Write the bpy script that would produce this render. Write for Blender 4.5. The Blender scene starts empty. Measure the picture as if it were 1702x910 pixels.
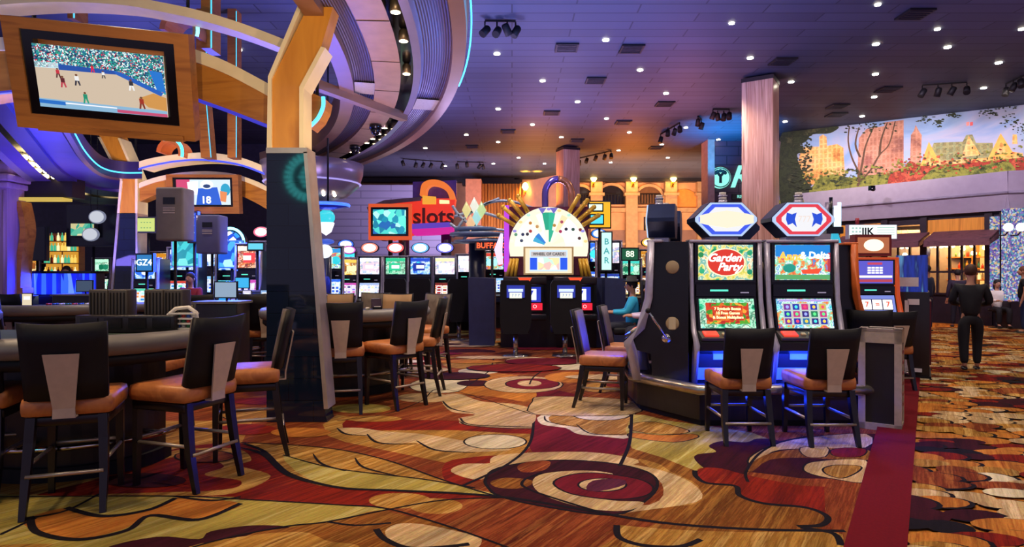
import bpy, bmesh, math, random
from mathutils import Vector, Matrix, Euler
R = random.Random(7)
PI = math.pi
F, CX, CY, CH = 1040.0, 851.0, 455.0, 1.5          # focal length in px, principal point, camera height
SC = bpy.context.scene
COL = SC.collection

def lin(c):
    return c/12.92 if c <= .04045 else ((c+.055)/1.055)**2.4
def H(s, a=1.0):
    s = s.lstrip('#')
    return tuple(lin(int(s[i:i+2], 16)/255) for i in (0, 2, 4)) + (a,)

# ------------------------------------------------------------------ camera, world, lights
cam = bpy.data.cameras.new('camera'); cam.sensor_width = 36; cam.lens = F*36/1702
cam.clip_end = 200
co = bpy.data.objects.new('camera', cam); COL.objects.link(co)
co.location = (0, 0, CH); co.rotation_euler = (PI/2, 0, 0)
SC.camera = co
w = bpy.data.worlds.new('world'); SC.world = w; w.use_nodes = True
w.node_tree.nodes['Background'].inputs[0].default_value = (.42, .36, .62, 1)
w.node_tree.nodes['Background'].inputs[1].default_value = .55
SC.view_settings.view_transform = 'Standard'; SC.view_settings.look = 'None'
SC.view_settings.gamma = 1; SC.view_settings.exposure = 0.15
SC.view_settings.use_curve_mapping = False

LAMP = 1.0
def spot(loc, to, hexc, watt, angle=100, blend=.6, rad=.08):
    l = bpy.data.lights.new('spot', 'SPOT'); l.energy = watt*LAMP; l.color = H(hexc)[:3]
    l.spot_size = math.radians(angle); l.spot_blend = blend; l.shadow_soft_size = rad
    o = bpy.data.objects.new('spot_lamp', l); COL.objects.link(o); o.location = loc
    o.rotation_euler = (Vector(to)-Vector(loc)).to_track_quat('-Z', 'Y').to_euler()
    return o
def area(loc, to, hexc, watt, sx, sy=None, spread=180):
    l = bpy.data.lights.new('area', 'AREA'); l.energy = watt*LAMP; l.color = H(hexc)[:3]
    l.shape = 'RECTANGLE'; l.size = sx; l.size_y = sy or sx; l.spread = math.radians(spread)
    o = bpy.data.objects.new('area_lamp', l); COL.objects.link(o); o.location = loc
    o.rotation_euler = (Vector(to)-Vector(loc)).to_track_quat('-Z', 'Y').to_euler()
    return o
CEIL = 6.5
# rows of house downlights over the floor (the lit cans themselves are modelled with the ceiling)
for (x, y, e) in [(-4.5, 2.5, 270), (-1.5, 1.5, 270), (1.5, 2.0, 270), (4.5, 2.5, 270), (-3.5, 5.5, 0), (0.2, 5.2, 340), (3.2, 4.6, 250),
                  (6.5, 6.0, 330), (0.2, 9.0, 620), (-2.4, 10.5, 480), (4, 9.5, 420), (8, 10.5, 430), (-5.5, 8.8, 380), (-8.5, 9.0, 300), (11.0, 14.0, 450), (0, 14, 520), (5, 16, 450), (-5, 14, 420), (-9,14,300)]:
    if e: spot((x, y, CEIL-.12), (x, y, 0), '#ffe8d0', e*.9, 125, .8, .12)
# under-canopy spots over the left hand tables
for (x, y, z, e) in [(-3.0, 3.6, 4.0, 120), (-4.6, 4.6, 4.0, 110), (-2.6, 7.6, 4.0, 150), (-1.3, 5.9, 4.0, 70)]:
    spot((x, y, z), (x, y, 0), '#ffdcb0', e*1.3, 120, .8, .08)
# unseen coloured area lamps added above the machines to wash the dark ceiling
for (x, y, z, c, e) in [(.5, 9.5, 3.3, '#5482f0', 120), (2.2, 8.2, 3.0, '#3f90e0', 110), (-1.0, 13.5, 3.5, '#a498dc', 130), (3.0, 13.5, 3.2, '#8a84e0', 110),
                        (1.5, 19, 3.6, '#b49ae0', 130), (-3.0, 18, 4.2, '#a894e0', 120), (6.5, 9.5, 3.0, '#6a5ab0', 35), (5.2, 18.5, 4.2, '#e88a98', 70),
                        (10, 12, 3.2, '#6a4a90', 30), (13, 10, 3.2, '#b04880', 30), (-3.2, 10.5, 4.6, '#7a78e8', 80), (-7.5, 12, 4.5, '#7a78e8', 80), (0.4, 5.0, 4.6, '#3a60e0', 60), (1.0,25.5,4.2,'#ff9a40',120), (5.0, 26.5, 4.2, '#ff8a30', 160)]:
    area((x, y, z), (x, y, 10), c, e*1.7, .9)
spot((7.1, 20.6, 4.3), (7.25, 21.2, 6.5), '#12a8ff', 900, 95, .7, .1)
spot((7.4, 22.2, 4.6), (7.5, 22.6, 6.5), '#12a8ff', 400, 110, .7, .1)
# warm wash on the arcaded back wall, the painted wall and the fascia
for x in (3.0, 5.2, 7.6, 10.0):
    area((x, 27.5, 3.1), (x, 30, 4.6), '#ffd4ac', 190, 1.2, .4)
for x in (-4, -1):
    area((x, 26.5, 3.4), (x, 30, 4.8), '#d8c0e8', 200, 1.2, .4)  # unseen lilac lamps added to brighten the panelled wall side

# ------------------------------------------------------------------ materials
MATS = {}
def nodes(name):
    m = bpy.data.materials.new(name); m.use_nodes = True
    nt = m.node_tree; b = nt.nodes['Principled BSDF']
    return m, nt, b
def pm(name, hexc, rough=.5, metal=0.0, amt=.12, scale=6.0, bump=0.0, spec=.5, coat=0.0):
    """plain surface with a little procedural unevenness"""
    if name in MATS: return MATS[name]
    m, nt, b = nodes(name); N = nt.nodes; L = nt.links
    tc = N.new('ShaderNodeTexCoord'); no = N.new('ShaderNodeTexNoise'); no.inputs['Scale'].default_value = scale
    no.inputs['Detail'].default_value = 5
    L.new(tc.outputs['Object'], no.inputs['Vector'])
    cr = N.new('ShaderNodeValToRGB'); c = H(hexc)
    cr.color_ramp.elements[0].position = .3; cr.color_ramp.elements[1].position = .7
    cr.color_ramp.elements[0].color = tuple(max(0, x*(1-amt)) for x in c[:3])+(1,)
    cr.color_ramp.elements[1].color = tuple(min(1, x*(1+amt)) for x in c[:3])+(1,)
    L.new(no.outputs['Fac'], cr.inputs['Fac']); L.new(cr.outputs['Color'], b.inputs['Base Color'])
    b.inputs['Roughness'].default_value = rough; b.inputs['Metallic'].default_value = metal
    b.inputs['Specular IOR Level'].default_value = spec; b.inputs['Coat Weight'].default_value = coat
    if bump:
        bp = N.new('ShaderNodeBump'); bp.inputs['Strength'].default_value = bump; bp.inputs['Distance'].default_value = .01
        L.new(no.outputs['Fac'], bp.inputs['Height']); L.new(bp.outputs['Normal'], b.inputs['Normal'])
    MATS[name] = m; return m
def em(hexc, s=1.0, name=None):
    k = ('em', hexc, s)
    if k in MATS: return MATS[k]
    m, nt, b = nodes(name or 'glow_'+hexc.strip('#'))
    b.inputs['Base Color'].default_value = (.02, .02, .02, 1); b.inputs['Roughness'].default_value = .3
    b.inputs['Emission Color'].default_value = H(hexc); b.inputs['Emission Strength'].default_value = s
    MATS[k] = m; return m
def ramp(N, cols, const=False):
    cr = N.new('ShaderNodeValToRGB'); e = cr.color_ramp.elements
    if const: cr.color_ramp.interpolation = 'CONSTANT'
    n = len(cols)
    while len(e) < n: e.new(.5)
    for i, c in enumerate(cols):
        p, h = c if isinstance(c, tuple) else (i/(n-(0 if const else 1)), c)
        e[i].position = p; e[i].color = H(h)
    return cr
def emnoise(key, cols, scale=20, s=1.2, kind='voronoi', stretch=(1, 1, 1), const=True):
    """a lit picture: patches of several colours, as on a busy game screen"""
    k = ('emn', key)
    if k in MATS: return MATS[k]
    m, nt, b = nodes('screen_'+key); N = nt.nodes; L = nt.links
    tc = N.new('ShaderNodeTexCoord'); mp = N.new('ShaderNodeMapping'); mp.inputs['Scale'].default_value = stretch
    L.new(tc.outputs['Object'], mp.inputs['Vector'])
    if kind == 'voronoi':
        t = N.new('ShaderNodeTexVoronoi'); t.inputs['Scale'].default_value = scale; out = t.outputs['Color']
        sp = N.new('ShaderNodeSeparateColor'); L.new(out, sp.inputs['Color']); fac = sp.outputs[0]
    else:
        t = N.new('ShaderNodeTexNoise'); t.inputs['Scale'].default_value = scale; t.inputs['Detail'].default_value = 3
        mr = N.new('ShaderNodeMapRange'); mr.inputs[1].default_value = .3; mr.inputs[2].default_value = .7
        L.new(t.outputs['Fac'], mr.inputs[0]); fac = mr.outputs[0]
    L.new(mp.outputs['Vector'], t.inputs['Vector'])
    cr = ramp(N, cols, const); L.new(fac, cr.inputs['Fac'])
    b.inputs['Base Color'].default_value = (.02, .02, .02, 1); b.inputs['Roughness'].default_value = .25
    L.new(cr.outputs['Color'], b.inputs['Emission Color']); b.inputs['Emission Strength'].default_value = s
    MATS[k] = m; return m
def painted(name, cols, s1, s2, amt=.35, rot=None):
    """brushy picture paint: broad colour patches broken up by finer dabs"""
    if name in MATS: return MATS[name]
    m, nt, b = nodes(name); N = nt.nodes; L = nt.links
    tc = N.new('ShaderNodeTexCoord'); t = N.new('ShaderNodeTexNoise'); t.inputs['Scale'].default_value = s1; t.inputs['Detail'].default_value = 6; t.inputs['Roughness'].default_value = .75
    L.new(tc.outputs['Object'], t.inputs['Vector']); mr = N.new('ShaderNodeMapRange'); mr.inputs[1].default_value = .35; mr.inputs[2].default_value = .65; L.new(t.outputs['Fac'], mr.inputs[0])
    cr = ramp(N, cols); L.new(mr.outputs[0], cr.inputs['Fac']); out = cr.outputs['Color']
    if s2:
        br = N.new('ShaderNodeTexBrick'); br.inputs['Scale'].default_value = 1; br.inputs['Brick Width'].default_value = s2; br.inputs['Row Height'].default_value = s2*1.5; br.inputs['Mortar Size'].default_value = s2*.22; br.offset = 0
        br.inputs['Color1'].default_value = (.55, .42, .36, 1); br.inputs['Color2'].default_value = (.75, .6, .5, 1); br.inputs['Mortar'].default_value = (1, 1, 1, 1)
        sx_ = N.new('ShaderNodeSeparateXYZ'); cb = N.new('ShaderNodeCombineXYZ'); L.new(tc.outputs['Object'], sx_.inputs[0]); L.new(sx_.outputs[0], cb.inputs[0]); L.new(sx_.outputs[2], cb.inputs[1]); L.new(cb.outputs[0], br.inputs['Vector'])
        mx = N.new('ShaderNodeMix'); mx.data_type = 'RGBA'; mx.blend_type = 'MULTIPLY'; mx.inputs[0].default_value = amt; L.new(out, mx.inputs[6]); L.new(br.outputs['Color'], mx.inputs[7]); out = mx.outputs[2]
    L.new(out, b.inputs['Base Color']); b.inputs['Roughness'].default_value = .8
    MATS[name] = m; return m
AIS = math.atan2(.6625, 1.0)                           # the aisle leaves 33.5 degrees to the right
def carpet(name, cols, spread=.34):
    """streaky woven pile: long streaks of close colours running along the aisle direction"""
    if name in MATS: return MATS[name]
    m, nt, b = nodes(name); N = nt.nodes; L = nt.links
    tc = N.new('ShaderNodeTexCoord'); mp = N.new('ShaderNodeMapping')
    mp.inputs['Rotation'].default_value = (0, 0, AIS); 
    L.new(tc.outputs['Object'], mp.inputs['Vector'])
    m2 = N.new('ShaderNodeMapping'); m2.inputs['Scale'].default_value = (11, .55, 1); L.new(mp.outputs['Vector'], m2.inputs['Vector'])
    t = N.new('ShaderNodeTexNoise'); t.inputs['Scale'].default_value = 1.0; t.inputs['Detail'].default_value = 8; t.inputs['Roughness'].default_value = .72
    L.new(m2.outputs['Vector'], t.inputs['Vector'])
    mr = N.new('ShaderNodeMapRange'); mr.inputs[1].default_value = .5-spread/2; mr.inputs[2].default_value = .5+spread/2
    L.new(t.outputs['Fac'], mr.inputs[0])
    cr = ramp(N, cols); L.new(mr.outputs[0], cr.inputs['Fac'])
    t2 = N.new('ShaderNodeTexNoise'); t2.inputs['Scale'].default_value = 60; t2.inputs['Detail'].default_value = 2; L.new(mp.outputs['Vector'], t2.inputs['Vector'])
    mx = N.new('ShaderNodeMix'); mx.data_type = 'RGBA'; mx.blend_type = 'MULTIPLY'; mx.inputs[0].default_value = .35
    L.new(cr.outputs['Color'], mx.inputs[6]); L.new(t2.outputs['Color'], mx.inputs[7])
    hs = N.new('ShaderNodeHueSaturation'); hs.inputs['Value'].default_value = 1.25; L.new(mx.outputs[2], hs.inputs['Color'])
    m3 = N.new('ShaderNodeMapping'); m3.inputs['Scale'].default_value = (5, .3, 1); L.new(mp.outputs['Vector'], m3.inputs['Vector'])
    t3 = N.new('ShaderNodeTexNoise'); t3.inputs['Scale'].default_value = 1.0; t3.inputs['Detail'].default_value = 7; t3.inputs['Roughness'].default_value = .8; L.new(m3.outputs['Vector'], t3.inputs['Vector'])
    r3 = N.new('ShaderNodeMapRange'); r3.inputs[1].default_value = .36; r3.inputs[2].default_value = .62; r3.inputs[3].default_value = .5; r3.inputs[4].default_value = 1.15; L.new(t3.outputs['Fac'], r3.inputs[0])
    v3 = N.new('ShaderNodeMix'); v3.data_type = 'RGBA'; v3.blend_type = 'MULTIPLY'; v3.inputs[0].default_value = 0 if 'plain' in name or 'black' in name else 1; L.new(hs.outputs['Color'], v3.inputs[6]); L.new(r3.outputs[0], v3.inputs[7])
    L.new(v3.outputs[2], b.inputs['Base Color']); b.inputs['Roughness'].default_value = .95; b.inputs['Specular IOR Level'].default_value = .1
    bp = N.new('ShaderNodeBump'); bp.inputs['Strength'].default_value = .3; bp.inputs['Distance'].default_value = .004
    L.new(t2.outputs['Fac'], bp.inputs['Height']); L.new(bp.outputs['Normal'], b.inputs['Normal'])
    MATS[name] = m; return m
def grain(name, cols, scale=(3, 3, 30), rough=.4, spec=.5, coat=0, dist=1.5):
    """timber or streaked stone: noise drawn out along the local Z axis or as scaled"""
    if name in MATS: return MATS[name]
    m, nt, b = nodes(name); N = nt.nodes; L = nt.links
    tc = N.new('ShaderNodeTexCoord'); mp = N.new('ShaderNodeMapping'); mp.inputs['Scale'].default_value = scale
    L.new(tc.outputs['Object'], mp.inputs['Vector'])
    t = N.new('ShaderNodeTexNoise'); t.inputs['Scale'].default_value = 1; t.inputs['Detail'].default_value = 5; t.inputs['Distortion'].default_value = dist
    L.new(mp.outputs['Vector'], t.inputs['Vector'])
    mr = N.new('ShaderNodeMapRange'); mr.inputs[1].default_value = .3; mr.inputs[2].default_value = .7; L.new(t.outputs['Fac'], mr.inputs[0])
    cr = ramp(N, cols); L.new(mr.outputs[0], cr.inputs['Fac']); L.new(cr.outputs['Color'], b.inputs['Base Color'])
    b.inputs['Roughness'].default_value = rough; b.inputs['Specular IOR Level'].default_value = spec; b.inputs['Coat Weight'].default_value = coat
    MATS[name] = m; return m
def tiles(name, hexc, mortar, bw, bh, ms=.01, rough=.4, vec='Object', rotx=False, c2=None, spec=.5, offset=.5):
    if name in MATS: return MATS[name]
    m, nt, b = nodes(name); N = nt.nodes; L = nt.links
    tc = N.new('ShaderNodeTexCoord'); mp = N.new('ShaderNodeMapping')
    if rotx: mp.inputs['Rotation'].default_value = (PI/2, 0, 0)
    L.new(tc.outputs[vec], mp.inputs['Vector'])
    t = N.new('ShaderNodeTexBrick'); t.inputs['Scale'].default_value = 1; t.inputs['Brick Width'].default_value = bw; t.inputs['Row Height'].default_value = bh
    t.inputs['Mortar Size'].default_value = ms; t.offset = offset
    t.inputs['Color1'].default_value = H(hexc); t.inputs['Color2'].default_value = H(c2 or hexc); t.inputs['Mortar'].default_value = H(mortar)
    L.new(mp.outputs['Vector'], t.inputs['Vector'])
    L.new(t.outputs['Color'], b.inputs['Base Color']); b.inputs['Roughness'].default_value = rough; b.inputs['Specular IOR Level'].default_value = spec
    MATS[name] = m; return m

BLK = pm('black_vinyl', '#100f14', .6, amt=.2, spec=.3)
BLKG = pm('black_gloss', '#0c0c12', .15, amt=.2)
BROWN = grain('brown_leather', ['#94502a', '#c07840', '#a86434'], (5, 5, 5), .4)
STEEL = pm('brushed_steel', '#b3a490', .38, .75, .08, 20)
CHROME = pm('chrome', '#d8d4d0', .14, 1.0, .03)
LEG = pm('dark_lacquered_wood', '#141014', .28, 0, .3)
GREYUP = grain('grey_brown_upholstery', ['#51483f', '#6a5e52', '#5a5046'], (8, 8, 2), .7)
WHITE = pm('off_white', '#d8d2c6', .5)
CREAM = pm('cream_edge', '#f2e4b8', .45, amt=.05)
GOLDW = grain('gold_veneer', ['#b87424', '#dc9a38', '#c8842c'], (2.2, 2.2, .5), .28, coat=.3)
WOOD = grain('amber_timber', ['#985c20', '#bc7e30', '#a86c28'], (.7, 3, 5), .35)
WOODD = grain('brown_timber', ['#7a4520', '#98602e', '#885024'], (.8, 3, 7), .4)
DARKTILE = tiles('dark_glazed_tile', '#131d30', '#0e1523', .5, .22, .004, .05, rotx=True, c2='#152034')

# ------------------------------------------------------------------ mesh builder
class MB:
    def __init__(s): s.v = []; s.f = []; s.m = []; s.mats = []; s.sm = []; s.M = Matrix()
    def mi(s, mat):
        if mat not in s.mats: s.mats.append(mat)
        return s.mats.index(mat)
    def add(s, vs, fs, mat, smooth=False, M=None):
        MM = s.M @ M if M is not None else s.M
        n = len(s.v); s.v += [MM @ Vector(p) for p in vs]
        k = s.mi(mat)
        for f in fs: s.f.append([i+n for i in f]); s.m.append(k); s.sm.append(smooth)
    def box(s, c, d, mat, rot=None, bev=0):
        x, y, z = (a/2 for a in d)
        M = Matrix.Translation(c)
        if rot: M = M @ Euler(rot).to_matrix().to_4x4()
        if bev:
            b = min(bev, x*.9, y*.9, z*.9); bm = bmesh.new(); bmesh.ops.create_cube(bm, size=1)
            for v in bm.verts: v.co = Vector((v.co.x*2*x, v.co.y*2*y, v.co.z*2*z))
            bmesh.ops.bevel(bm, geom=list(bm.edges), offset=b, segments=2, profile=.6, affect='EDGES')
            bm.verts.index_update()
            s.add([v.co.copy() for v in bm.verts], [[v.index for v in f.verts] for f in bm.faces], mat, True, M); bm.free(); return
        s.add([(-x,-y,-z),(x,-y,-z),(x,y,-z),(-x,y,-z),(-x,-y,z),(x,-y,z),(x,y,z),(-x,y,z)],
              [(0,3,2,1),(4,5,6,7),(0,1,5,4),(1,2,6,5),(2,3,7,6),(3,0,4,7)], mat, False, M)
    def tube(s, pts, r, mat, n=8, cap=True, closed=False):
        pts = [Vector(p) for p in pts]; k = len(pts)
        rs = r if isinstance(r, (list, tuple)) else [r]*k
        vs = []; up = None
        for i, p in enumerate(pts):
            a = pts[(i-1) % k] if (closed or i > 0) else p; b = pts[(i+1) % k] if (closed or i < k-1) else p
            t = (b-a).normalized()
            if up is None: up = Vector((0,0,1)) if abs(t.z) < .9 else Vector((1,0,0))
            x = t.cross(up).normalized(); up = x.cross(t).normalized()
            for j in range(n):
                an = 2*PI*(j+.5)/n; vs.append(p+(x*math.cos(an)+up*math.sin(an))*rs[i])
        fs = []
        for i in range(k if closed else k-1):
            for j in range(n):
                a = i*n+j; b = i*n+(j+1) % n; c = ((i+1) % k)*n+(j+1) % n; d = ((i+1) % k)*n+j
                fs.append((a, b, c, d))
        if cap and not closed: fs += [tuple(range(n))[::-1], tuple(range((k-1)*n, k*n))]
        s.add(vs, fs, mat, n > 4)
    def cyl(s, a, b, r, mat, n=16, r2=None): s.tube([a, b], [r, r if r2 is None else r2], mat, n)
    def lathe(s, prof, mat, n=24, c=(0,0,0), sx=1, sy=1, smooth=True):
        vs = []; fs = []; k = len(prof)
        for (r, z) in prof:
            for j in range(n):
                a = 2*PI*j/n; vs.append((c[0]+r*math.cos(a)*sx, c[1]+r*math.sin(a)*sy, c[2]+z))
        for i in range(k-1):
            for j in range(n): fs.append((i*n+j, i*n+(j+1) % n, (i+1)*n+(j+1) % n, (i+1)*n+j))
        if prof[0][0] > 1e-4: fs.append(tuple(range(n))[::-1])
        if prof[-1][0] > 1e-4: fs.append(tuple(range((k-1)*n, k*n)))
        s.add(vs, fs, mat, smooth)
    def prism(s, poly, ax, a0, a1, mat, smooth=False):
        """extrude a 2-D outline; ax='y': outline is (x,z); ax='x': outline is (y,z); ax='z': outline is (x,y)"""
        def P(p, t): return {'y': (p[0], t, p[1]), 'x': (t, p[0], p[1]), 'z': (p[0], p[1], t)}[ax]
        n = len(poly); vs = [P(p, a0) for p in poly]+[P(p, a1) for p in poly]
        fs = [tuple(range(n)), tuple(range(n, 2*n))[::-1]]+[(i, i+n, (i+1) % n+n, (i+1) % n) for i in range(n)]
        s.add(vs, fs, mat, smooth)
    def sphere(s, c, r, mat, n=12, sc=(1,1,1)):
        k = max(4, n//2); prof = [(max(1e-5, math.sin(PI*i/k)), -math.cos(PI*i/k)) for i in range(k+1)]
        vs = []; fs = []
        for (rr, z) in prof:
            for j in range(n):
                a = 2*PI*j/n; vs.append((c[0]+r*sc[0]*rr*math.cos(a), c[1]+r*sc[1]*rr*math.sin(a), c[2]+r*sc[2]*z))
        for i in range(k):
            for j in range(n): fs.append((i*n+j, i*n+(j+1) % n, (i+1)*n+(j+1) % n, (i+1)*n+j))
        s.add(vs, fs, mat, True)
    def text(s, txt, size, mat, c=(0,0,0), ext=.002, shear=0.0, rot=(PI/2,0,0), bold=0, sx=1):
        cu = bpy.data.curves.new('t', 'FONT'); cu.body = txt; cu.size = size; cu.extrude = ext; cu.align_x = 'CENTER'; cu.align_y = 'CENTER'
        cu.shear = shear; cu.offset = bold; cu.resolution_u = 3
        o = bpy.data.objects.new('t', cu); COL.objects.link(o)
        dg = bpy.context.evaluated_depsgraph_get(); me = bpy.data.meshes.new_from_object(o.evaluated_get(dg))
        M = Matrix.Translation(c) @ Euler(rot).to_matrix().to_4x4() @ Matrix.Diagonal((sx, 1, 1, 1))
        s.add([v.co.copy() for v in me.vertices], [list(p.vertices) for p in me.polygons], mat, False, M)
        bpy.data.objects.remove(o); bpy.data.curves.remove(cu); bpy.data.meshes.remove(me)
    def build(s, name, parent=None, loc=None, rot=None, origin=None):
        me = bpy.data.meshes.new(name)
        if origin is not None:
            o_ = Vector(origin); s.v = [p-o_ for p in s.v]
        me.from_pydata(s.v, [], s.f)
        for m in s.mats: me.materials.append(m)
        me.polygons.foreach_set('material_index', s.m); me.polygons.foreach_set('use_smooth', s.sm)
        me.update()
        ob = bpy.data.objects.new(name, me); COL.objects.link(ob)
        if origin is not None: ob.location = origin
        if loc is not None: ob.location = loc
        if rot is not None: ob.rotation_euler = rot
        if parent is not None: ob.parent = parent
        return ob
def tag(o, label, cat=None, group=None, kind=None):
    if label: o['label'] = label
    if cat: o['category'] = cat
    if group: o['group'] = group
    if kind: o['kind'] = kind
    return o
def thing(name, label, cat, loc=(0,0,0), rz=0.0, group=None):
    o = bpy.data.objects.new(name, None); COL.objects.link(o); o.location = loc; o.rotation_euler = (0,0,rz); o.empty_display_size = .1
    return tag(o, label, cat, group)
KIDS = {}
def dup(root, loc, rz, label, group=None):
    def cp(o, par):
        c = o.copy(); COL.objects.link(c); c.parent = par
        for ch in o.children: cp(ch, c)
        return c
    r = cp(root, None); r.location = loc; r.rotation_euler = (0, 0, rz); r['label'] = label
    if group: r['group'] = group
    return r
def st(o): o['kind'] = 'structure'; return o
def W(u, v, Y): return Vector(((u-CX)/F*Y, Y, CH-(v-CY)/F*Y))
def G(u, v, z=0.0):
    Y = CH*F/(v-CY); return Vector(((u-CX)/F*Y, Y, z))
def Cc(u, v):                                            # a point on the ceiling
    Y = (CEIL-CH)*F/(CY-v); return Vector(((u-CX)/F*Y, Y, CEIL))
def smooth2(pts, n=6, closed=True):
    """Catmull-Rom through 2-D points"""
    k = len(pts); out = []
    rng = range(k) if closed else range(k-1)
    for i in rng:
        p0 = pts[(i-1) % k] if closed or i > 0 else pts[i]; p1 = pts[i]; p2 = pts[(i+1) % k]
        p3 = pts[(i+2) % k] if closed or i < k-2 else pts[i+1]
        for j in range(n):
            t = j/n
            out.append(tuple(.5*((2*p1[a])+(-p0[a]+p2[a])*t+(2*p0[a]-5*p1[a]+4*p2[a]-p3[a])*t*t+(-p0[a]+3*p1[a]-3*p2[a]+p3[a])*t**3) for a in (0, 1)))
    if not closed: out.append(pts[-1])
    return out
def ell(cx, cy, rx, ry, n=28, a0=0, a1=2*PI):
    return [(cx+rx*math.cos(a0+(a1-a0)*i/n), cy+ry*math.sin(a0+(a1-a0)*i/n)) for i in range(n)]
# ================================================================== SETTING
# ---- the patterned carpet (one floor, its pattern woven in as flush flat patches)
CP = {
 'gold': carpet('carpet_gold', ['#5e3a12', '#b08038', '#85581e', '#c49850', '#6e4618']),
 'rust': carpet('carpet_rust', ['#4c180a', '#8c4420', '#66260f', '#a05c2c', '#561e0e']),
 'red': carpet('carpet_red', ['#4e0e0c', '#84200f', '#5f130f', '#9a3416']),
 'crim': carpet('carpet_crimson', ['#4a0d18', '#6e1722', '#58101c']),
 'mar': carpet('carpet_maroon', ['#220a10', '#3a1019', '#2b0c14']),
 'cream': carpet('carpet_cream', ['#94703c', '#c8aa74', '#a8855a', '#d0b488', '#8e6a3e']),
 'pale': carpet('carpet_pale', ['#b4a078', '#cfc09a', '#bda884']),
 'olive': carpet('carpet_olive', ['#8a6f26', '#ab9748', '#978238', '#b8a865', '#8f6a2a']),
 'orange': carpet('carpet_orange', ['#8a4216', '#c07a30', '#a05a20', '#c88c40']),
 'brown': carpet('carpet_brown', ['#4c220e', '#8a5420', '#65350f', '#9d6a2c', '#532810']),
 'plum': carpet('carpet_plum', ['#3a1830', '#5c2438', '#4a1c30']),
 'black': carpet('carpet_black', ['#0d0a0d', '#181217', '#120d10']),
 'strip': carpet('carpet_plain_red', ['#5c0f17', '#640f18', '#600f17']),
}
fl = MB(); _z = [0.0]
def nz(): _z[0] += .00003; return _z[0]
fl.add([(-22, -3, 0), (34, -3, 0), (34, 40, 0), (-22, 40, 0)], [(0, 1, 2, 3)], CP['rust'])
def fpoly(px, mat, sm=6, line=0, world=False):
    p = smooth2(px, sm) if sm else px
    z = nz()
    vs = [G(u, v, z) if not world else Vector((u, v, z)) for u, v in p]
    fl.add(vs, [tuple(range(len(vs)))], CP[mat])
    if line: fribbon(vs, line, True)
def fribbon(vs, wd, closed=False, mat='black', taper=False):
    wd *= .8
    z = nz(); vs = [Vector((p.x, p.y, 0)) for p in vs]; k = len(vs); L_ = []; 
    for i in range(k):
        a = vs[(i-1) % k] if closed or i else vs[i]; b = vs[(i+1) % k] if closed or i < k-1 else vs[i]
        t = (b-a); t = t.normalized() if t.length > 1e-6 else Vector((1, 0, 0)); nrm = Vector((-t.y, t.x, 0))
        w_ = wd/2
        if taper: w_ *= .25+.75*math.sin(PI*min(1, (i+.5)/k))
        L_ += [vs[i]+nrm*w_+Vector((0, 0, z)), vs[i]-nrm*w_+Vector((0, 0, z))]
    n = k if closed else k-1
    fl.add(L_, [(2*i, 2*i+1, (2*((i+1) % k))+1, 2*((i+1) % k)) for i in range(n)], CP[mat])
def fline(px, wd=.03, sm=6, mat='black', taper=False): fribbon([G(u, v) for u, v in smooth2(px, sm, False)], wd, False, mat, taper)
# big fields
fpoly([(-500, 700), (420, 700), (400, 740), (470, 775), (560, 812), (700, 822), (850, 830), (850, 1100), (-500, 1100)], 'gold', 0)
fpoly([(390, 738), (540, 745), (640, 765), (740, 800), (832, 828), (650, 817), (560, 812), (480, 790), (440, 758)], 'gold', 3)
fpoly([(470, 757), (560, 780), (700, 797), (832, 826), (640, 816), (520, 800)], 'olive', 3)
fpoly([(230, 770), (300, 745), (400, 737), (440, 758), (480, 790), (560, 812), (760, 821), (850, 830), (740, 838), (640, 845), (560, 840), (405, 830), (300, 825), (180, 815)], 'red', 4)
fpoly([(200, 790), (280, 752), (350, 745), (400, 748), (418, 765), (400, 775), (450, 792), (400, 818), (330, 825), (200, 822)], 'gold', 5)
fpoly([(150, 800), (290, 760), (350, 765), (372, 777), (340, 790), (400, 800), (370, 815), (200, 821), (60, 826)], 'red', 5)
fpoly([(-60, 828), (120, 826), (300, 826), (405, 831), (300, 870), (180, 900), (40, 905), (-150, 905)], 'olive', 3)
fpoly([(405, 831), (560, 840), (640, 847), (540, 868), (470, 876), (330, 905), (180, 930), (-60, 1000), (100, 900), (260, 865), (350, 850)], 'olive', 3)
fpoly([(40, 866), (110, 845), (170, 858), (240, 848), (290, 828), (400, 838), (330, 862), (250, 860), (200, 882), (130, 896), (65, 885)], 'orange', 5)
fpoly([(115, 846), (175, 838), (288, 829), (250, 846), (170, 858)], 'olive', 5)
fpoly([(170, 915), (260, 893), (330, 897), (350, 884), (420, 874), (482, 878), (400, 895), (300, 925), (200, 950)], 'mar', 4)
fpoly([(330, 960), (400, 895), (480, 878), (560, 866), (640, 848), (720, 868), (800, 895), (900, 935), (700, 1000), (400, 1050)], 'brown', 3)
fpoly([(250, 960), (300, 915), (400, 893), (500, 885), (545, 900), (600, 912), (560, 960)], 'gold', 5)
fpoly([(640, 847), (740, 832), (850, 829), (1000, 857), (1100, 871), (1250, 881), (1500, 884), (1500, 1100), (850, 1100), (760, 882)], 'rust', 3)
fpoly([(640, 847), (740, 832), (850, 829), (950, 845), (900, 935), (800, 895), (720, 868)], 'rust', 3)
# ovals either side of the crossing lines
fpoly(ell(665, 833, 52, 13), 'gold', 1); fpoly(ell(725, 842, 44, 13), 'gold', 1)
# bottom scalloped cloud
fpoly([(640, 885), (660, 872), (700, 872), (760, 884), (800, 896), (780, 920), (700, 930), (655, 905)], 'cream', 5)
fline([(545, 868), (590, 874), (650, 870)], .03); fline([(625, 880), (640, 897), (680, 912), (740, 910), (780, 905)], .05)
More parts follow.
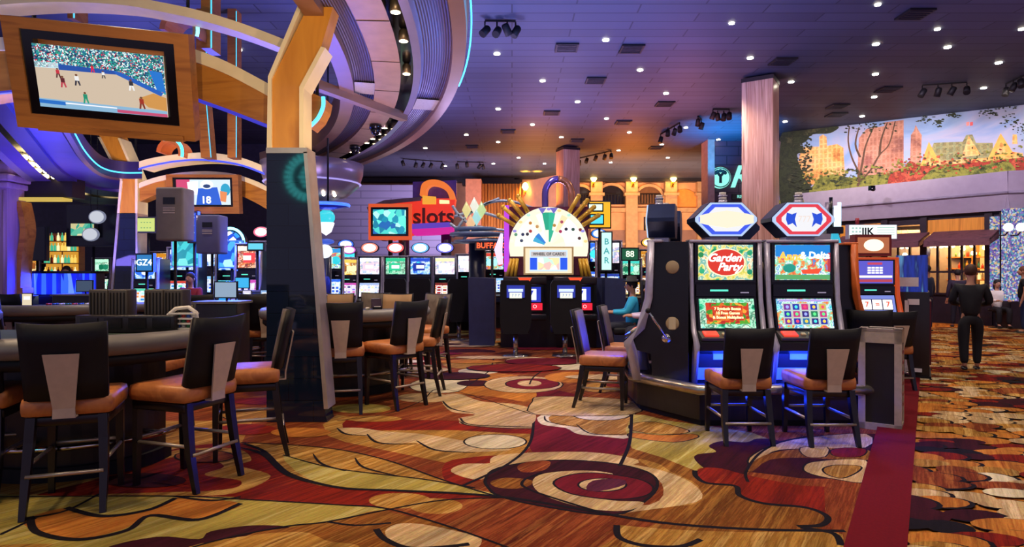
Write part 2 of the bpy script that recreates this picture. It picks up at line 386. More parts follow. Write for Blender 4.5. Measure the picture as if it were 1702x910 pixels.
# upper middle scalloped clouds
fpoly([(560, 690), (740, 690), (885, 708), (885, 742), (860, 765), (800, 790), (740, 770), (620, 745), (545, 725)], 'gold', 2)
fpoly([(590, 690), (640, 688), (760, 696), (885, 708), (885, 722), (760, 716), (640, 716), (570, 712)], 'red', 3)
fpoly([(740, 770), (790, 760), (860, 755), (885, 742), (850, 775), (780, 805), (740, 800)], 'red', 3)
fpoly([(750, 785), (770, 772), (820, 770), (870, 752), (850, 772), (800, 798)], 'cream', 4)
fpoly([(560, 713), (600, 712), (640, 718), (700, 722), (780, 735), (850, 748), (780, 752), (730, 750), (693, 737), (640, 738), (612, 726), (575, 722)], 'cream', 3)
fpoly(ell(823, 735, 52, 12), 'pale', 1, .022)
fline([(560, 712), (575, 722), (612, 725)], .04, taper=True); fline([(610, 722), (630, 737), (693, 739)], .04, taper=True); fline([(692, 733), (725, 749), (790, 753)], .04, taper=True)
fpoly([(765, 700), (790, 688), (840, 690), (886, 695), (886, 712), (820, 712), (770, 706)], 'cream', 4); fline([(765, 698), (775, 707), (830, 712), (886, 713)], .03)
# central red leaf between the two upright lines
fpoly([(885, 640), (1050, 690), (1045, 740), (1030, 775), (914, 766), (880, 745), (886, 700)], 'crim', 2)
fpoly([(893, 690), (910, 682), (1050, 684), (1050, 727), (1000, 726), (960, 722), (940, 712), (900, 706)], 'pale', 3)
fpoly([(912, 697), (930, 690), (1050, 690), (1050, 722), (990, 722), (965, 712), (925, 706)], 'gold', 3)
fline([(905, 692), (912, 702), (962, 710)], .03, taper=True); fline([(958, 706), (985, 722), (1050, 722)], .03, taper=True)
fpoly(ell(1000, 690, 48, 9.5), 'pale', 1, .025)
# field right of it
fpoly([(1050, 690), (1110, 700), (1250, 720), (1290, 745), (1240, 775), (1240, 810), (1155, 800), (1155, 783), (1050, 746)], 'olive', 2)
fpoly([(1050, 746), (1155, 783), (1220, 810), (1270, 838), (1340, 845), (1375, 862), (1360, 880), (1250, 880), (1100, 870), (1017, 857), (1100, 840), (1090, 780), (1030, 776)], 'brown', 2)
fpoly([(1050, 705), (1090, 702), (1145, 716), (1130, 722), (1090, 722), (1050, 716)], 'gold', 3, .02)
fpoly([(1050, 720), (1100, 724), (1150, 722), (1160, 728), (1120, 736), (1050, 728)], 'orange', 3, .02)
fpoly([(1060, 765), (1095, 772), (1115, 785), (1160, 808), (1155, 838), (1100, 838), (1110, 800)], 'gold', 4)
# the eye
fpoly([(815, 764), (850, 755), (975, 752), (1060, 765), (1030, 776), (900, 768), (830, 780)], 'cream', 3)
fpoly([(940, 768), (1040, 772), (1110, 786), (1158, 810), (1158, 835), (1050, 852), (1017, 857), (930, 845), (1080, 840), (1100, 805), (1050, 780)], 'cream', 4)
fpoly([(807, 797), (830, 778), (914, 766), (1010, 770), (1075, 785), (1093, 807), (1070, 835), (1017, 857), (900, 842), (832, 826), (812, 812)], 'mar', 4, .03)
fpoly([(860, 776), (880, 768), (914, 768), (905, 782), (870, 786)], 'rust', 4); fpoly([(815, 803), (840, 795), (885, 800), (870, 812), (830, 812)], 'brown', 4)
fpoly([(885, 803), (905, 788), (975, 783), (1020, 790), (950, 797), (930, 812), (1010, 832), (1070, 836), (1040, 850), (975, 846), (905, 825)], 'cream', 4)
fpoly([(920, 805), (940, 792), (988, 787), (1060, 797), (1086, 812), (1070, 826), (1017, 831), (950, 822)], 'crim', 4, .022)
fpoly(ell(1001, 807, 40, 11), 'cream', 1, .02); fpoly([(985, 800), (1030, 797), (1040, 806), (1000, 817), (975, 815)], 'plum', 3)
# dark maroon cloud, long wave and second curl
fpoly([(1155, 765), (1160, 756), (1190, 752), (1178, 742), (1200, 734), (1240, 736), (1258, 730), (1290, 732), (1300, 745), (1255, 765), (1240, 800), (1238, 808), (1180, 785)], 'mar', 4)
fpoly([(1245, 760), (1290, 735), (1340, 726), (1500, 720), (1500, 900), (1390, 900), (1375, 862), (1340, 846), (1270, 838), (1232, 812)], 'mar', 1)
fpoly([(1245, 762), (1280, 742), (1340, 728), (1440, 722), (1440, 745), (1330, 747), (1285, 752), (1250, 775)], 'cream', 3, .02)
fpoly([(1243, 778), (1270, 758), (1330, 747), (1440, 748), (1440, 766), (1340, 762), (1280, 765), (1250, 785)], 'brown', 3)
fpoly([(1330, 745), (1375, 744), (1372, 760), (1340, 760)], 'cream', 3, .015); fpoly([(1380, 750), (1405, 745), (1440, 748), (1430, 760), (1390, 760)], 'crim', 3, .015)
fpoly([(1240, 785), (1330, 796), (1435, 800), (1430, 822), (1330, 812), (1250, 802)], 'rust', 2)
fpoly([(1335, 778), (1355, 768), (1440, 766), (1440, 802), (1390, 798), (1345, 788)], 'cream', 4, .02)
fpoly([(1368, 780), (1390, 774), (1430, 776), (1425, 786), (1400, 796), (1375, 790)], 'gold', 4, .018)
fpoly([(1158, 790), (1165, 779), (1200, 780), (1238, 790), (1330, 808), (1430, 820), (1415, 890), (1385, 893), (1375, 866), (1340, 848), (1270, 838), (1230, 826), (1222, 810), (1175, 804)], 'red', 3)
fpoly([(1370, 812), (1432, 820), (1420, 895), (1385, 890)], 'rust', 2)
fpoly([(1300, 845), (1345, 848), (1372, 862), (1362, 874), (1330, 876), (1380, 884), (1398, 900), (1390, 930), (1000, 930), (1090, 873), (1250, 882), (1290, 870)], 'brown', 3)
fpoly([(1025, 876), (1060, 877), (1130, 882), (1250, 886), (1385, 885), (1400, 905), (1385, 940), (1060, 940), (1035, 900)], 'gold', 3)
fline([(1155, 783), (1157, 793), (1175, 804), (1222, 809), (1230, 825), (1270, 838), (1340, 845), (1375, 860), (1365, 874), (1325, 876)], .05)
fline([(1025, 874), (1030, 895), (1070, 908), (1130, 910), (1165, 898)], .05); fline([(1330, 878), (1385, 888), (1398, 908)], .05)
fline([(1243, 802), (1240, 785), (1262, 755), (1300, 735), (1340, 727)], .03)
# the long dark lines
fline([(405, 738), (440, 752), (480, 788), (560, 811), (650, 816), (760, 821), (850, 829), (950, 845), (1100, 870), (1250, 881), (1405, 884)], .045)
fline([(400, 745), (440, 757), (480, 790), (540, 808)], .07, taper=True)
fline([(-100, 828), (120, 826), (300, 826), (405, 831), (560, 840), (640, 846), (720, 868), (800, 895), (880, 925)], .022)
fline([(852, 828), (740, 832), (640, 849), (540, 869), (470, 877), (350, 902), (250, 935)], .022)
fline([(400, 736), (540, 745), (640, 765), (740, 800), (832, 828)], .022)
fline([(470, 757), (560, 780), (700, 797), (790, 812)], .02); fline([(520, 755), (535, 772), (575, 784)], .03, taper=True); fline([(590, 762), (605, 778), (660, 792)], .03, taper=True)
fline([(885, 640), (887, 700), (878, 742), (840, 775), (770, 808)], .035); fline([(1050, 690), (1046, 738), (1030, 776)], .04)
fline([(1017, 857), (975, 846), (880, 815), (870, 800), (900, 787)], .03)
fline([(50, 860), (62, 886), (130, 898), (210, 883), (250, 858), (330, 865), (400, 838)], .05); fline([(110, 845), (170, 859), (245, 849), (292, 829)], .05)
fline([(50, 862), (110, 850), (165, 822)], .03); fline([(0, 890), (60, 862)], .03); fline([(290, 826), (350, 833), (400, 827)], .03)
# field beyond (between the tables and the machines)
fpoly([(560, 690), (700, 640), (745, 648), (820, 655), (886, 668), (886, 700), (740, 700)], 'rust', 3)
fpoly([(745, 650), (800, 620), (880, 632), (886, 668), (820, 660)], 'orange', 3)
fpoly([(733, 662), (760, 655), (800, 668), (850, 672), (886, 682), (886, 704), (840, 708), (780, 706), (762, 697), (790, 690), (750, 685)], 'cream', 4)
fline([(733, 664), (750, 680), (790, 688)], .04, taper=True); fline([(765, 696), (785, 707), (886, 711)], .03)
fpoly([(885, 668), (900, 660), (1000, 662), (1060, 670), (1050, 690), (890, 690)], 'cream', 3, .02)
fpoly([(680, 640), (720, 628), (780, 632), (760, 652), (700, 652)], 'pale', 4, .02)
for (x, y, rx, ry, m, ln) in [(705, 662, 45, 8, 'cream', 0), (600, 680, 50, 8, 'olive', 0), (620, 697, 48, 5, 'gold', 0), (790, 638, 30, 5, 'mar', .02), (870, 640, 66, 14, 'cream', .025), (885, 639, 45, 9, 'crim', .025),
    (880, 638, 20, 5, 'cream', 0), (780, 606, 45, 8, 'gold', 0), (860, 617, 60, 5, 'red', 0), (795, 618, 34, 5, 'pale', 0), (950, 628, 45, 9, 'orange', 0), (940, 610, 50, 6, 'pale', .02), (1000, 645, 40, 8, 'gold', .02),
    (880, 600, 40, 6, 'cream', .02), (960, 598, 28, 4, 'plum', .02), (820, 592, 50, 4, 'rust', 0), (740, 592, 34, 5, 'gold', .02), (760, 577, 50, 4, 'rust', 0), (780, 585, 44, 4, 'mar', 0), (700, 600, 35, 6, 'red', 0), (680, 617, 44, 5, 'gold', 0),
    (720, 560, 40, 4, 'rust', 0), (760, 566, 30, 3, 'cream', 0), (740, 550, 30, 3, 'red', 0), (1030, 640, 25, 5, 'red', 0), (425, 560, 18, 6, 'rust', 0), (425, 585, 18, 6, 'pale', 0), (430, 575, 30, 4, 'crim', 0), (422, 548, 20, 4, 'gold', 0), (420, 612, 30, 6, 'gold', 0),
    (430, 640, 40, 9, 'orange', .02), (425, 690, 60, 12, 'gold', .02), (410, 715, 50, 9, 'red', 0), (500, 720, 50, 8, 'orange', 0), (430, 668, 44, 6, 'crim', 0), (340, 760, 50, 10, 'rust', .02), (240, 800, 70, 12, 'mar', 0)]:
    fpoly(ell(x, y, rx, ry, 20), m, 1, ln)
fline([(560, 700), (640, 690), (700, 668), (740, 648), (886, 690)], .02); fline([(822, 592), (812, 618), (780, 640)], .03); fline([(930, 600), (890, 625), (880, 640)], .03)
# generic ovals of the same pattern far away and beyond the edges of view
rr = random.Random(3)
for i in range(330):
    x = rr.uniform(-15, 6.5); y = rr.uniform(9.0, 27)
    if x > 1.83+(y-3.43)*.651-1.2: continue
    fpoly([(x+rr.uniform(.25, .6)*0+a, y+b) for a, b in ell(0, 0, rr.uniform(.3, .9), rr.uniform(.15, .45), 14)], rr.choice(['gold', 'rust', 'red', 'cream', 'olive', 'orange', 'crim', 'pale', 'mar', 'brown']), 0, rr.choice([0, .03]), True)
for i in range(60):
    x = rr.uniform(-9, -3.6); y = rr.uniform(3.0, 9)
    fpoly([(x+a, y+b) for a, b in ell(0, 0, rr.uniform(.2, .7), rr.uniform(.12, .35), 14)], rr.choice(['gold', 'rust', 'red', 'cream', 'olive', 'orange', 'mar']), 0, rr.choice([0, .025]), True)
# plain red border strip and the scale-patterned aisle
A0, A1 = Vector((1.827, 3.43)), Vector((2.17, 3.43)); DL = Vector((.653, 1)); DR = Vector((.665, 1))
def along(a, d, y): return (a.x+d.x*(y-a.y), y)
zs = nz()
fpoly([along(A1, DR, -2), (30, -2), (30, 34), along(A1, DR, 28)], 'orange', 0, 0, True)
aisle = random.Random(11); ALx = ['cream', 'orange', 'gold', 'rust', 'red', 'mar', 'black', 'pale', 'crim', 'rust', 'orange', 'gold']
def aisle_mat(x, y):
    s = math.sin(x*2.7+1.3*y)+math.sin(y*5.1-x*1.2+1)+.9*math.sin(y*2.3+x*3.3)+aisle.uniform(-.7, .7)+.35
    if s < -2.05: return 'black'
    if s < -1.4: return 'mar'
    if s < -.6: return 'red'
    if s < .3: return 'orange'
    if s < 1.0: return 'cream'
    if s < 1.8: return 'gold'
    return 'pale' if aisle.random() < .4 else 'rust'
pts = []
for iy in range(0, 86):
    for ix in range(0, 62):
        y = 2.6+iy*.17; x = along(A1, DR, y)[0]+ix*.27+(iy % 2)*.13
        if x > 20 or (x-.8)/y > .95 or y > 22: continue
        pts.append((x+aisle.uniform(-.08, .08), y+aisle.uniform(-.06, .06)))
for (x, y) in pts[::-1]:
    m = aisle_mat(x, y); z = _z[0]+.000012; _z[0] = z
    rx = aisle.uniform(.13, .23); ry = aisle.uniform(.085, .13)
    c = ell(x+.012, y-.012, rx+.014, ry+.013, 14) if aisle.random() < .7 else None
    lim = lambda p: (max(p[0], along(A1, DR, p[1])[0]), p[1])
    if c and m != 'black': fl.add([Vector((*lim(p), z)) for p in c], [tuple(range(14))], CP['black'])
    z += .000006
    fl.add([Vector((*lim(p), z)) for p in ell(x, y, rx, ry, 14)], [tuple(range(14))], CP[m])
fpoly([along(A0, DL, -2), along(A1, DR, -2), along(A1, DR, 22), along(A0, DL, 22)], 'strip', 0, 0, True)
floor = st(fl.build('floor'))

# ---- ceiling
CEILM = tiles('dark_ceiling_tiles', '#3c4256', '#282d3e', 2.4, .4, .016, .62, c2='#454c62', offset=.5, spec=.35)
c = MB(); c.add([(-22, -3, CEIL), (34, -3, CEIL), (34, 36, CEIL), (-22, 36, CEIL)], [(3, 2, 1, 0)], CEILM)
c.box((6, 16, CEIL+.15), (56, 40, .28), pm('ceiling_board', '#202432', .8)); ceil_ob = st(c.build('ceiling'))

# ---- back wall with the arcade
PLA = pm('ochre_plaster', '#d09a70', .7, amt=.12, scale=2); PLB = pm('rosy_stone', '#8a6258', .6, amt=.12, scale=3)
STONE = pm('sand_stone', '#b8906a', .7, amt=.12)
YB = 32.6
def arch(xc, z0, r, hs, n=14): return [(xc-r, z0), (xc+r, z0)]+[(xc+r*math.cos(PI*i/n), z0+hs+r*math.sin(PI*i/n)) for i in range(n+1)]
wb = MB()
wb.box((-2, YB+.8, 3.25), (44, .3, 6.5), PLA)
wb.box((8.2, YB+.62, 1.9), (14, .2, 3.8), PLB)
wall_back = st(wb.build('wall_back'))
def XB(u, Y=YB): return (u-CX)/F*Y
def ZB(v, Y=YB): return CH-(v-CY)/F*Y
# cornice, pilasters and string course are trim of the room
tr = MB(); tr.box((XB(1068), YB+.45, ZB(296)), (XB(1180)-XB(958), .5, .3), pm('dark_cornice', '#1c1620', .5)); tr.box((XB(1068), YB+.5, ZB(348)), (XB(1178)-XB(958), .3, .22), STONE)
tr.box((XB(1068), YB+.5, ZB(405)), (XB(1178)-XB(958), .25, .12), STONE); st(tr.build('trim_1'))
tr = MB(); tr.box((XB(818), YB+.3, ZB(303)), (XB(868)-XB(768), .6, .28), pm('dark_cornice', '#1c1620', .5)); st(tr.build('trim_2'))
tr = MB(); tr.box((XB(700), YB+.3, ZB(296)), (XB(850)-XB(540), .5, .4), pm('dark_cornice', '#1c1620', .5)); st(tr.build('trim_3'))
DARKGL = pm('dark_window_glass', '#1a1620', .12)
BAL = pm('balcony_red', '#7a2a20', .5)
for i, (u, r, lit) in enumerate([(966, 22, 0), (1019, 24, 0), (1083, 22, 1)]):
    m = MB(); x = XB(u); rr_ = r/F*YB; z0 = ZB(338); hs = .25
    out = arch(x, z0, rr_+.14, hs); inn = arch(x, z0, rr_, hs)
    k = len(out); m.add([(p[0], YB+.5, p[1]) for p in out]+[(p[0], YB+.5, p[1]) for p in inn]+[(p[0], YB+.66, p[1]) for p in out]+[(p[0], YB+.66, p[1]) for p in inn],
      [(j, (j+1) % k, k+(j+1) % k, k+j) for j in range(k)]+[(j, 2*k+j, 2*k+(j+1) % k, (j+1) % k) for j in range(k)]+[(k+j, k+(j+1) % k, 3*k+(j+1) % k, 3*k+j) for j in range(k)], STONE)
    w_ = st(m.build('window_%d' % (i+1)))
    p = MB(); p.prism(inn, 'y', YB+.6, YB+.64, DARKGL if not lit else pm('warm_glass', '#6b4a34', .3)); p.build('pane', w_)
    b = MB()
    for j in range(9): b.box((x-rr_+.1+j*(2*rr_-.2)/8, YB+.55, z0+.3), (.04, .04, .5), LEG)
    b.box((x, YB+.55, z0+.55), (2*rr_, .05, .05), LEG); b.build('railing', w_)
m = MB(); x = XB(1143); m.prism(arch(x, ZB(345), .72, .3), 'y', YB+.56, YB+.66, pm('bright_ochre', '#e08a3c', .6)); m.lathe([(.32, 0), (.4, .03), (.32, .06)], STONE, 24, (0, 0, 0)); st(m.build('trim_4'))
# wall pilasters between arches
for i, u in enumerate([993, 1052, 1118, 1172]):
    m = MB(); m.box((XB(u), YB+.45, 3.2), (.62, .35, 6.3), STONE); m.box((XB(u), YB+.4, ZB(322)), (.8, .45, .15), STONE); st(m.build('trim_%d' % (5+i)))
SCG = em('#ffd873', 9)
first = None
for (u, v, lab) in [(986, 300, 'brass wall sconce beside the leftmost dark arched window'), (1052, 300, 'brass wall sconce between the two wide arched windows'), (1118, 300, 'brass wall sconce left of the plain orange arch'),
                    (873, 314, 'brass wall sconce on the side wall, left one of the pair'), (892, 312, 'brass wall sconce on the side wall, nearer the tall pillar')]:
    Y = YB+.2 if u > 900 else 31.2
    t = thing('wall_sconce', lab, 'wall lamp', W(u, v, Y), 0, 'sconces on the back wall')
    b = MB(); b.box((0, .1, -.1), (.16, .12, .5), pm('brass', '#b08030', .3, .9)); b.tube([(0, 0, -.2), (0, -.14, -.24), (0, -.18, -.1)], .03, pm('brass', '#b08030', .3, .9)); b.build('bracket', t)
    s_ = MB(); s_.lathe([(.07, -.1), (.17, .05), (.12, .22), (.05, .28)], SCG, 12, (0, -.18, 0)); s_.build('lamp_shade', t)
    p = t.location
    spot((p.x, p.y-.35, p.z+.35), (p.x, p.y-.5, CEIL), '#ffb030', 170, 75, .9, .08)
    spot((p.x, p.y-.5, p.z), (p.x, p.y+.6, p.z-1.0), '#ffb050', 60, 150, .9, .08)
# fluted timber wall and the tan block beside it
FL = grain('fluted_timber', ['#a8662c', '#c98438', '#8c5222'], (6, 3, .5), .5)
m = MB(); x0, x1 = XB(800, 31), XB(866, 31); n = 13
for i in range(n): m.cyl((x0+(x1-x0)*(i+.5)/n, 31, 0), (x0+(x1-x0)*(i+.5)/n, 31, ZB(306, 31)), (x1-x0)/n/2, FL, 8)
m.box(((x0+x1)/2, 31.2, 2.9), (x1-x0, .3, 5.9), FL); st(m.build('wall_fluted'))
m = MB(); m.box((XB(787, 30.5), 31, 3.05), (XB(800, 30.5)-XB(774, 30.5), 1.2, 6.1), pm('tan_block', '#b87850', .7)); st(m.build('wall_tan'))
m = MB(); m.prism([(XB(864, 31.5), 31.6), (XB(925, 29), 29.2), (XB(925, 29), 29.6), (XB(864, 31.5), 32)], 'z', 0, 6.1, PLA); st(m.build('wall_angled'))
m = MB(); m.box((-7.5, 31.2, 2.6), (8.5, .3, 6.6), tiles('grey_violet_panel', '#9a98c0', '#706e90', 3, .35, .02, .5, rotx=True)); st(m.build('wall_panelled'))
# brick wall with the script sign, right of the arcade
BRK = tiles('dark_brick', '#4a3448', '#2c2030', .9, .35, .02, .6, rotx=True, c2='#553a4c')
m = MB(); YR = 23.6; m.box((XB(1290, YR), YR+.2, 3.25), (XB(1405, YR)-XB(1177, YR), .4, 6.5), BRK); m.box((XB(1178, YR), YR+.1, 3.25), (.25, .8, 6.5), pm('pale_pilaster', '#b09088', .6)); st(m.build('wall_brick'))
SGN = em('#8ff0e0', 1.1); SGD = pm('sign_black', '#101418', .5)
t = thing('shop_sign', 'teal script sign with round tree logo on the dark brick wall', 'sign', W(1196, 296, YR-.02))
m = MB(); m.M = Matrix.Rotation(PI/2, 4, 'X'); m.lathe([(.40, 0), (.40, .08), (.35, .1)], SGN, 28); m.build('logo_disc', t)
m = MB(); m.M = Matrix.Translation((0, -.11, 0)); m.text('Y', .62, pm('logo_teal', '#175a58', .5), ext=.01, bold=.02); m.tube([(.36*math.cos(a*PI/12), 0, .36*math.sin(a*PI/12)) for a in range(24)], .02, pm('logo_teal', '#175a58', .5), 6, closed=True)
for a in range(5): m.sphere((.2*math.cos(.5+a*.55), 0, .1+.15*math.sin(.5+a*.55)), .07, pm('logo_teal', '#175a58', .5), 8)
m.build('logo', t)
m = MB(); m.text('Ri', 1.15, SGN, (.82, -.05, 0), .03, .35, bold=.02); m.build('lettering', t)
m = MB(); m.box((1.1, -.04, -.72), (1.3, .06, .22), SGD); m.text('RISTORANTE', .16, SGN, (1.1, -.08, -.72), .005); m.build('plate', t)

# ---- columns
COLM = grain('streaked_rose_stone', ['#b08470', '#e0b8a4', '#c89884', '#ecc8b4', '#a87868'], (9, 9, .35), .35, dist=.6)
def column(u0, u1, vtop, lab, rot=-AIS, zoff=0):
    Y = (CEIL-CH)*F/(CY-vtop)+.5; wpx = (u1-u0)/F*Y; s = wpx/(abs(math.cos(rot))+abs(math.sin(rot)))
    m = MB(); m.box((0, 0, CEIL/2-.03), (s, s, CEIL-.06), COLM, bev=.02); m.box((0, 0, .15), (s+.08, s+.08, .3), pm('dark_plinth', '#1a1518', .3)); m.box((0, 0, CEIL-.1), (s+.02, s+.02, .1), pm('dark_collar', '#2a2028', .5))
    o = m.build('pillar', None, ((((u0+u1)/2-CX)/F)*Y, Y, 0), (0, 0, rot)); return tag(o, lab, 'pillar')
column(1230, 1298, 120, 'nearest square rose-stone pillar, rising behind the two front slot machines')
column(925, 963, 241, 'distant square stone pillar beside the arched windows', .35)
column(1297, 1312, 222, 'slim stone pillar against the left end of the painted park wall', 0)
column(1168, 1180, 262, 'narrow lit pilaster where the orange wall meets dark brick', 0)

# ---- painted wall, fascia and shop front on the right
WD = Vector((1, -.6625, 0)).normalized(); WN = Vector((-.6625, -1, 0)).normalized()
def onwall(u, off=0.0):
    t_ = (u-CX)/F; Y = 28.55/(1+.6625*t_); return Vector((t_*Y, Y, 0))+WN*off
Pw = onwall(1300)
wallM = Matrix((( WD.x, -WN.x, 0, Pw.x), (WD.y, -WN.y, 0, Pw.y), (0, 0, 1, 0), (0, 0, 0, 1)))      # local x along the wall, local y into it
def wl(u, v, off=0.0):
    """pixel on the painted wall -> local (x, z)"""
    d = Vector(((u-CX)/F, 1, -(v-CY)/F)); s_ = (Pw+WN*off).dot(WN)/d.dot(WN); p = d*s_
    return ((p-Pw).dot(WD), p.z+CH)
m = MB(); m.M = wallM; m.box((9.6, .25, 3.25), (19, .4, 6.5), pm('grey_wall', '#6a6470', .7)); st(m.build('wall_right'))
def MP(name, hx): return pm('paint_'+name, hx, .75, amt=.18, scale=1.5)
SKYM = grain('paint_sky', ['#6f90c4', '#8fa6d0', '#a8a8c8', '#7c98cc'], (.3, .3, .6), .8)
BLD = painted('paint_building', ['#b8743c', '#e8a85c', '#f0c080', '#c8845c'], 1.2, .11, .6)
BLD2 = painted('paint_tower', ['#8a5850', '#b87c68', '#c8907c', '#9a6058'], .8, .1, .45)
ROOF = painted('paint_roof', ['#5a6a50', '#a09868', '#7a8464', '#b8a878'], 4, .14, .6)
BUSH = painted('paint_bushes', ['#232c12', '#4a5420', '#8a8838', '#5c6024', '#2c3414'], 1.6, 0)
BUSHR = painted('paint_red_bushes', ['#4a1c18', '#a83428', '#7a2a20', '#c85840', '#5a3020'], 2.0, 0)
DKG = painted('paint_dark_foliage', ['#12180f', '#30381e', '#1a2214', '#4a4a2c'], 2.4, 0)
TRK = grain('paint_bark', ['#3a2820', '#5c4030', '#4a3226'], (6, 6, 1), .8)
mu = MB(); mu.M = wallM; _m = [.04]
def mp(px, mat, sm=0):
    _m[0] += .00006; p = smooth2(px, sm) if sm else px; l = [wl(u, v) for u, v in p]
    mu.add([(a, -_m[0], b) for a, b in l], [tuple(range(len(l)))[::-1]], mat)
mp([(1300, 222), (1500, 198), (1760, 168), (1760, 330), (1300, 345)], SKYM)
mp([(1327, 270), (1333, 245), (1362, 244), (1362, 228), (1368, 224), (1374, 228), (1375, 243), (1392, 240), (1402, 246), (1405, 300), (1330, 310)], BLD)
mp([(1425, 290), (1428, 230), (1440, 215), (1470, 210), (1470, 204), (1502, 200), (1502, 290), (1500, 300), (1425, 300)], BLD2)
mp([(1512, 290), (1514, 225), (1519, 218), (1522, 208), (1527, 218), (1532, 225), (1530, 290)], BLD2)
mp([(1525, 300), (1545, 240), (1562, 262), (1660, 250), (1700, 255), (1702, 290), (1525, 300)], BLD)
mp([(1548, 250), (1552, 238), (1600, 236), (1606, 225), (1616, 224), (1622, 238), (1650, 238), (1650, 262), (1565, 268)], ROOF)
mp([(1598, 262), (1610, 226), (1630, 258)], BLD); mp([(1528, 280), (1544, 236), (1561, 270)], pm('paint_gable', '#f0a850', .8)); mp([(1642, 264), (1663, 222), (1686, 258)], pm('paint_gable', '#f0a850', .8))
mp([(1535, 276), (1544, 250), (1553, 272)], BLD); mp([(1652, 258), (1664, 236), (1676, 256)], BLD)
mp([(1682, 240), (1683, 224), (1690, 224), (1691, 240)], BLD)
mp([(1606, 210), (1606, 204), (1611, 203), (1611, 209)], em('#ff7a70', .8)); mp([(1612, 210), (1612, 204), (1617, 203), (1617, 209)], pm('paint_flag', '#e06060', .8))
mp([(1300, 330), (1345, 315), (1360, 298), (1385, 290), (1415, 296), (1440, 292), (1470, 290), (1500, 285), (1500, 330), (1300, 350)], BUSH, 3)
mp([(1475, 310), (1480, 290), (1500, 282), (1512, 268), (1530, 276), (1560, 275), (1600, 272), (1650, 268), (1700, 262), (1760, 255), (1760, 300), (1475, 320)], BUSHR, 3)
mp([(1540, 290), (1560, 276), (1580, 278), (1620, 278), (1660, 270), (1680, 272), (1680, 300), (1540, 305)], BUSH, 3)
mp([(1300, 222), (1335, 219), (1330, 240), (1340, 255), (1325, 258), (1335, 290), (1345, 320), (1300, 350)], DKG, 4)
mp([(1300, 222), (1390, 210), (1380, 222), (1350, 224), (1340, 236), (1318, 246), (1312, 262)], DKG, 4)
for tr_ in ([(1426, 310), (1428, 290), (1416, 262), (1410, 235), (1412, 210)], [(1428, 300), (1434, 268), (1440, 240), (1455, 206)], [(1432, 300), (1448, 282), (1462, 258), (1478, 240), (1488, 202)], [(1430, 262), (1422, 240), (1428, 212)], [(1462, 258), (1465, 232), (1475, 204)]):
    q = smooth2(tr_, 4, False); k = len(q); L_ = [(u-2.2*(1-.6*i/k), v) for i, (u, v) in enumerate(q)]+[(u+2.2*(1-.6*i/k), v) for i, (u, v) in list(enumerate(q))[::-1]]
    mp(L_, TRK)
for (u, v, a, b) in [(1425, 212, 30, 8), (1460, 210, 28, 7), (1540, 200, 16, 6), (1560, 206, 9, 7), (1585, 192, 14, 4), (1650, 190, 28, 7), (1680, 200, 22, 10), (1700, 215, 14, 12), (1735, 200, 24, 24), (1665, 178, 30, 6)]:
    for _ in range(26):
        cu, cv = u+rr.gauss(0, a*.5), max(v-b, v+rr.gauss(0, b*.55))
        mp([(cu+rr.uniform(.5, 1)*q_[0], cv+rr.uniform(.5, 1)*q_[1]) for q_ in ell(0, 0, rr.uniform(1.2, 4.5), rr.uniform(.8, 2.2), 6)], DKG)
for _ in range(420):                                  # dabs of leaf colour along the tree line and bushes
    u_ = rr.uniform(1318, 1700); e_ = 300-(u_-1330)*.085; g_ = rr.choice([DKG, BUSH, BUSH, BUSHR if 1470 < u_ < 1700 else BUSH, pm('paint_olive_dab', '#7c8034', .8), pm('paint_russet_dab', '#a8482c', .8) if u_ > 1470 else DKG])
    cu, cv = u_, e_+rr.gauss(0, 9)-(6 if u_ > 1480 else 0)
    mp([(cu+rr.uniform(.5, 1)*q_[0], cv+rr.uniform(.5, 1)*q_[1]) for q_ in ell(0, 0, rr.uniform(1.5, 5), rr.uniform(1, 3), 6)], g_)
for _ in range(200):
    cu, cv = rr.uniform(1312, 1350), rr.uniform(222, 320); mp([(cu+rr.uniform(.5, 1)*q_[0], cv+rr.uniform(.5, 1)*q_[1]) for q_ in ell(0, 0, rr.uniform(1.5, 5), rr.uniform(1, 3), 6)], DKG)
mu_o = mu.build('mural'); tag(mu_o, 'long painted wall picture of autumn park trees and city towers', 'mural')
# fascia: from A to B (top), then out to C
FA, FB, FC = Vector((9.6, 22.6, 0)), Vector((13.55, 17.1, 0)), Vector((22, 14.2, 0))
FAS = pm('lilac_grey_fascia', '#a89cae', .5, amt=.05)
m = MB()
for (p, q) in ((FA, FB), (FB, FC)):
    d = (q-p); n_ = Vector((-d.y, d.x, 0)).normalized()
    if n_.y < 0: n_ = -n_
    for (z0, z1, o0, o1) in ((3.25, 3.72, .18, 0), (3.72, 4.3, 0, -.06)):
        a0, b0 = p+n_*o0, q+n_*o0; a1, b1 = p+n_*o1, q+n_*o1
        m.add([(a0.x, a0.y, z0), (b0.x, b0.y, z0), (b1.x, b1.y, z1), (a1.x, a1.y, z1), (a0.x+n_.x*3, a0.y+n_.y*3, z0), (b0.x+n_.x*3, b0.y+n_.y*3, z0), (b1.x+n_.x*3, b1.y+n_.y*3, z1), (a1.x+n_.x*3, a1.y+n_.y*3, z1)],
              [(0, 1, 2, 3), (4, 0, 3, 7), (1, 5, 6, 2), (3, 2, 6, 7), (0, 4, 5, 1)], FAS)
    a0, b0 = p-n_*.02, q-n_*.02
    m.tube([(a0.x, a0.y, 3.72), (b0.x, b0.y, 3.72)], .035, pm('fascia_bead', '#8c8296', .4), 6)
st(m.build('trim_fascia'))
m = MB(); m.box((0, 0, 0), (.14, .14, .14), BLKG); m.cyl((0, .1, 0), (0, -.1, -.05), .06, BLKG, 10); o = m.build('fascia_camera', None, W(1449, 313, 19.2)); tag(o, 'small black camera on the top edge of the lilac fascia', 'camera')
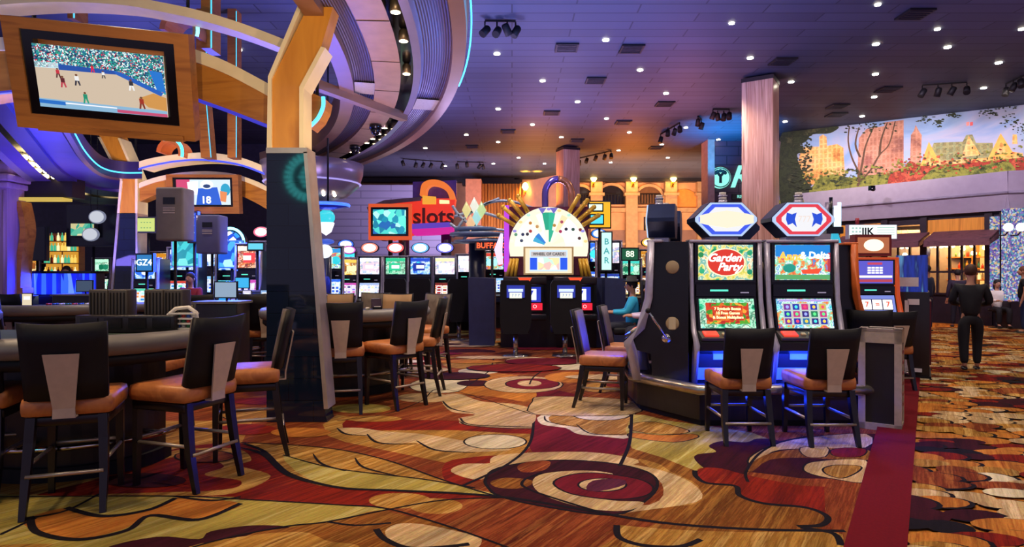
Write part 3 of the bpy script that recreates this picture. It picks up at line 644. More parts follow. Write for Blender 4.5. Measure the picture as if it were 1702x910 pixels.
# shop front, local frame: x along the front, y inward
SFD = (FB-FA).normalized(); ang = math.atan2(SFD.y, SFD.x); LEN = (FB-FA).length
SFM = Matrix.Translation(FA) @ Matrix.Rotation(ang, 4, 'Z') @ Matrix.Translation((0, .25, 0))
def sx(u):                                                # pixel column -> local x on the shop front line
    t_ = (u-CX)/F; A = SFM @ Vector((0, 0, 0)); s_ = (t_*A.y-A.x)/(SFD.x-t_*SFD.y); return s_
DKW = pm('dark_purple_woodwork', '#241820', .4, amt=.2); AWN = grain('awning_plum_canvas', ['#4a2a34', '#6a4048', '#58343c'], (2, 2, 6), .7)
ORG = grain('amber_panel', ['#c47a1c', '#e89a30', '#d08824'], (14, 2, .3), .5)
m = MB(); m.M = SFM
m.box((LEN/2, .35, 3.15), (LEN+2.4, .5, .3), DKW); m.box((LEN/2, .2, .45), (LEN+2.4, .3, .9), DKW); m.box((LEN/2, 3.4, 1.7), (LEN+3, .2, 3.4), pm('shop_back_wall', '#a8743c', .7)); m.box((LEN/2, 1.8, 3.3), (LEN+3, 3.2, .1), DKW)
for u in (1388, 1470, 1535, 1643, 1668): m.box((sx(u), .1, 1.6), (.18, .25, 3.2), DKW)
st(m.build('wall_shopfront'))
for i, (a, b) in enumerate([(1395, 1463), (1541, 1640)]):
    m = MB(); m.M = SFM; m.box(((sx(a)+sx(b))/2, .08, 2.9), (sx(b)-sx(a), .08, .42), ORG); st(m.build('trim_panel_%d' % (i+1)))
GLS = None
def glass():
    if 'clear_glass' in MATS: return MATS['clear_glass']
    mm, nt, b = nodes('clear_glass'); b.inputs['Base Color'].default_value = (.9, .95, 1, 1); b.inputs['Roughness'].default_value = .02; b.inputs['Transmission Weight'].default_value = 1; b.inputs['IOR'].default_value = 1.05
    MATS['clear_glass'] = mm; return mm
for i, (a, b, k) in enumerate([(1390, 1468, 3), (1474, 1532, 3), (1539, 1641, 5)]):
    m = MB(); m.M = SFM; x0, x1 = sx(a), sx(b)
    for j in range(k+1): m.box((x0+(x1-x0)*j/k, .02, 1.65), (.06, .08, 1.55), DKW)
    for z in (.9, 1.55, 2.35): m.box(((x0+x1)/2, .02, z), (x1-x0, .07, .06), DKW)
    w_ = st(m.build('window_%d' % (4+i))); p = MB(); p.M = SFM; p.box(((x0+x1)/2, .03, 1.65), (x1-x0, .012, 1.5), glass()); p.build('pane', w_)
STAIN = emnoise('stained', ['#3a5a9a', '#c8d8f0', '#7a60b0', '#58a0b8', '#e8c890', '#8a70c8'], 24, .75)
for i, (a, b) in enumerate([(1646, 1662), (1672, 1694)]):
    m = MB(); m.M = SFM if i == 0 else Matrix.Identity(4)
    if i == 0: m.box(((sx(a)+sx(b))/2, .0, 1.95), (sx(b)-sx(a), .1, 2.3), STAIN)
    else:
        p = W(1683, 455, 16.9); m.box((p.x, p.y, 2.0), (.34, .34, 2.5), STAIN)
        m.box((p.x, p.y, .38), (.44, .44, .76), DKW)
    o = m.build('stained_glass_panel'); tag(o, ['narrow blue stained-glass panel right of the wide shop window', 'thicker blue stained-glass pillar at the right corner of the shop front'][i], 'glass panel')
# awnings
for (a, b, lab) in [(1400, 1545, 'left plum canvas awning above the shop window'), (1552, 1662, 'right plum canvas awning behind the walking person')]:
    m = MB(); m.M = SFM; x0, x1 = sx(a), sx(b)
    m.prism([(0, 2.75), (-.75, 2.45), (-.75, 2.28), (-.72, 2.28), (-.72, 2.42), (0, 2.7)], 'x', x0, x1, AWN); m.prism([(0, 2.75), (-.75, 2.45), (-.75, 2.3), (0, 2.5)], 'x', x0, x0+.02, AWN); m.prism([(0, 2.75), (-.75, 2.45), (-.75, 2.3), (0, 2.5)], 'x', x1-.02, x1, AWN)
    o = m.build('awning'); tag(o, lab, 'awning', 'awnings on the shop front')
# goods on lit shelves and pendant bulbs inside
for i, (a, b) in enumerate([(1392, 1466), (1476, 1530), (1541, 1590), (1592, 1640)]):
    x0, x1 = sx(a), sx(b); t = thing('display_shelf', ['shelf of bottles behind the far left shop window', 'shelf of bottles behind the middle shop window', 'shelf of bottles left of the walking person', 'shelf of bottles right of the walking person'][i], 'shelf', SFM @ Vector(((x0+x1)/2, 1.4, 0)), ang)
    m = MB(); wx = (x1-x0)*.95
    for z in (.95, 1.3, 1.65, 2.0): m.box((0, 0, z), (wx, .3, .03), WOODD)
    for s_ in (-1, 1): m.box((s_*wx/2, 0, 1.2), (.04, .3, 2.4), WOODD)
    m.box((0, .16, 1.3), (wx, .02, 2.4), em('#ffb860', 1.25)); m.build('shelf_unit', t)  # glowing back panel stands in for the warm shop light
    m = MB()
    for z in (.95, 1.3, 1.65, 2.0):
        n = int(wx/.1)
        for j in range(n):
            if R.random() < .2: continue
            mt = R.choice([pm('b_gold', '#d89a30', .3), pm('b_green', '#3a6a30', .2), pm('b_red', '#a83020', .3), pm('b_cream', '#e8d8a8', .4), pm('b_teal', '#3a8a88', .3), em('#ffd890', 1.4)])
            h_ = R.uniform(.13, .24); m.lathe([(.035, 0), (.035, h_*.6), (.012, h_*.75), (.012, h_)], mt, 7, (-wx/2+.06+j*.1, R.uniform(-.05, .05), z+.016))
    o = m.build('bottle_rows', t); o['kind'] = 'stuff'
BULB = em('#ffdca0', 9)
m0 = MB(); m0.sphere((0, 0, 0), .07, BULB, 10); m0.cyl((0, 0, .06), (0, 0, .6), .006, LEG, 5)
me0 = None
for i in range(34):
    u = R.uniform(1392, 1640); z = R.choice([2.25, 2.35, 2.45, 2.1]); p = SFM @ Vector((sx(u), R.uniform(.4, 1.1), z))
    if me0 is None: o = m0.build('pendant_bulb'); me0 = o
    else: o = me0.copy(); COL.objects.link(o)
    o.location = p; tag(o, 'glowing warm pendant bulb hanging inside the shop windows', 'bulb', 'pendant bulbs in the shop')
for u in (1420, 1500, 1565, 1615):
    p = SFM @ Vector((sx(u), .9, 2.9)); area(p, (p.x, p.y, 0), '#ffb45a', 150, .8)
for (u, v, lab) in [(1676, 378, 'round white globe lamp left on the shop corner'), (1697, 378, 'round white globe lamp right on the shop corner')]:
    p = W(u, v, 16.4); m = MB(); m.sphere((0, 0, 0), .11, em('#ffe8c8', 5), 14); m.tube([(0, 0, -.1), (0, .1, -.2), (0, .34, -.2)], .018, LEG, 6); o = m.build('globe_lamp', None, p); tag(o, lab, 'lamp', 'globe lamps')
# wall-wash from the track heads on the ceiling
for u in (1340, 1420, 1500, 1580, 1660, 1740):
    p = onwall(u, 3.4); q = onwall(u, 0); spot((p.x, p.y, CEIL-.3), (q.x, q.y, 4.9), '#fff0d8', 270, 75, .9, .1)
for (x, y) in ((7, 17.0), (8.8, 14.5), (10.6, 12.5), (14, 11)): spot((x, y, CEIL-.3), (x+3.6, y+3.4, 3.8), '#f0dcf4', 640, 80, .9, .1)  # fill spots without fixtures, added to brighten the fascia
for y in (12.0, ): spot((4.2, y-2.5, CEIL-.2), (6.4, 15.9, 3.5), '#ffd0c0', 700, 60, .9, .1)  # extra spot without a fixture, added to brighten the rose-stone pillar

# ---- left and near-left walls
LW = pm('violet_wall', '#2c2440', .6, amt=.2)
m = MB(); m.box((-17.5, 24.3, 3.25), (17, .3, 6.5), LW); st(m.build('wall_left_far'))
PUR = grain('violet_fluted_stone', ['#8a6a9c', '#a888b8', '#9878a8'], (5, 5, .3), .5)
t = thing('fluted_pilaster', 'violet fluted pilaster with moulded capital at the left edge', 'pilaster', W(8, 455, 13.0)-Vector((0, 0, CH)))
m = MB(); m.box((0, 0, 1.9), (.5, .5, 3.8), PUR); 
for i in range(4): m.cyl((-.19+i*.125, -.25, .2), (-.19+i*.125, -.25, 3.2), .03, PUR, 6)
m.build('shaft', t)
m = MB(); m.box((0, 0, 3.3), (.66, .66, .12), PUR, bev=.03); m.box((0, 0, 3.45), (.78, .78, .14), PUR, bev=.03); m.box((0, 0, 3.65), (.6, .6, .2), PUR, bev=.03); m.build('capital', t)
# ================================================================== CEILING FITTINGS
DL_ = MB(); DL_.lathe([(.0001, -.012), (.046, -.012), (.046, -.02), (.053, -.02), (.053, 0)], em('#fff4da', 22), 12); dl0 = None
RIM = pm('downlight_rim', '#c8b8a0', .4)
pxs = [(826, 89), (1216, 38), (1247, 96), (1459, 7), (1456, 73), (1455, 123), (1453, 161), (1433, 193), (1315, 136), (1305, 202), (1007, 66), (902, 134), (1064, 116), (1107, 155), (960, 169), (1008, 197), (828, 181), (885, 207), (1046, 220), (1698, 48), (1660, 104), (1635, 146),
       (933, 228), (828, 236), (775, 224), (707, 246), (1100, 240), (1028, 250), (1110, 262), (1140, 212), (397, 82), (1558, 48), (1575, 78), (1194, 232), (862, 262), (905, 272), (1015, 270), (820, 272), (740, 276)]
for i, (u, v) in enumerate(pxs):
    p = Cc(u, v)
    if dl0 is None: dl0 = o = DL_.build('ceiling_downlight')
    else: o = dl0.copy(); COL.objects.link(o)
    o.location = p; s_ = 1.0 if p.y < 13 else 1.3; o.scale = (s_, s_, 1); tag(o, 'small bright recessed downlight in the dark ceiling', 'ceiling light', 'recessed ceiling downlights')
v0 = None; VM = pm('vent_black', '#0e0f16', .6)
for (u, v) in [(942, 78), (1050, 80), (990, 133), (1105, 172), (917, 187), (1036, 203), (845, 218), (959, 233), (1521, 22), (1301, 101), (1392, 176), (1476, 148), (785, 243), (1390, 190), (1090, 245)]:
    p = Cc(u, v)
    if v0 is None:
        t = thing('ceiling_vent', 'dark rectangular air vent set in the ceiling', 'vent', p, 0, 'ceiling vents'); m = MB(); m.box((0, 0, -.02), (.5, .5, .04), VM); m.build('frame', t)
        m = MB()
        for j in range(5): m.box((0, -.18+j*.09, -.045), (.42, .02, .02), pm('vent_slat', '#2a2c38', .5))
        m.build('slats', t); v0 = t
    else: dup(v0, p, 0, 'dark rectangular air vent set in the ceiling', 'ceiling vents')
def track(lab, px, Yd=None, lit=True, up=.35):
    """a ceiling track with several spot heads; px = image positions of the heads"""
    P = [Cc(u, v) for u, v in px]; t = thing('track_light', lab, 'track light', P[0])
    m = MB(); a, b = P[0]-P[0], P[-1]-P[0]; m.tube([a+Vector((0, 0, -.03)), b+Vector((0, 0, -.03))], .025, BLK, 4); m.build('track', t)
    for p in P:
        q = p-P[0]; m = MB(); m.cyl(q+Vector((0, 0, -.04)), q+Vector((0, 0, -.16)), .015, BLK, 6); m.M = Matrix.Translation(q+Vector((0, 0, -.24))) @ Euler((R.uniform(.3, .8), 0, R.uniform(-1, 3))).to_matrix().to_4x4()
        m.lathe([(.05, .13), (.075, .1), (.08, -.1), (.07, -.1)], BLK, 10); m.lathe([(.0001, -.085), (.065, -.085)], em('#ffd890', 12 if lit and R.random() < .6 else .3), 10); h = m.build('spot_head', t)
track('row of black track spots over the orange sunset glow, near the blue patch', [(1098, 222), (1110, 210), (1121, 208), (1130, 203)])
track('four black spot heads hanging in the blue-lit ceiling patch', [(1185, 180), (1193, 182), (1203, 182), (1212, 180)], lit=False)
track('single bright track spot between the orange glow and the blue patch', [(1160, 192), (1166, 198)])
track('black track spots at the top edge, nearest the big ring canopy', [(806, 32), (826, 33), (843, 30), (857, 33)])
track('track spots above the red machine sign', [(670, 263), (691, 266), (703, 266), (716, 267), (735, 268)])
track('track spots left of the fluted timber wall', [(760, 268), (776, 265), (797, 268), (803, 269)])
track('track spots right of the distant square pillar', [(963, 262), (975, 258), (990, 254), (1005, 252), (1016, 250)])
track('track spots above the middle of the painted park wall', [(1533, 140), (1559, 139), (1582, 137), (1607, 135)])
track('track spots at the far right edge of the ceiling', [(1672, 138), (1684, 130), (1697, 123), (1715, 118)])

# ================================================================== RING CANOPY (big, upper centre)
K = 2.6; RC = Vector((-6.1*K, 2.2*K, 0)); ZR = CH+K
RIB = None
def ribbed(name, c1, c2, period):
    if name in MATS: return MATS[name]
    m, nt, b = nodes(name); N = nt.nodes; L = nt.links
    tc = N.new('ShaderNodeTexCoord'); t = N.new('ShaderNodeTexWave'); t.wave_type = 'RINGS'; t.rings_direction = 'Z'; t.inputs['Scale'].default_value = PI/(10*period)*2/2
    L.new(tc.outputs['Object'], t.inputs['Vector']); cr = ramp(N, [c1, c2]); L.new(t.outputs['Fac'], cr.inputs['Fac']); L.new(cr.outputs['Color'], b.inputs['Base Color'])
    b.inputs['Roughness'].default_value = .45; b.inputs['Metallic'].default_value = .1
    bp = N.new('ShaderNodeBump'); bp.inputs['Strength'].default_value = .8; bp.inputs['Distance'].default_value = .02; L.new(t.outputs['Fac'], bp.inputs['Height']); L.new(bp.outputs['Normal'], b.inputs['Normal'])
    MATS[name] = m; return m
RIBM = ribbed('ribbed_violet_metal', '#3c3048', '#75688a', .03)
BRZ = pm('bronze_lip', '#96705a', .35, .35, .08, 3); TANP = tiles('tan_canopy_panel', '#a88468', '#5a4436', 1.3, 5, .012, .4)
LILM = pm('lilac_metal', '#8f84a0', .3, .4, .08, 3); PALEM = pm('pale_satin_metal', '#cbbfb8', .3, .3, .1, 30)
def ring_band(m, r0, z0, r1, z1, a0, a1, mat, n=60, smooth=True):
    vs = []
    for i in range(n+1):
        a = math.radians(a0+(a1-a0)*i/n)
        vs += [(r0*math.cos(a), r0*math.sin(a), z0), (r1*math.cos(a), r1*math.sin(a), z1)]
    m.add(vs, [(2*i, 2*i+1, 2*i+3, 2*i+2) for i in range(n)], mat, smooth)
A_0, A_1 = -32, 46
t = thing('ring_canopy', 'huge curved ribbed canopy ring with blue neon rim hanging over the gaming tables', 'canopy', (RC.x, RC.y, ZR))
rk = lambda r: r*K
m = MB(); ring_band(m, rk(5.30), .0, rk(5.375), 0, A_0, A_1, BRZ); ring_band(m, rk(5.30), 0, rk(5.29), .42, A_0, A_1, BRZ); ring_band(m, rk(5.375), 0, rk(5.375), .09, A_0, A_1, BRZ); m.build('inner_fascia', t)
m = MB(); ring_band(m, rk(5.375), .09, rk(5.487), .09, A_0, A_1, RIBM); m.build('inner_ribbed_soffit', t)
m = MB(); ring_band(m, rk(5.487), .09, rk(5.487), .02, A_0, A_1, BRZ); ring_band(m, rk(5.487), .02, rk(5.62), .02, A_0, A_1, pm('tan_panel', '#a88468', .4, .15, .1))
for a in range(A_0, A_1, 5):
    m.box((rk(5.553)*math.cos(math.radians(a)), rk(5.553)*math.sin(math.radians(a)), .02), (rk(.133), .012, .012), pm('panel_seam', '#4a382e', .6), (0, 0, math.radians(a)))
m.build('panelled_soffit', t)
m = MB(); ring_band(m, rk(5.62), .02, rk(5.62), .2, A_0, A_1, BLKG); ring_band(m, rk(5.62), .2, rk(5.683), .2, A_0, A_1, BLKG); ring_band(m, rk(5.683), .2, rk(5.683), .0, A_0, A_1, BLKG); m.build('light_slot', t)
m = MB(); ring_band(m, rk(5.683), 0, rk(5.72), .0, A_0, A_1, LILM); ring_band(m, rk(5.72), 0, rk(5.73), .07, A_0, A_1, LILM); m.build('lilac_rail', t)
m = MB(); ring_band(m, rk(5.73), .07, rk(5.86), .07, A_0, A_1, RIBM); m.build('outer_ribbed_soffit', t)
m = MB(); ring_band(m, rk(5.86), .07, rk(5.865), 0, A_0, A_1, BRZ); ring_band(m, rk(5.865), 0, rk(5.924), .0, A_0, A_1, BRZ); ring_band(m, rk(5.924), 0, rk(5.935), .34, A_0, A_1, BRZ); ring_band(m, rk(5.935), .34, rk(5.29), .42, A_0, A_1, BRZ)
for a in (A_0, A_1):
    ca, sa = math.cos(math.radians(a)), math.sin(math.radians(a)); m.add([(rk(5.30)*ca, rk(5.3)*sa, 0), (rk(5.924)*ca, rk(5.924)*sa, 0), (rk(5.935)*ca, rk(5.935)*sa, .34), (rk(5.29)*ca, rk(5.29)*sa, .42)], [(0, 1, 2, 3)], BRZ)
m.build('outer_fascia', t)
m = MB(); m.tube([(rk(5.945)*math.cos(math.radians(a/2)), rk(5.945)*math.sin(math.radians(a/2)), .12) for a in range(-60, 26)], .010, em('#2ab0f4', 4.5), 6); m.build('neon_rim', t)
for (a, r0, r1, z) in [(12.3, 5.38, 5.49, .085), (14.5, 5.73, 5.86, .06)]:
    m = MB(); ring_band(m, rk(r0), z-.02, rk(r1), z-.02, a, a+2.3, PALEM, 6); o = m.build('pale_joint_panel', t)
m = MB()
pa, pb = W(500, 128, K*F/(CY-128)), W(672, 192, K*F/(CY-192)); m.tube([pa-Vector(t.location)+Vector((0, 0, -.03)), pb-Vector(t.location)+Vector((0, 0, -.03))], .09, BRZ, 4); m.build('cross_beam', t)
for (u, v) in [(668, 77), (669, 130), (655, 220), (640, 238), (628, 228), (612, 243), (590, 258), (664, 30), (560, 268)]:
    Y = K*F/(CY-v); p = W(u, v, Y)-Vector(t.location)
    d = Vector((p.x, p.y, 0)); d = d.normalized()*rk(5.65); p = Vector((d.x, d.y, .12))
    m = MB(); m.lathe([(.03, .08), (.055, .05), (.06, -.06), (.045, -.06)], STEEL, 10, p); m.lathe([(.0001, -.064), (.05, -.064)], em('#ffe8b8', 16), 10, p); m.build('slot_spot', t)
for (a, r) in [(21.3, 5.56), (29, 5.57)]:
    p = Vector((rk(r)*math.cos(math.radians(a)), rk(r)*math.sin(math.radians(a)), 0)); m = MB(); m.cyl(p, p+Vector((0, 0, -.06)), .11, BLKG, 12); m.sphere(p+Vector((0, 0, -.09)), .09, BLKG, 12); m.build('camera_dome', t)
for a in range(-25, 46, 14):
    m = MB(); x, y = rk(5.6)*math.cos(math.radians(a)), rk(5.6)*math.sin(math.radians(a)); m.cyl((x, y, .36), (x, y, CEIL-ZR), .03, BLK, 8); m.build('hanger_rod', t)
# lights in the slot wash the floor; unseen lamps added above the ring colour the ceiling
# lower drum canopy behind
t = thing('drum_canopy', 'smaller rounded violet canopy under the end of the big ring', 'canopy', (W(520, 330, 13.2).x, 13.2, 3.05))
m = MB(); m.lathe([(.4, 0), (.7, .08), (.95, .3), (1.03, .55), (1.05, .75), (.8, .8)], LILM, 40, sy=1); m.build('shell', t)
m = MB(); m.lathe([(.98, .36), (1.0, .35), (.98, .33)], em('#b9a8ff', .8), 40); m.cyl((0, 0, .7), (0, 0, CEIL-3.05), .06, BLK, 8); m.build('light_strip', t)
for a in (-95, -75, -55, -35):
    m = MB(); x, y = .7*math.cos(math.radians(a)), .7*math.sin(math.radians(a)); m.sphere((x, y, .05), .035, em('#fff0c0', 18), 8); m.build('bulb', t)
t = thing('blue_disc_canopy', 'small blue-lit disc over the cyan animated machine beside the dark pier', 'canopy', (W(545, 350, 12).x, 12, 2.72))
m = MB(); m.lathe([(.1, 0), (.4, .06), (.4, .12), (.1, .16)], pm('deep_blue', '#1c35b0', .3), 30, sx=1); m.build('disc', t)
m = MB(); m.lathe([(.405, .06), (.42, .09), (.405, .12)], em('#3a6aff', 2), 30); m.cyl((0,0,.1),(0,0,CEIL-2.72), .02, BLK, 6); m.build('neon_rim', t)

# ---- left ring canopy (violet, lower)
ZL = 3.45; kl = ZL-CH
def onz(u, v, k): return W(u, v, k*F/(CY-v))
rungs_o = [(-90, 180), (0, 263), (50, 303), (99, 326), (148, 338), (200, 342), (232, 340)]
rungs_i = [(70, 140), (122, 232), (140, 262), (160, 283), (180, 293), (206, 297), (236, 297)]
so, si = smooth2(rungs_o, 6, False), smooth2(rungs_i, 6, False)
PO = [onz(u, v, kl) for u, v in so]; PI_ = [onz(u, v, kl) for u, v in si]
org = Vector((-9, 11, ZL)); t = thing('left_ring_canopy', 'violet curved canopy ring with a lit amber light slot, upper left below the big TV', 'canopy', org)
VIO = pm('violet_soffit', '#5d4a9e', .35, .3, .12, 2); VIOD = pm('violet_dark', '#3a2f66', .4, .2, .12, 2)
def lerpband(m, f0, z0, f1, z1, mat):
    vs = []
    for a, b in zip(PI_, PO): vs += [a.lerp(b, f0)-org+Vector((0, 0, z0)), a.lerp(b, f1)-org+Vector((0, 0, z1))]
    m.add(vs, [(2*i, 2*i+1, 2*i+3, 2*i+2) for i in range(len(PO)-1)], mat, True)
m = MB(); lerpband(m, 0, .35, 0, 0, VIOD); lerpband(m, 0, 0, .06, 0, BRZ); lerpband(m, .06, 0, .1, .06, VIOD); m.build('inner_fascia', t)
m = MB(); lerpband(m, .1, .06, .42, .06, VIO); m.build('inner_soffit', t); m = MB(); lerpband(m, .42, .06, .42, 0, VIO); lerpband(m, .42, 0, .62, 0, VIOD); m.build('panelled_soffit', t)
m = MB(); lerpband(m, .62, 0, .62, .15, BLKG); lerpband(m, .62, .15, .7, .15, BLKG); lerpband(m, .7, .15, .7, 0, BLKG); m.build('light_slot', t)
m = MB(); lerpband(m, .7, 0, .9, 0, VIO); lerpband(m, .9, 0, 1, -.02, LILM); lerpband(m, 1, -.02, 1.02, .3, LILM); lerpband(m, 1.02, .3, 0, .35, VIOD); m.build('outer_soffit', t)
m = MB(); m.tube([a-org+Vector((0, 0, .12)) for a in PI_[4:]], .014, em('#3ab0dc', 3), 6); m.build('neon_rim', t)
for i in range(8, len(PO)-8, 2):
    p = PI_[i].lerp(PO[i], .66)-org+Vector((0, 0, .08)); m = MB(); m.sphere(p, .05, em('#ffdf98', 12), 8); m.build('slot_spot', t)
for i in (6, 20, 34):
    p = PI_[i].lerp(PO[i], .5)-org; m = MB(); m.cyl(p+Vector((0, 0, .3)), (p.x, p.y, CEIL-ZL), .03, BLK, 8); m.build('hanger_rod', t)
area((-8.5, 11.5, 1.8), (-8.5, 12.0, 4), '#8070f0', 90, 1.2); area((-5.5, 6.5, 3.0), (-5.5, 6.5, 9), '#7a80e0', 30, .8)
spot((-5.5, 5.0, 2.2), (-7.5, 9.5, 3.5), '#a890ff', 90, 70)
area((-2.2, 9.6, 2.0), (-2.5, 10.2, 5), '#c0a8e8', 60, .8); area((-1.2, 7.5, 1.9), (-1.2, 8.0, 5), '#f0c8b0', 40, .8)
spot((-1.5, 2.0, 2.0), (-3.6, 6.2, 3.8), '#ffdcac', 260, 75, 1, .03)  # unseen warm spot added to brighten the arched beams
spot((-6.2, 9.6, 2.0), (-7.9, 12.9, 3.6), '#ffca80', 260, 50); spot((-5.0, 9.5, 2.3), (-6.0, 12.6, 3.9), '#ffe0b0', 300, 70)  # unseen warm fill spots added for the far pier and its arches
spot((1.2, 3.6, 2.4), (-1.2, 6.8, 4.2), '#ffd8c0', 130, 75, 1, .03); spot((-.2, 2.0, 2.2), (-2.2, 6.2, 3.7), '#ffdcac', 200, 45, 1, .03)  # unseen warm spots added to lift the ring and the gold veneer

# ---- arched timber beams
def beam(name, lab, px_top, px_bot, Y, depth, face, edge, edgew, neon=None, cat='beam'):
    t = thing(name, lab, cat, (0, Y, 0)); a, b = smooth2(px_top, 6, False), smooth2(px_bot, 6, False)
    n = len(a); TT = [W(u, v, Y) for u, v in a]; BB = [W(u, v, Y) for u, v in b]
    m = MB(); e = edgew/F*Y
    def bd(P0, P1, y0, y1, mat):
        vs = [];
        for p, q in zip(P0, P1): vs += [(p.x, y0, p.z), (q.x, y0, q.z), (p.x, y1, p.z), (q.x, y1, q.z)]
        fs = []
        for i in range(n-1):
            j = 4*i; fs += [(j, j+1, j+5, j+4), (j+2, j+6, j+7, j+3), (j, j+4, j+6, j+2), (j+1, j+3, j+7, j+5)]
        fs += [(0, 2, 3, 1), (4*n-4, 4*n-3, 4*n-1, 4*n-2)]
        m.add(vs, fs, mat)
    MID = [Vector((p.x, 0, p.z-e)) for p in TT]
    if face: bd(MID, BB, .03, depth, face); m.build('timber_face', t); m = MB()
    bd(TT, MID, 0, depth+.04, edge); m.build('cream_edge', t)
    if neon:
        m = MB(); m.tube([(q.x, -.01, q.z-.02) for q in BB], .018, neon, 6); m.build('neon_strip', t)
    return t
beam('curved_beam', 'slim cream arched beam crossing the top left corner', [(-80, 4), (0, -8), (100, -13), (200, -8), (265, 3), (330, 17), (400, 38), (474, 66)], [(-80, 20), (0, 5), (100, 2), (200, 6), (265, 19), (330, 34), (400, 56), (470, 84)], 6.6, .25, None, CREAM, 16)
beam('curved_beam', 'amber timber arched beam with cream top carrying the big television', [(-80, 70), (0, 62), (100, 60), (200, 62), (300, 78), (330, 84), (380, 104), (448, 140)], [(-80, 165), (0, 152), (100, 145), (200, 140), (300, 152), (330, 164), (380, 182), (447, 208)], 6.55, .35, WOOD, CREAM, 21, em('#4b4aff', .5))
beam('curved_beam', 'cream arched beam with small spots beneath, above the football television', [(231, 269), (240, 266), (262, 261), (300, 256), (345, 254), (400, 262), (450, 281)], [(231, 280), (240, 277), (262, 272), (300, 266), (345, 265), (400, 273), (450, 292)], 12.6, .5, None, CREAM, 11, em('#3a4aff', 1.5))
beam('curved_beam', 'timber arched beam carrying the small football television', [(231, 305), (240, 301), (262, 294), (300, 287), (350, 285), (400, 292), (450, 313)], [(231, 335), (240, 331), (262, 323), (300, 320), (350, 320), (400, 326), (450, 352)], 12.9, .3, WOOD, CREAM, 8)
for (u0, u1, v0_, v1, Y, lab) in [(326, 342, 168, 262, 11.8, 'timber hanger with blue edge right of the big television'), (378, 392, 188, 262, 11.8, 'timber hanger with blue edge midway to the dark pier'), (334, 350, -20, 80, 7.2, 'timber hanger with blue edge above the big television'), (112, 122, 0, 30, 7.2, 'short timber hanger behind the top of the big television')]:
    m = MB(); a, b, c_, d = W(u0, v0_, Y), W(u1, v0_, Y), W(u1+8 if u0 == 326 else u1, v1, Y), W(u0+8 if u0 == 326 else u0, v1, Y)
    t = thing('beam_hanger', lab, 'hanger', (0, Y, 0)); m.prism([(a.x, CEIL), (b.x, CEIL), (b.x, b.z), (c_.x, c_.z), (d.x, d.z), (a.x, a.z)], 'y', 0, .25, WOODD); m.build('timber_post', t)
    m = MB(); m.tube([(b.x+.01, -.005, CEIL-.05), (b.x+.01, -.005, b.z), (c_.x+.01, -.005, c_.z)], .009, em('#3aa0c4', 2), 5); m.build('neon_strip', t)
t = thing('curled_fin', 'rosy curled fin with cyan neon edge above the big television corner', 'fin', W(297, 50, 7.0)); m = MB()
arcp = ell(0, 0, .22, .24, 14, -.3, PI+.2)
m.prism(arcp+[(p[0]*.72, p[1]*.72) for p in arcp[::-1]], 'y', 0, .35, pm('rosy_panel', '#9a5a50', .5)); m.build('fin', t); m = MB(); m.tube([(p[0], -.01, p[1]) for p in arcp[:9]], .02, em('#6ae0f0', 3.5), 6); m.cyl((0,.2,.2),(0,.2,CEIL-t.location.z),.02,BLK,6); m.build('neon_edge', t)
t = thing('curled_fin', 'orange curled fin with cyan neon edge on the arch left of the football television', 'fin', W(290, 254, 12.4)); m = MB()
m.prism([(p[0]*1.2-.1, p[1]*1.2) for p in arcp]+[(p[0]*.8-.1, p[1]*.8) for p in arcp[::-1]], 'y', 0, .4, pm('orange_panel', '#c0622c', .5)); m.build('fin', t); m = MB(); m.tube([(p[0]*1.2-.1, -.01, p[1]*1.2) for p in arcp[:10]], .03, em('#3ac0f0', 4), 6); m.build('neon_edge', t)
t = thing('curled_fin', 'amber side fin with blue neon curve right of the dark pier', 'fin', (0, 7.1, 0)); m = MB()
q = [(508, 150), (540, 164), (537, 180), (528, 198), (514, 212), (505, 205)]; m.prism([(W(u, v, 7.1).x, W(u, v, 7.1).z) for u, v in q], 'y', 0, .3, WOOD); m.build('fin', t)
m = MB(); m.tube([W(u, v, 7.1)-Vector((0, 7.12, 0)) for u, v in smooth2([(538, 162), (538, 178), (529, 198), (514, 213)], 5, False)], .022, em('#3aa8ff', 4), 6); m.cyl((W(525,160,7.2).x,.15,W(525,160,7.2).z),(W(525,160,7.2).x,.15,4.2),.02,BLK,6); m.build('neon_edge', t)

# ---- piers
def pier(lab, Y, depth, tile, upper, edgeL, edgeR, lean, tile_tag):
    t = thing('tiled_pier', lab, 'pier', (0, Y, 0))
    def P(q): return [(W(u, v, Y).x, W(u, v, Y).z) for u, v in q]
    m = MB(); m.prism(P(tile), 'y', 0, depth, DARKTILE); m.build('dark_shaft', t)
    m = MB(); m.prism(P(upper), 'y', .012, depth-.01, GOLDW); m.build('gold_shaft', t)
    for q in edgeL: m = MB(); m.prism(P(q), 'y', -.012, depth+.01, CREAM); m.build('cream_edge', t)
    for q in edgeR: m = MB(); m.prism(P(q), 'y', -.014, depth+.012, pm('pale_edge', '#c2b8ae', .35, .5)); m.build('steel_edge', t)
    return t
base = lambda Y: CY+CH*F/Y
pA = pier('large near pier, dark glazed tile below and gold veneer above, leaning under the ring', 6.3, .24,
     [(443, 253), (505, 253), (541, 690), (544, base(6.3)-.5), (443, base(6.3)-.5)],
     [(452, 246), (452, 131), (512, 8), (520, -20), (562, -20), (533, 78), (498, 145), (498, 246)],
     [[(444, 253), (452, 253), (452, 131), (446, 128)], [(446, 128), (452, 131), (516, -20), (508, -20)], [(498, 253), (505, 253), (505, 147), (498, 145)], [(498, 145), (505, 147), (541, 80), (534, 78)]],
     [[(505, 253), (511, 253), (546, 680), (539, 680)], [(443, 255), (511, 255), (511, 246), (443, 246)]], None, None)
tb = lambda v: v
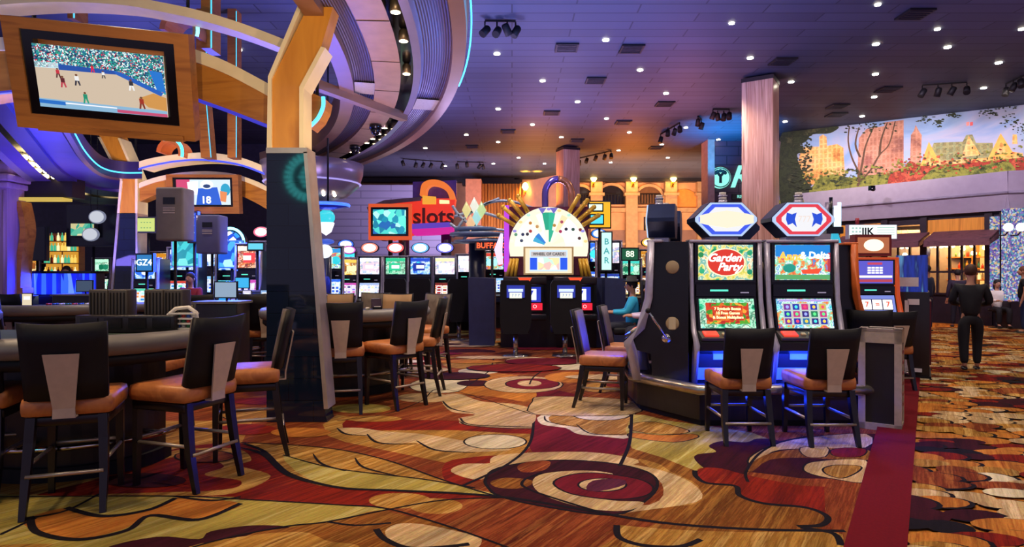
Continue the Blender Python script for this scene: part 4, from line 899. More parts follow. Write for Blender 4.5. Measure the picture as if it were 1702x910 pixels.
pB = pier('slim far pier leaning the other way, gold above dark glossy tile, beside the violet canopy', 12.9, .35,
     [(196, 355), (227, 355), (227, base(12.9)-.5), (186, base(12.9)-.5)],
     [(198, 354), (203, 300), (165, 228), (160, 215), (192, 215), (198, 231), (226, 299), (226, 354)],
     [[(195, 355), (199, 355), (204, 301), (200, 299)], [(200, 299), (204, 300), (167, 228), (163, 228)], [(225, 355), (229, 355), (229, 298), (225, 298)], [(225, 298), (229, 298), (200, 230), (196, 230)]],
     [[(183, 500), (187, 500), (199, 356), (195, 356)], [(226, 480), (229, 480), (229, 355), (226, 355)]], None, None)

# round teal sign hanging over the hall behind the viewpoint; the glazed pier mirrors it
t = thing('round_sign', 'teal round emblem sign seen mirrored in the dark glazed pier', 'sign', (-4.95, -2.7, 3.85)); m = MB(); m.M = Matrix.Rotation(-PI/2, 4, 'X'); m.lathe([(.62, -.05), (.62, .05)], pm('sign_black', '#101418', .5), 32); m.build('disc', t)
m = MB()
for i in range(28):
    a = 2*PI*i/28; m.M = Matrix.Rotation(a, 4, 'Y'); m.box((.5, .06, 0), (.2, .01, .07), em('#58e8e8', 7))
m.M = Matrix.Identity(4)
for i in range(5): m.box((0, .06, -.22+i*.11), (.5-.1*abs(i-2), .01, .07), em('#58e8e8', 6))
m.build('lit_emblem', t); m = MB(); m.cyl((0, 0, .6), (0, 0, CEIL-3.87), .02, BLK, 6); m.build('hanger', t)

# ================================================================== TELEVISIONS
def px2uv(quad, q):  # inverse bilinear-ish by homography not needed here
    pass
tvR = Euler((.357, .059, .14)).to_matrix().to_4x4(); TVW, TVH = 1.6, .996
TVWD = grain('television_timber', ['#85501f', '#a86c2e', '#966026'], (.8, 3, 7), .4)
t = thing('television', 'big tilted television in an amber timber frame showing a basketball game', 'television', (-3.871, 5.907, 3.317)); t.rotation_euler = (.357, .059, .14)
def frame(m, W0, H0, W1, H1, cx, cz, y0, y1, mat):
    for (a, b, c_, d) in ((-W0/2, cx-W1/2, -H0/2, H0/2), (cx+W1/2, W0/2, -H0/2, H0/2), (cx-W1/2, cx+W1/2, -H0/2, cz-H1/2), (cx-W1/2, cx+W1/2, cz+H1/2, H0/2)):
        m.box(((a+b)/2, (y0+y1)/2, (c_+d)/2), (b-a, y1-y0, d-c_), mat)
m = MB(); frame(m, TVW, TVH, 1.33, .76, .0, .02, 0, .16, TVWD); m.box((0, .17, 0), (TVW-.1, .1, TVH-.1), WOODD); m.box((.05, .02, -TVH/2+.02), (TVW-.3, .12, .06), TVWD); m.build('timber_frame', t)
m = MB(); frame(m, 1.33, .76, 1.13, .565, 0, .02, .02, .1, BLKG); o = m.build('bezel', t); o.location = (.0, 0, .02)
SW, SH = 1.13, .565
CROWD = emnoise('crowd', ['#0a3a5a', '#12808a', '#c8e8e8', '#1a5a90', '#2a9a80', '#e0f0f0', '#0c2c50', '#d04050', '#1aa0a0'], 100, 1.0)
m = MB(); m.box((0, 0, 0), (SW, .01, SH), em('#d8c4ac', .85, 'court'))
def sp(q, mat, y=-.007):  # screen polygons in 0..1 coordinates, y down
    m.add([((x-.5)*SW, y, (.5-z)*SH) for x, z in q], [tuple(range(len(q)))[::-1]], mat)
sp([(0, 0), (1, 0), (1, .62), (.95, .64), (.62, .34), (0, .36)], CROWD)
sp([(0, .27), (.18, .27), (.18, .36), (0, .37)], em('#cfe8f0', 1)); sp([(.18, .29), (.6, .31), (.62, .37), (.18, .38)], em('#1c4fa8', .9), -.008)
sp([(.6, .31), (.66, .33), (.98, .6), (.96, .66), (.62, .37)], em('#1c5fc0', .9), -.008); sp([(.88, .25), (.98, .27), (1, .6), (.93, .56)], em('#1470c8', 1), -.009)
sp([(.78, .72), (.9, .62), (1, .68), (1, .9), (.85, .86)], em('#d89a50', .85), -.008)
sp([(0, .86), (1, .9), (1, 1), (0, 1)], em('#8ab8d8', .9), -.009); sp([(0, .88), (.2, .89), (.2, .95), (0, .94)], em('#1e6ac0', 1), -.01); sp([(.6, .94), (1, .95), (1, 1), (.6, .99)], em('#c04a70', 1), -.01); sp([(.2, .9), (.6, .91), (.6, .93), (.2, .92)], em('#f0f0f8', 1), -.011)
m.build('screen', t)
for (x, z, c1, c2, s) in [(.17, .42, '#c83040', '#502020', 1), (.2, .55, '#602028', '#c04050', 1.2), (.31, .5, '#f0f0f0', '#303040', 1.2), (.52, .38, '#f0f0f0', '#404040', .8), (.44, .3, '#e02040', '#e02040', .8), (.73, .5, '#303038', '#f0f0f0', 1.2), (.8, .78, '#a03020', '#803020', 1.3), (.36, .78, '#1a9070', '#20a080', 1.2)]:
    m = MB(); e1, e2 = em(c1, .9), em(c2, .9); s *= .75
    sp(ell(x, z-.07*s, .012*s, .02*s, 8), em('#7a4a30', .8), -.012); sp([(x-.018*s, z-.05*s), (x+.018*s, z-.05*s), (x+.02*s, z+.03*s), (x-.015*s, z+.03*s)], e1, -.012)
    sp([(x-.015*s, z+.03*s), (x+.002*s, z+.03*s), (x-.008*s, z+.12*s), (x-.022*s, z+.12*s)], e2, -.012); sp([(x+.002*s, z+.03*s), (x+.02*s, z+.03*s), (x+.03*s, z+.11*s), (x+.018*s, z+.12*s)], e2, -.012); m.build('player', t)
m = MB(); m.tube([(0, .2, .1), (0, .5, .15)], .05, BLK, 8); m.box((0, .22, .1), (.4, .05, .3), BLK); m.build('mount', t)
# second television
t = thing('television', 'small timber-framed television on the far arch showing a football player', 'television', W(337, 323, 12.5), .06); t.rotation_euler = (.1, 0, .02)
w2, h2 = 1.42, .78; m = MB(); frame(m, w2, h2, 1.18, .58, 0, .04, 0, .18, WOODD); m.box((0, .17, 0), (w2-.05, .08, h2-.05), WOODD); m.build('timber_frame', t)
m = MB(); frame(m, 1.18, .58, 1.08, .50, 0, 0, .02, .1, BLKG); o = m.build('bezel', t); o.location = (0, 0, .04)
m = MB(); SW, SH = 1.08, .5; m.box((0, .06, .04), (SW, .01, SH), em('#cfe0ea', 1.1))
def sp2(q, mat, y=.05): m.add([((x-.5)*SW, y, .04+(.5-z)*SH) for x, z in q], [tuple(range(len(q)))[::-1]], mat)
sp2([(0, 0), (.25, 0), (.22, .5), (.3, 1), (0, 1)], em('#d04070', 1)); sp2([(.2, .1), (.4, .05), (.38, .6), (.22, .6)], em('#f4f4f8', 1.3), .049)
sp2([(.4, .35), (.75, .3), (.82, 1), (.35, 1)], em('#1858c8', 1.1), .048); sp2(ell(.56, .2, .12, .18, 14), em('#e8f0f8', 1.3), .047); sp2(ell(.56, .26, .07, .08, 12), em('#1a3a70', 1), .046)
sp2(ell(.9, .4, .09, .25, 12), em('#18a0c8', 1), .047); sp2([(.8, .45), (.93, .5), (.9, .9), (.8, .85)], em('#e88a50', 1), .046); m.text('18', .2, em('#ffffff', 1.4), (.04, .044, -.12), .001, bold=.005)
m.build('screen', t)
m = MB(); m.box((0, .33, .1), (.3, .34, .2), BLK); m.build('mount', t)

# speakers on stands
SPK = pm('grey_speaker_shell', '#7a777c', .6, amt=.08); SPKB = pm('blue_speaker_shell', '#5c6090', .6, amt=.08)
def speaker(u0, u1, v0, v1, Y, lab, mat, rz):
    p = W((u0+u1)/2, v1, Y); w_ = (u1-u0)/F*Y; h = (v1-v0)/F*Y; t = thing('pole_speaker', lab, 'speaker', (p.x, Y, 0), rz)
    m = MB(); m.box((0, .16, p.z+h/2), (w_, .32, h), mat, bev=.03); m.build('cabinet', t)
    m = MB(); m.box((0, -.003, p.z+h*.74), (w_*.42, .01, h*.13), BLKG); m.build('badge', t)
    for z in (.58, .53, .62): m = MB(); m.box((0, -.003, p.z+h*z-.01), (w_*.42, .012, .012), PALEM); m.build('slot_bar', t)
    m = MB(); m.cyl((0, .16, .35), (0, .16, p.z+.02), .02, BLK, 8); m.build('pole', t)
    for a in (0, 120, 240): m = MB(); m.tube([(0, .16, .55), (.45*math.cos(math.radians(a)), .16+.45*math.sin(math.radians(a)), .01)], .014, BLK, 6); m.build('leg', t)
    m = MB(); m.cyl((0, .16, .5), (0, .16, .6), .035, BLK, 8); m.build('collar', t)
speaker(258, 304, 311, 400, 8.5, 'larger grey box speaker on a pole stand, in front of the football television', SPK, 0)
speaker(325, 364, 357, 422, 9.7, 'smaller blue-grey box speaker on a pole stand, between the cyan game signs', SPKB, 0)
# ================================================================== CHAIRS
SPLAT = pm('satin_taupe_metal', '#c2b29e', .4, .15, .06, 20)
def make_chair(name, label, loc, rz, seat_top=.73, top=1.19, w_=.50, legw=.41, group=None, back_in=None, foot=.34):
    t = thing(name, label, 'chair', loc, rz, group)
    th = .125; sb = seat_top-th
    m = MB(); m.box((0, .02, sb+th/2), (w_, .52, th), BROWN, bev=.045); m.build('seat', t)
    m = MB(); m.box((0, .02, sb-.03), (w_-.05, .46, .06), LEG, bev=.01); m.build('seat_frame', t)
    # backrest: slightly curved in plan, reclined; outer shell black, inner pad grey-brown
    ws = w_; w_ = w_*.89
    b0 = seat_top-.02; hh = top-b0; vs = []; n = 8
    def bk(x, z, off):
        q = x/(w_/2); y = -.235-.10*(z-b0)/hh+.045*q*q; return (x*(1+.05*(z-b0)/hh), y-off, z+(0.012*q*q if z > b0+.1 else 0))
    for nm, o0, o1, mt, inset in (('backrest', .0, .035, BLK, 0), ('back_pad', -.028, 0, back_in or GREYUP, .012)):
        m = MB(); vs = []
        for k, off in ((0, o0), (1, o1)):
            for j in range(5):
                z = b0+inset+(hh-2*inset)*j/4
                for i in range(n+1): vs.append(bk((-w_/2+inset)+(w_-2*inset)*i/n, z, off))
        L1 = 5*(n+1); fs = []
        for j in range(4):
            for i in range(n):
                a = j*(n+1)+i; fs += [(a, a+1, a+n+2, a+n+1), (L1+a, L1+a+n+1, L1+a+n+2, L1+a+1)]
            a = j*(n+1); fs += [(a, a+n+1, L1+a+n+1, L1+a), (a+n, L1+a+n, L1+a+2*n+1, a+2*n+1)]
        for i in range(n): fs += [(i, L1+i, L1+i+1, i+1), (4*(n+1)+i, 4*(n+1)+i+1, L1+4*(n+1)+i+1, L1+4*(n+1)+i)]
        m.add(vs, fs, mt, True); m.build(nm, t)
    # tapered metal splat behind, wide at the top
    m = MB(); zt = b0+hh*.62; zb = sb-.0
    P = [(-.095, zt), (.095, zt), (.058, zb+.06), (.06, zb), (-.06, zb), (-.058, zb+.06)]
    vs = [];
    for yo in (-.04, -.052):
        for (x, z) in P: vs.append((x, -.235-.10*max(0, (z-b0))/hh+yo-.004, z))
    m.add(vs, [(0, 1, 2, 3, 4, 5), (11, 10, 9, 8, 7, 6)]+[(i, 6+i, 6+(i+1) % 6, (i+1) % 6) for i in range(6)], SPLAT)
    m.box((0, -.255, zb+.004), (.12, .06, .012), SPLAT); m.build('splat', t)
    # legs
    lw = legw/2
    for sx_ in (-1, 1):
        m = MB(); m.tube([(sx_*lw*.96, .235, sb), (sx_*lw*.98, .24, sb*.5), (sx_*lw, .24, 0)], [.036, .03, .024], LEG, 4); m.build('leg', t)
        m = MB(); m.tube([(sx_*lw*.93, -.2, sb), (sx_*lw*.96, -.215, sb*.75), (sx_*lw, -.245, sb*.4), (sx_*lw*1.02, -.30, 0)], [.036, .036, .032, .024], LEG, 4); m.build('leg', t)
    for (a, b, z, nm) in (((-lw, -.262), (lw, -.262), foot*.75, 'stretcher'), ((-lw, .24), (lw, .24), foot, 'stretcher'), ((-lw, .24), (-lw, -.25), foot*.92, 'stretcher'), ((lw, .24), (lw, -.25), foot*.92, 'stretcher')):
        m = MB(); m.tube([(a[0], a[1], z), (b[0], b[1], z)], .013, STEEL, 8); m.build(nm, t)
    return t
def face(p, q): d = Vector(q)-Vector(p); return math.atan2(-d.x, d.y)
CH0 = make_chair('table_chair', 'black-backed chair with brown seat and taupe splat, nearest the camera at lower left', (-2.87, 4.13, 0), .37, group='chairs around the near card table')
def tchair(x, y, rz, lab, grp='chairs around the near card table'): return dup(CH0, (x, y, 0), rz, lab, grp)
tchair(-3.62, 4.25, .3, 'black-backed chair cut by the left edge, its brown seat left of the nearest chair')
tchair(-2.36, 4.54, 1.25, 'black-backed chair turned half left, at the right corner of the near card table')
tchair(-2.2, 5.24, 1.93, 'chair seen side-on with grey inner back, between the near card table and dark pier')
G2 = 'chairs around the middle card table'
tchair(-1.88, 6.88, .25, 'black-backed chair with its splat facing us, just right of the dark pier', G2)
tchair(-1.34, 7.14, .88, 'dark chair angled left at the right front of the middle card table', G2)
tchair(-1.17, 7.84, 1.55, 'chair seen side-on, rightmost at the middle card table', G2)
G3 = 'low-backed seats across the middle card table'
TANC = make_chair('table_chair', 'tan-backed chair behind the middle card table, directly left of the centre', (-1.75, 9.15, 0), PI-.1, back_in=pm('tan_upholstery', '#9c7a50', .6), group=G3)
dup(TANC, (-2.6, 9.2, 0), PI+.1, 'tan-backed chair behind the middle card table, next to the dark pier', G3)
tchair(-2.15, 9.6, PI, 'navy chair back visible between the two tan chairs', G3)
tchair(-1.25, 9.2, PI-.5, 'tan and black chair half hidden behind the middle table, below the fourth slot machine', G3)
G4 = 'chairs in the far left card pit'
for (x, y, rz, lab) in [(-6.55, 8.0, 0, 'black chair with taupe splat cut by the left edge, behind the near card table'), (-5.9, 9.0, .9, 'chair with a bright orange seat between the left card tables'), (-5.45, 9.9, .3, 'dark chair in the left pit, behind the card shufflers'),
                        (-4.6, 9.3, .2, 'dark chair in the left pit, below the larger box speaker'), (-3.85, 9.7, -.2, 'dark chair in the left pit, below the smaller box speaker'), (-3.55, 9.0, .4, 'dark chair in the left pit, just left of the dark pier'),
                        (-7.4, 9.6, -.3, 'dark chair at the far left table beside the violet pilaster')]:
    tchair(x, y, rz, lab, G4)
tchair(-3.35, 5.85, PI, 'chair behind the near card table, its seat showing under the table', 'chairs around the near card table')

# slot machine stools
G5 = 'stools at the front slot machines'
SC0 = make_chair('slot_stool', 'low black-backed stool with brown seat in front of the left front slot machine', (2.06, 5.72, 0), .0, .60, 1.02, .46, .40, G5, foot=.25)
dup(SC0, (2.78, 5.68, 0), 0, 'low black-backed stool in front of the right front slot machine, next to the bin', G5)
G6 = 'stools at the side slot machines'
SC1 = make_chair('slot_stool', 'stool seen side-on with grey-brown back, at the machine with the side lever', (1.03, 7.1, 0), -1.85, .60, 1.08, .47, .42, G6, back_in=pm('violet_grey_upholstery', '#6a5c68', .6), foot=.25)
dup(SC1, (1.45, 7.98, 0), -1.85, 'stool seen side-on behind the one at the lever machine', G6)
dup(SC1, (4.15, 7.35, 0), -.35, 'grey-backed stool just behind the right front stool and bin', G6)
dup(SC0, (4.83, 8.1, 0), 0, 'dark stool in front of the red-framed reel machine', G6)

# ================================================================== CARD TABLES
FELT = pm('dark_green_felt', '#24342a', .95); ARM = pm('grey_padded_leather', '#6e6a66', .42, amt=.1); PED = grain('black_oak', ['#120e10', '#1e181a', '#161214'], (6, 6, .6), .35)
def table(lab, x, y, r, rz=0.0, h=1.03, grp='half-moon card tables'):
    t = thing('card_table', lab, 'table', (x, y, 0), rz, grp)
    pts = [(r*math.cos(a), r*math.sin(a)*.95) for a in [PI+PI*i/28 for i in range(29)]]
    pts = [(p[0], p[1]) for p in pts]; outline = pts+[(r, .18), (-r, .18)]
    m = MB(); m.prism([(a*.97, b*.97) for a, b in outline], 'z', h-.05, h, FELT); m.build('tabletop', t)
    m = MB(); q = [Vector((a, b, h-.03)) for a, b in pts]; q = [Vector((-r, .2, h-.03))]+q+[Vector((r, .2, h-.03))]
    for k in range(1): m.tube([Vector((p.x, p.y, p.z)) for p in q], .075, ARM, 10)
    m.build('armrest', t)
    m = MB(); m.tube([(p.x*.98, p.y*.98, h-.13) for p in q], .05, BLK, 8); m.build('apron', t)
    m = MB(); m.prism([(a*.62, b*.55) for a, b in outline], 'z', .1, h-.1, PED); m.prism([(a*.66, b*.6) for a, b in outline], 'z', 0, .1, BLK); m.build('pedestal', t)
    m = MB(); fr = [(a*.82, b*.76, .28) for a, b in pts[1:-1]]; m.tube(fr, .022, CHROME, 8)
    for i in (3, 9, 14, 19, 24): m.tube([fr[i], (fr[i][0]*.75, fr[i][1]*.72, .28)], .016, CHROME, 6)
    m.build('footrail', t)
    m = MB()
    for j in range(7):
        for k in range(2): m.cyl((-.27+j*.09, -.02-.06*k, h+.001), (-.27+j*.09, -.02-.06*k, h+.03), .022, pm('chip_%d' % (j % 4), ['#b83028', '#2a5ab0', '#e0d8c8', '#2c7a48'][j % 4], .4), 8)
    o = m.build('chip_stacks', t); o['kind'] = 'stuff'
    return t
table('near half-moon card table with grey padded rim and chrome foot rail, lower left', -3.5, 5.05, 1.05, .0)
table('middle half-moon card table behind the dark pier, grey rim and black pedestal', -2.15, 8.15, 1.0, .1)
table('far left card table with pale rim, beside the violet pilaster', -6.6, 9.35, 1.1, .1)
table('card table in the left pit below the larger box speaker', -4.75, 10.9, 1.0, .0)
table('card table at the extreme left, behind the left-edge chair', -7.2, 7.2, 1.0, .2)
SHF = grain('ribbed_dark_plastic', ['#2a2622', '#3c3630', '#302b27'], (30, 3, .5), .5)
def shuffler(x, y, z, w_, h, lab):
    t = thing('card_shuffler', lab, 'card shuffler', (x, y, z), 0, 'card shufflers on the near table'); m = MB(); m.box((0, 0, h/2), (w_, .14, h), SHF, bev=.012)
    for i in range(5): m.box((-w_*.36+i*w_*.18, -.073, h/2), (.006, .01, h*.85), BLK)
    m.build('body', t); m = MB(); m.box((0, -.078, .035), (w_*.5, .01, .018), PALEM); m.build('label_plate', t); return t
for (u, lab) in [(172, 'tall dark ribbed box, leftmost of four on the near card table'), (204, 'tall dark ribbed box, second from left on the near card table'), (263, 'tall dark ribbed box, third from left on the near card table'), (295, 'tall dark ribbed box, rightmost of four on the near card table')]:
    shuffler(W(u, 520, 5.15).x, 5.15, 1.03, .155, .34, lab)
t = thing('table_console', 'low wide dark console along the dealer side of the near card table', 'console', (W(215, 540, 4.98).x, 4.98, 1.03)); m = MB(); m.box((0, 0, .07), (.78, .12, .14), PED, bev=.01); m.build('body', t)
for i in range(4): m = MB(); m.box((-.28+i*.19, -.062, .08), (.14, .008, .08), BLKG); m.build('drawer_front', t)
t = thing('chip_rack', 'small cream arched rack at the right end of the near card table', 'rack', (W(305, 550, 5.0).x, 5.0, 1.03)); m = MB()
m.tube([(-.12, 0, .01), (-.12, 0, .14), (-.06, 0, .19), (.04, 0, .2), (.1, 0, .16), (.12, 0, .01)], .016, WHITE, 8); m.build('frame', t); m = MB()
for i in range(4): m.box((0, 0, .03+i*.04), (.22, .06, .012), WHITE)
for i in range(3):
    for j in range(5): m.cyl((-.08+j*.04, 0, .038+i*.04), (-.08+j*.04, 0, .062+i*.04), .014, pm('chip_%d' % ((i+j) % 4), '#b83028'), 7)
m.build('tray', t)
# pit clutter: dark consoles and lit monitors behind the tables
def console(x, y, w_, h, lab, scr=None):
    t = thing('pit_console', lab, 'console', (x, y, 0), R.uniform(-.15, .15), 'dark consoles in the card pit'); m = MB(); m.box((0, 0, h/2), (w_, .4, h), PED, bev=.015); m.box((0, 0, h+.01), (w_+.05, .46, .03), ARM); m.build('cabinet', t)
    m = MB(); m.box((0, -.203, h*.5), (w_*.8, .01, h*.6), BLKG); m.build('door', t)
    m = MB(); m.box((.05, 0, h+.17), (.3, .03, .22), BLKG); m.box((.05, -.018, h+.17), (.27, .004, .19), em(scr or '#3a8ad8', 1.0)); m.cyl((.05, .02, h), (.05, .02, h+.1), .015, BLK, 6); m.build('monitor', t)
for a in [(-5.3, 12.2, .7, 1.15, 'pit console with small cyan monitor, below the larger box speaker', '#3ab0e8'), (-4.2, 12.0, .6, 1.1, 'pit console with small blue monitor, below the smaller box speaker', '#3a6ae8'), (-3.75, 8.1, .55, 1.12, 'pit console just left of the dark pier, with grey-lit monitor', '#8aa0b8'),
          (-7.9, 11.5, .8, 1.1, 'pit console in front of the blue-lit bar', '#3a4a60')]: console(*a)

# ================================================================== SLOT MACHINES
SIL = pm('silver_trim', '#bab4c4', .3, .35, .08, 15); CAB = pm('slot_cabinet_black', '#0f1018', .35, amt=.2); CABB = pm('slot_cabinet_navy', '#141c3c', .35, amt=.2)
PALS = {
 'garden': ['#1a8a58', '#30b080', '#d8c84a', '#e8e0a0', '#28a0a0', '#f0f0d0', '#e09040'],
 'aqua': ['#28c0d0', '#a8f0f0', '#1a78c0', '#f0f8f0', '#58d8b0', '#f09048', '#d04030', '#2a90d8'],
 'blue': ['#0c2c9a', '#2a6af0', '#8ac8ff', '#e0f0ff', '#1848c8', '#40e0f0'],
 'green': ['#0c6a4a', '#28c088', '#b8f0d0', '#187858', '#e0f0d8', '#40d0c0'],
 'red': ['#a01818', '#e84030', '#ffd0a0', '#701018', '#f08838', '#fff0d8'],
 'violet': ['#4a2aa8', '#9a70f0', '#e0d0ff', '#d04ab0', '#301a78', '#f0e8ff'],
 'gold': ['#c88018', '#f8c850', '#fff0b0', '#8a4a10', '#e8a030', '#f0f0e0'],
 'pale': ['#d8e0f0', '#a8c0f0', '#f8f8ff', '#e8c8d8', '#90a8d8', '#f0e8b0'],
}
def ex_small(k, wh, pw, ph, z, pal):
    y = -.058 if wh == 'top' else -.028; q = R.random()
    if wh == 'top':
        k.box((0, y, z+ph*.38), (pw, .004, ph*.2), em(R.choice(pal), 1.1))
        if q < .5: k.box((R.uniform(-.1, .1)*pw, y-.002, z-.02), (pw*.6, .004, ph*.45), em(R.choice(pal), 1.2)); k.box((0, y-.004, z-.02), (pw*.4, .004, ph*.2), em('#ffffff', 1.3))
        else:
            for i in range(3): k.sphere(((i-1)*pw*.3, y, z-ph*.1), ph*.22, em(R.choice(pal), 1.2), 8, (1, .1, 1))
    else:
        k.box((0, y, ph*.42), (pw, .004, ph*.14), em(R.choice(pal), 1)); n = R.choice([3, 5])
        for i in range(n):
            k.box(((i-(n-1)/2)*pw*.9/n, y-.002, -.01), (pw*.8/n, .004, ph*.66), em('#e8ecf4', 1.1))
            for j in range(3): k.box(((i-(n-1)/2)*pw*.9/n, y-.005, (j-1)*ph*.2-.01), (pw*.55/n, .004, ph*.13), em(R.choice(pal), 1.1))
def slotm(label, loc, rz=0, w_=.72, d=.62, h=1.47, z0=.36, top='garden', low='green', extra=None, topper='hex_blue', trim=SIL, cab=CAB, grp=None, s=1.15, sc=13, small=False, light=None):
    """origin: floor under the machine front; machine body stands at z0..z0+h and runs back +y"""
    t = thing('slot_machine', label, 'slot machine', loc, rz, grp)
    x = w_/2; Z = lambda q: z0+h*q
    prof = [(0.0, Z(1)), (-.02, Z(.72)), (-.03, Z(.62)), (-.12, Z(.37)), (-.30, Z(.30)), (-.30, Z(.245)), (-.02, Z(.2)), (.0, z0), (d, z0), (d, Z(1))]
    m = MB(); m.prism(prof, 'x', -x+.03, x-.03, cab); m.build('cabinet', t)
    ed = [(-.05, Z(1.01)), (-.07, Z(.72)), (-.08, Z(.6)), (-.17, Z(.37)), (-.30, Z(.28)), (-.26, Z(.2)), (-.2, z0+.02), (-.12, z0+.02), (-.16, Z(.22)), (-.2, Z(.3)), (-.08, Z(.38)), (0, Z(.6)), (0.02, Z(1.01))]
    for s_ in (-1, 1): m = MB(); m.prism(ed, 'x', s_*x-.02, s_*x+.02, trim, True); m.build('side_trim', t)
    if small: m = MB(); m.box((0, d/2, z0/2), (w_*.9, d*.9, z0), BLK); m.build('plinth', t)
    m = MB(); m.box((0, .02, Z(1.0)+.01), (w_+.04, .16, .03), trim, bev=.01); m.build('top_cap', t)
    pw = w_*.79
    k = MB(); k.box((0, -.03, Z(.855)), (pw+.07, .03, h*.285), BLKG); k.box((0, -.05, Z(.855)), (pw, .012, h*.25), emnoise(top+'%d' % sc, PALS[top], sc, s, 'noise', const=False))
    if not extra and small: ex_small(k, 'top', pw, h*.25, Z(.855), PALS[top])
    if extra: extra(k, 'top', pw, h*.25, Z(.855))
    k.build('top_screen', t)
    k = MB(); k.box((0, -.05, Z(.655)), (w_*.86, .03, h*.085), BLKG); k.box((-w_*.1, -.068, Z(.655)), (w_*.26, .006, .018), em('#58e0c0', 1.3)); k.box((w_*.27, -.068, Z(.64)), (w_*.12, .006, .012), em('#c8b8d8', .5)); k.build('display_strip', t)
    k = MB(); k.M = Matrix.Translation((0, -.085, Z(.49))) @ Matrix.Rotation(-.24, 4, 'X'); hh = h*.21
    k.box((0, 0, 0), (pw+.05, .03, hh+.04), BLKG); k.box((0, -.02, 0), (pw, .012, hh), emnoise(low+'%d' % sc, PALS[low], sc, s, 'noise', const=False))
    if not extra and small: ex_small(k, 'low', pw, hh, 0, PALS[low])
    if extra: extra(k, 'low', pw, hh, 0)
    k.build('lower_screen', t)
    k = MB(); k.M = Matrix.Translation((0, -.21, Z(.343))) @ Matrix.Rotation(.38, 4, 'X')
    k.box((0, 0, 0), (w_*.88, .17, .03), pm('deck_grey', '#4a4640', .35)); k.build('button_deck', t)
    if not small:
        k = MB(); k.M = Matrix.Translation((0, -.21, Z(.343))) @ Matrix.Rotation(.38, 4, 'X'); k.box((-w_*.29, .0, .02), (w_*.2, .1, .02), em('#e83828', 1.4)); k.build('red_button', t)
        for i in range(5): k = MB(); k.M = Matrix.Translation((0, -.21, Z(.343))) @ Matrix.Rotation(.38, 4, 'X'); k.box((-w_*.1+i*.075, -.01, .022), (.045, .045, .02), pm('cream_key', '#c8b890', .4), bev=.006); k.build('button', t)
        k = MB(); k.box((0, .0, z0+h*.1), (w_*.8, .02, h*.17), pm('beige_kick_panel', '#b8a898', .5)); k.box((-.02, -.015, z0+h*.19), (.2, .02, .09), pm('beige_kick_panel', '#b8a898', .5)); k.build('kick_panel', t)
        for s_ in (-1, 1):
            for z in (.82, .42): k = MB(); k.lathe([(.001, .006), (.062, .006), (.07, 0)], pm('speaker_disc', '#a8926e', .5), 20); o = k.build('side_disc', t); o.location = (s_*(x-.03), .2 if s_ < 0 else .2, Z(z)); o.rotation_euler = (0, s_*PI/2, 0)
    zt = Z(1)+.045
    if topper and topper.startswith('hex'):
        c1, c2 = {'hex_blue': ('#3a58e8', '#f4f0e8'), 'hex_red': ('#e03848', '#f4f0ec'), 'hex_gold': ('#e8a030', '#fff0c8'), 'hex_green': ('#30c8a0', '#f0fff0')}[topper]
        q = w_/.72; A = lambda f: [(-.33*q*f, .19+.02), (-.33*q*f, .17), (-.17*q*f, .19-.18*f), (.17*q*f, .19-.18*f), (.33*q*f, .17), (.33*q*f, .21), (.17*q*f, .19+.18*f), (-.17*q*f, .19+.18*f)]
        off = lambda P: [(a, b+zt) for a, b in P]
        k = MB(); k.prism(off(A(1)), 'y', -.06, .22, pm('topper_shell', '#222c4c', .3, .3), False); k.prism(off([(a*.6, b*.0+c_) for a, b, c_ in ((-.25, 0, -.04), (.25, 0, -.04), (.25, 0, .04), (-.25, 0, .04))]), 'y', 0, .15, SIL); k.build('topper', t)
        k = MB(); k.prism(off(A(.97)), 'y', -.075, -.06, em('#b8d0f4', .95)); k.prism(off(A(.87)), 'y', -.082, -.075, em(c1, 1.0)); k.prism(off(A(.70)), 'y', -.088, -.082, em('#f0f0f4', .95)); k.build('topper_ring', t)
        k = MB()
        if topper == 'hex_blue': k.prism(off([(-.2*q, .13), (0, .1), (.2*q, .13), (.28*q, .15), (.28*q, .23), (.2*q, .25), (0, .28), (-.2*q, .25), (-.28*q, .23), (-.28*q, .15)]), 'y', -.096, -.088, em('#f4ecd0', 1.0)); k.M = Matrix.Identity(4)
        if topper == 'hex_red':
            for s_ in (-1, 1): k.prism(off([(s_*.19, .19), (s_*.17, .13), (s_*.12, .15), (s_*.08, .11), (s_*.1, .19), (s_*.08, .26), (s_*.13, .24), (s_*.18, .26)]), 'y', -.096, -.088, em('#1a4ad0', 1.0))
            k.text('777', .09, em('#d8c8c0', 1.2), (0, -.094, zt+.19), .001)
        if topper in ('hex_gold', 'hex_green'): k.prism(off(A(.5)), 'y', -.094, -.088, em('#ffe070' if topper == 'hex_gold' else '#50e8d0', 1.5))
        k.build('topper_face', t); zt += .37
    elif topper and topper.startswith('oval'):
        c1 = topper.split('_')[1]; k = MB(); k.M = Matrix.Translation((0, -.02, zt+.17)) @ Matrix.Rotation(PI/2, 4, 'X'); k.lathe([(.001, -.12), (w_*.36, -.1), (w_*.38, 0), (w_*.34, .03)], pm('topper_shell', '#222c4c', .3, .3), 24, sy=.6); k.build('topper', t)
        k = MB(); k.M = Matrix.Translation((0, -.055, zt+.17)) @ Matrix.Rotation(PI/2, 4, 'X'); k.lathe([(.001, .012), (w_*.24, .012), (w_*.26, 0)], em('#fff4e0', 1.7), 24, sy=.6); k.lathe([(w_*.26, 0), (w_*.34, -.005)], em('#'+c1, 1.4), 24, sy=.6); k.build('topper_face', t); zt += .36
    elif topper == 'arch_blue':
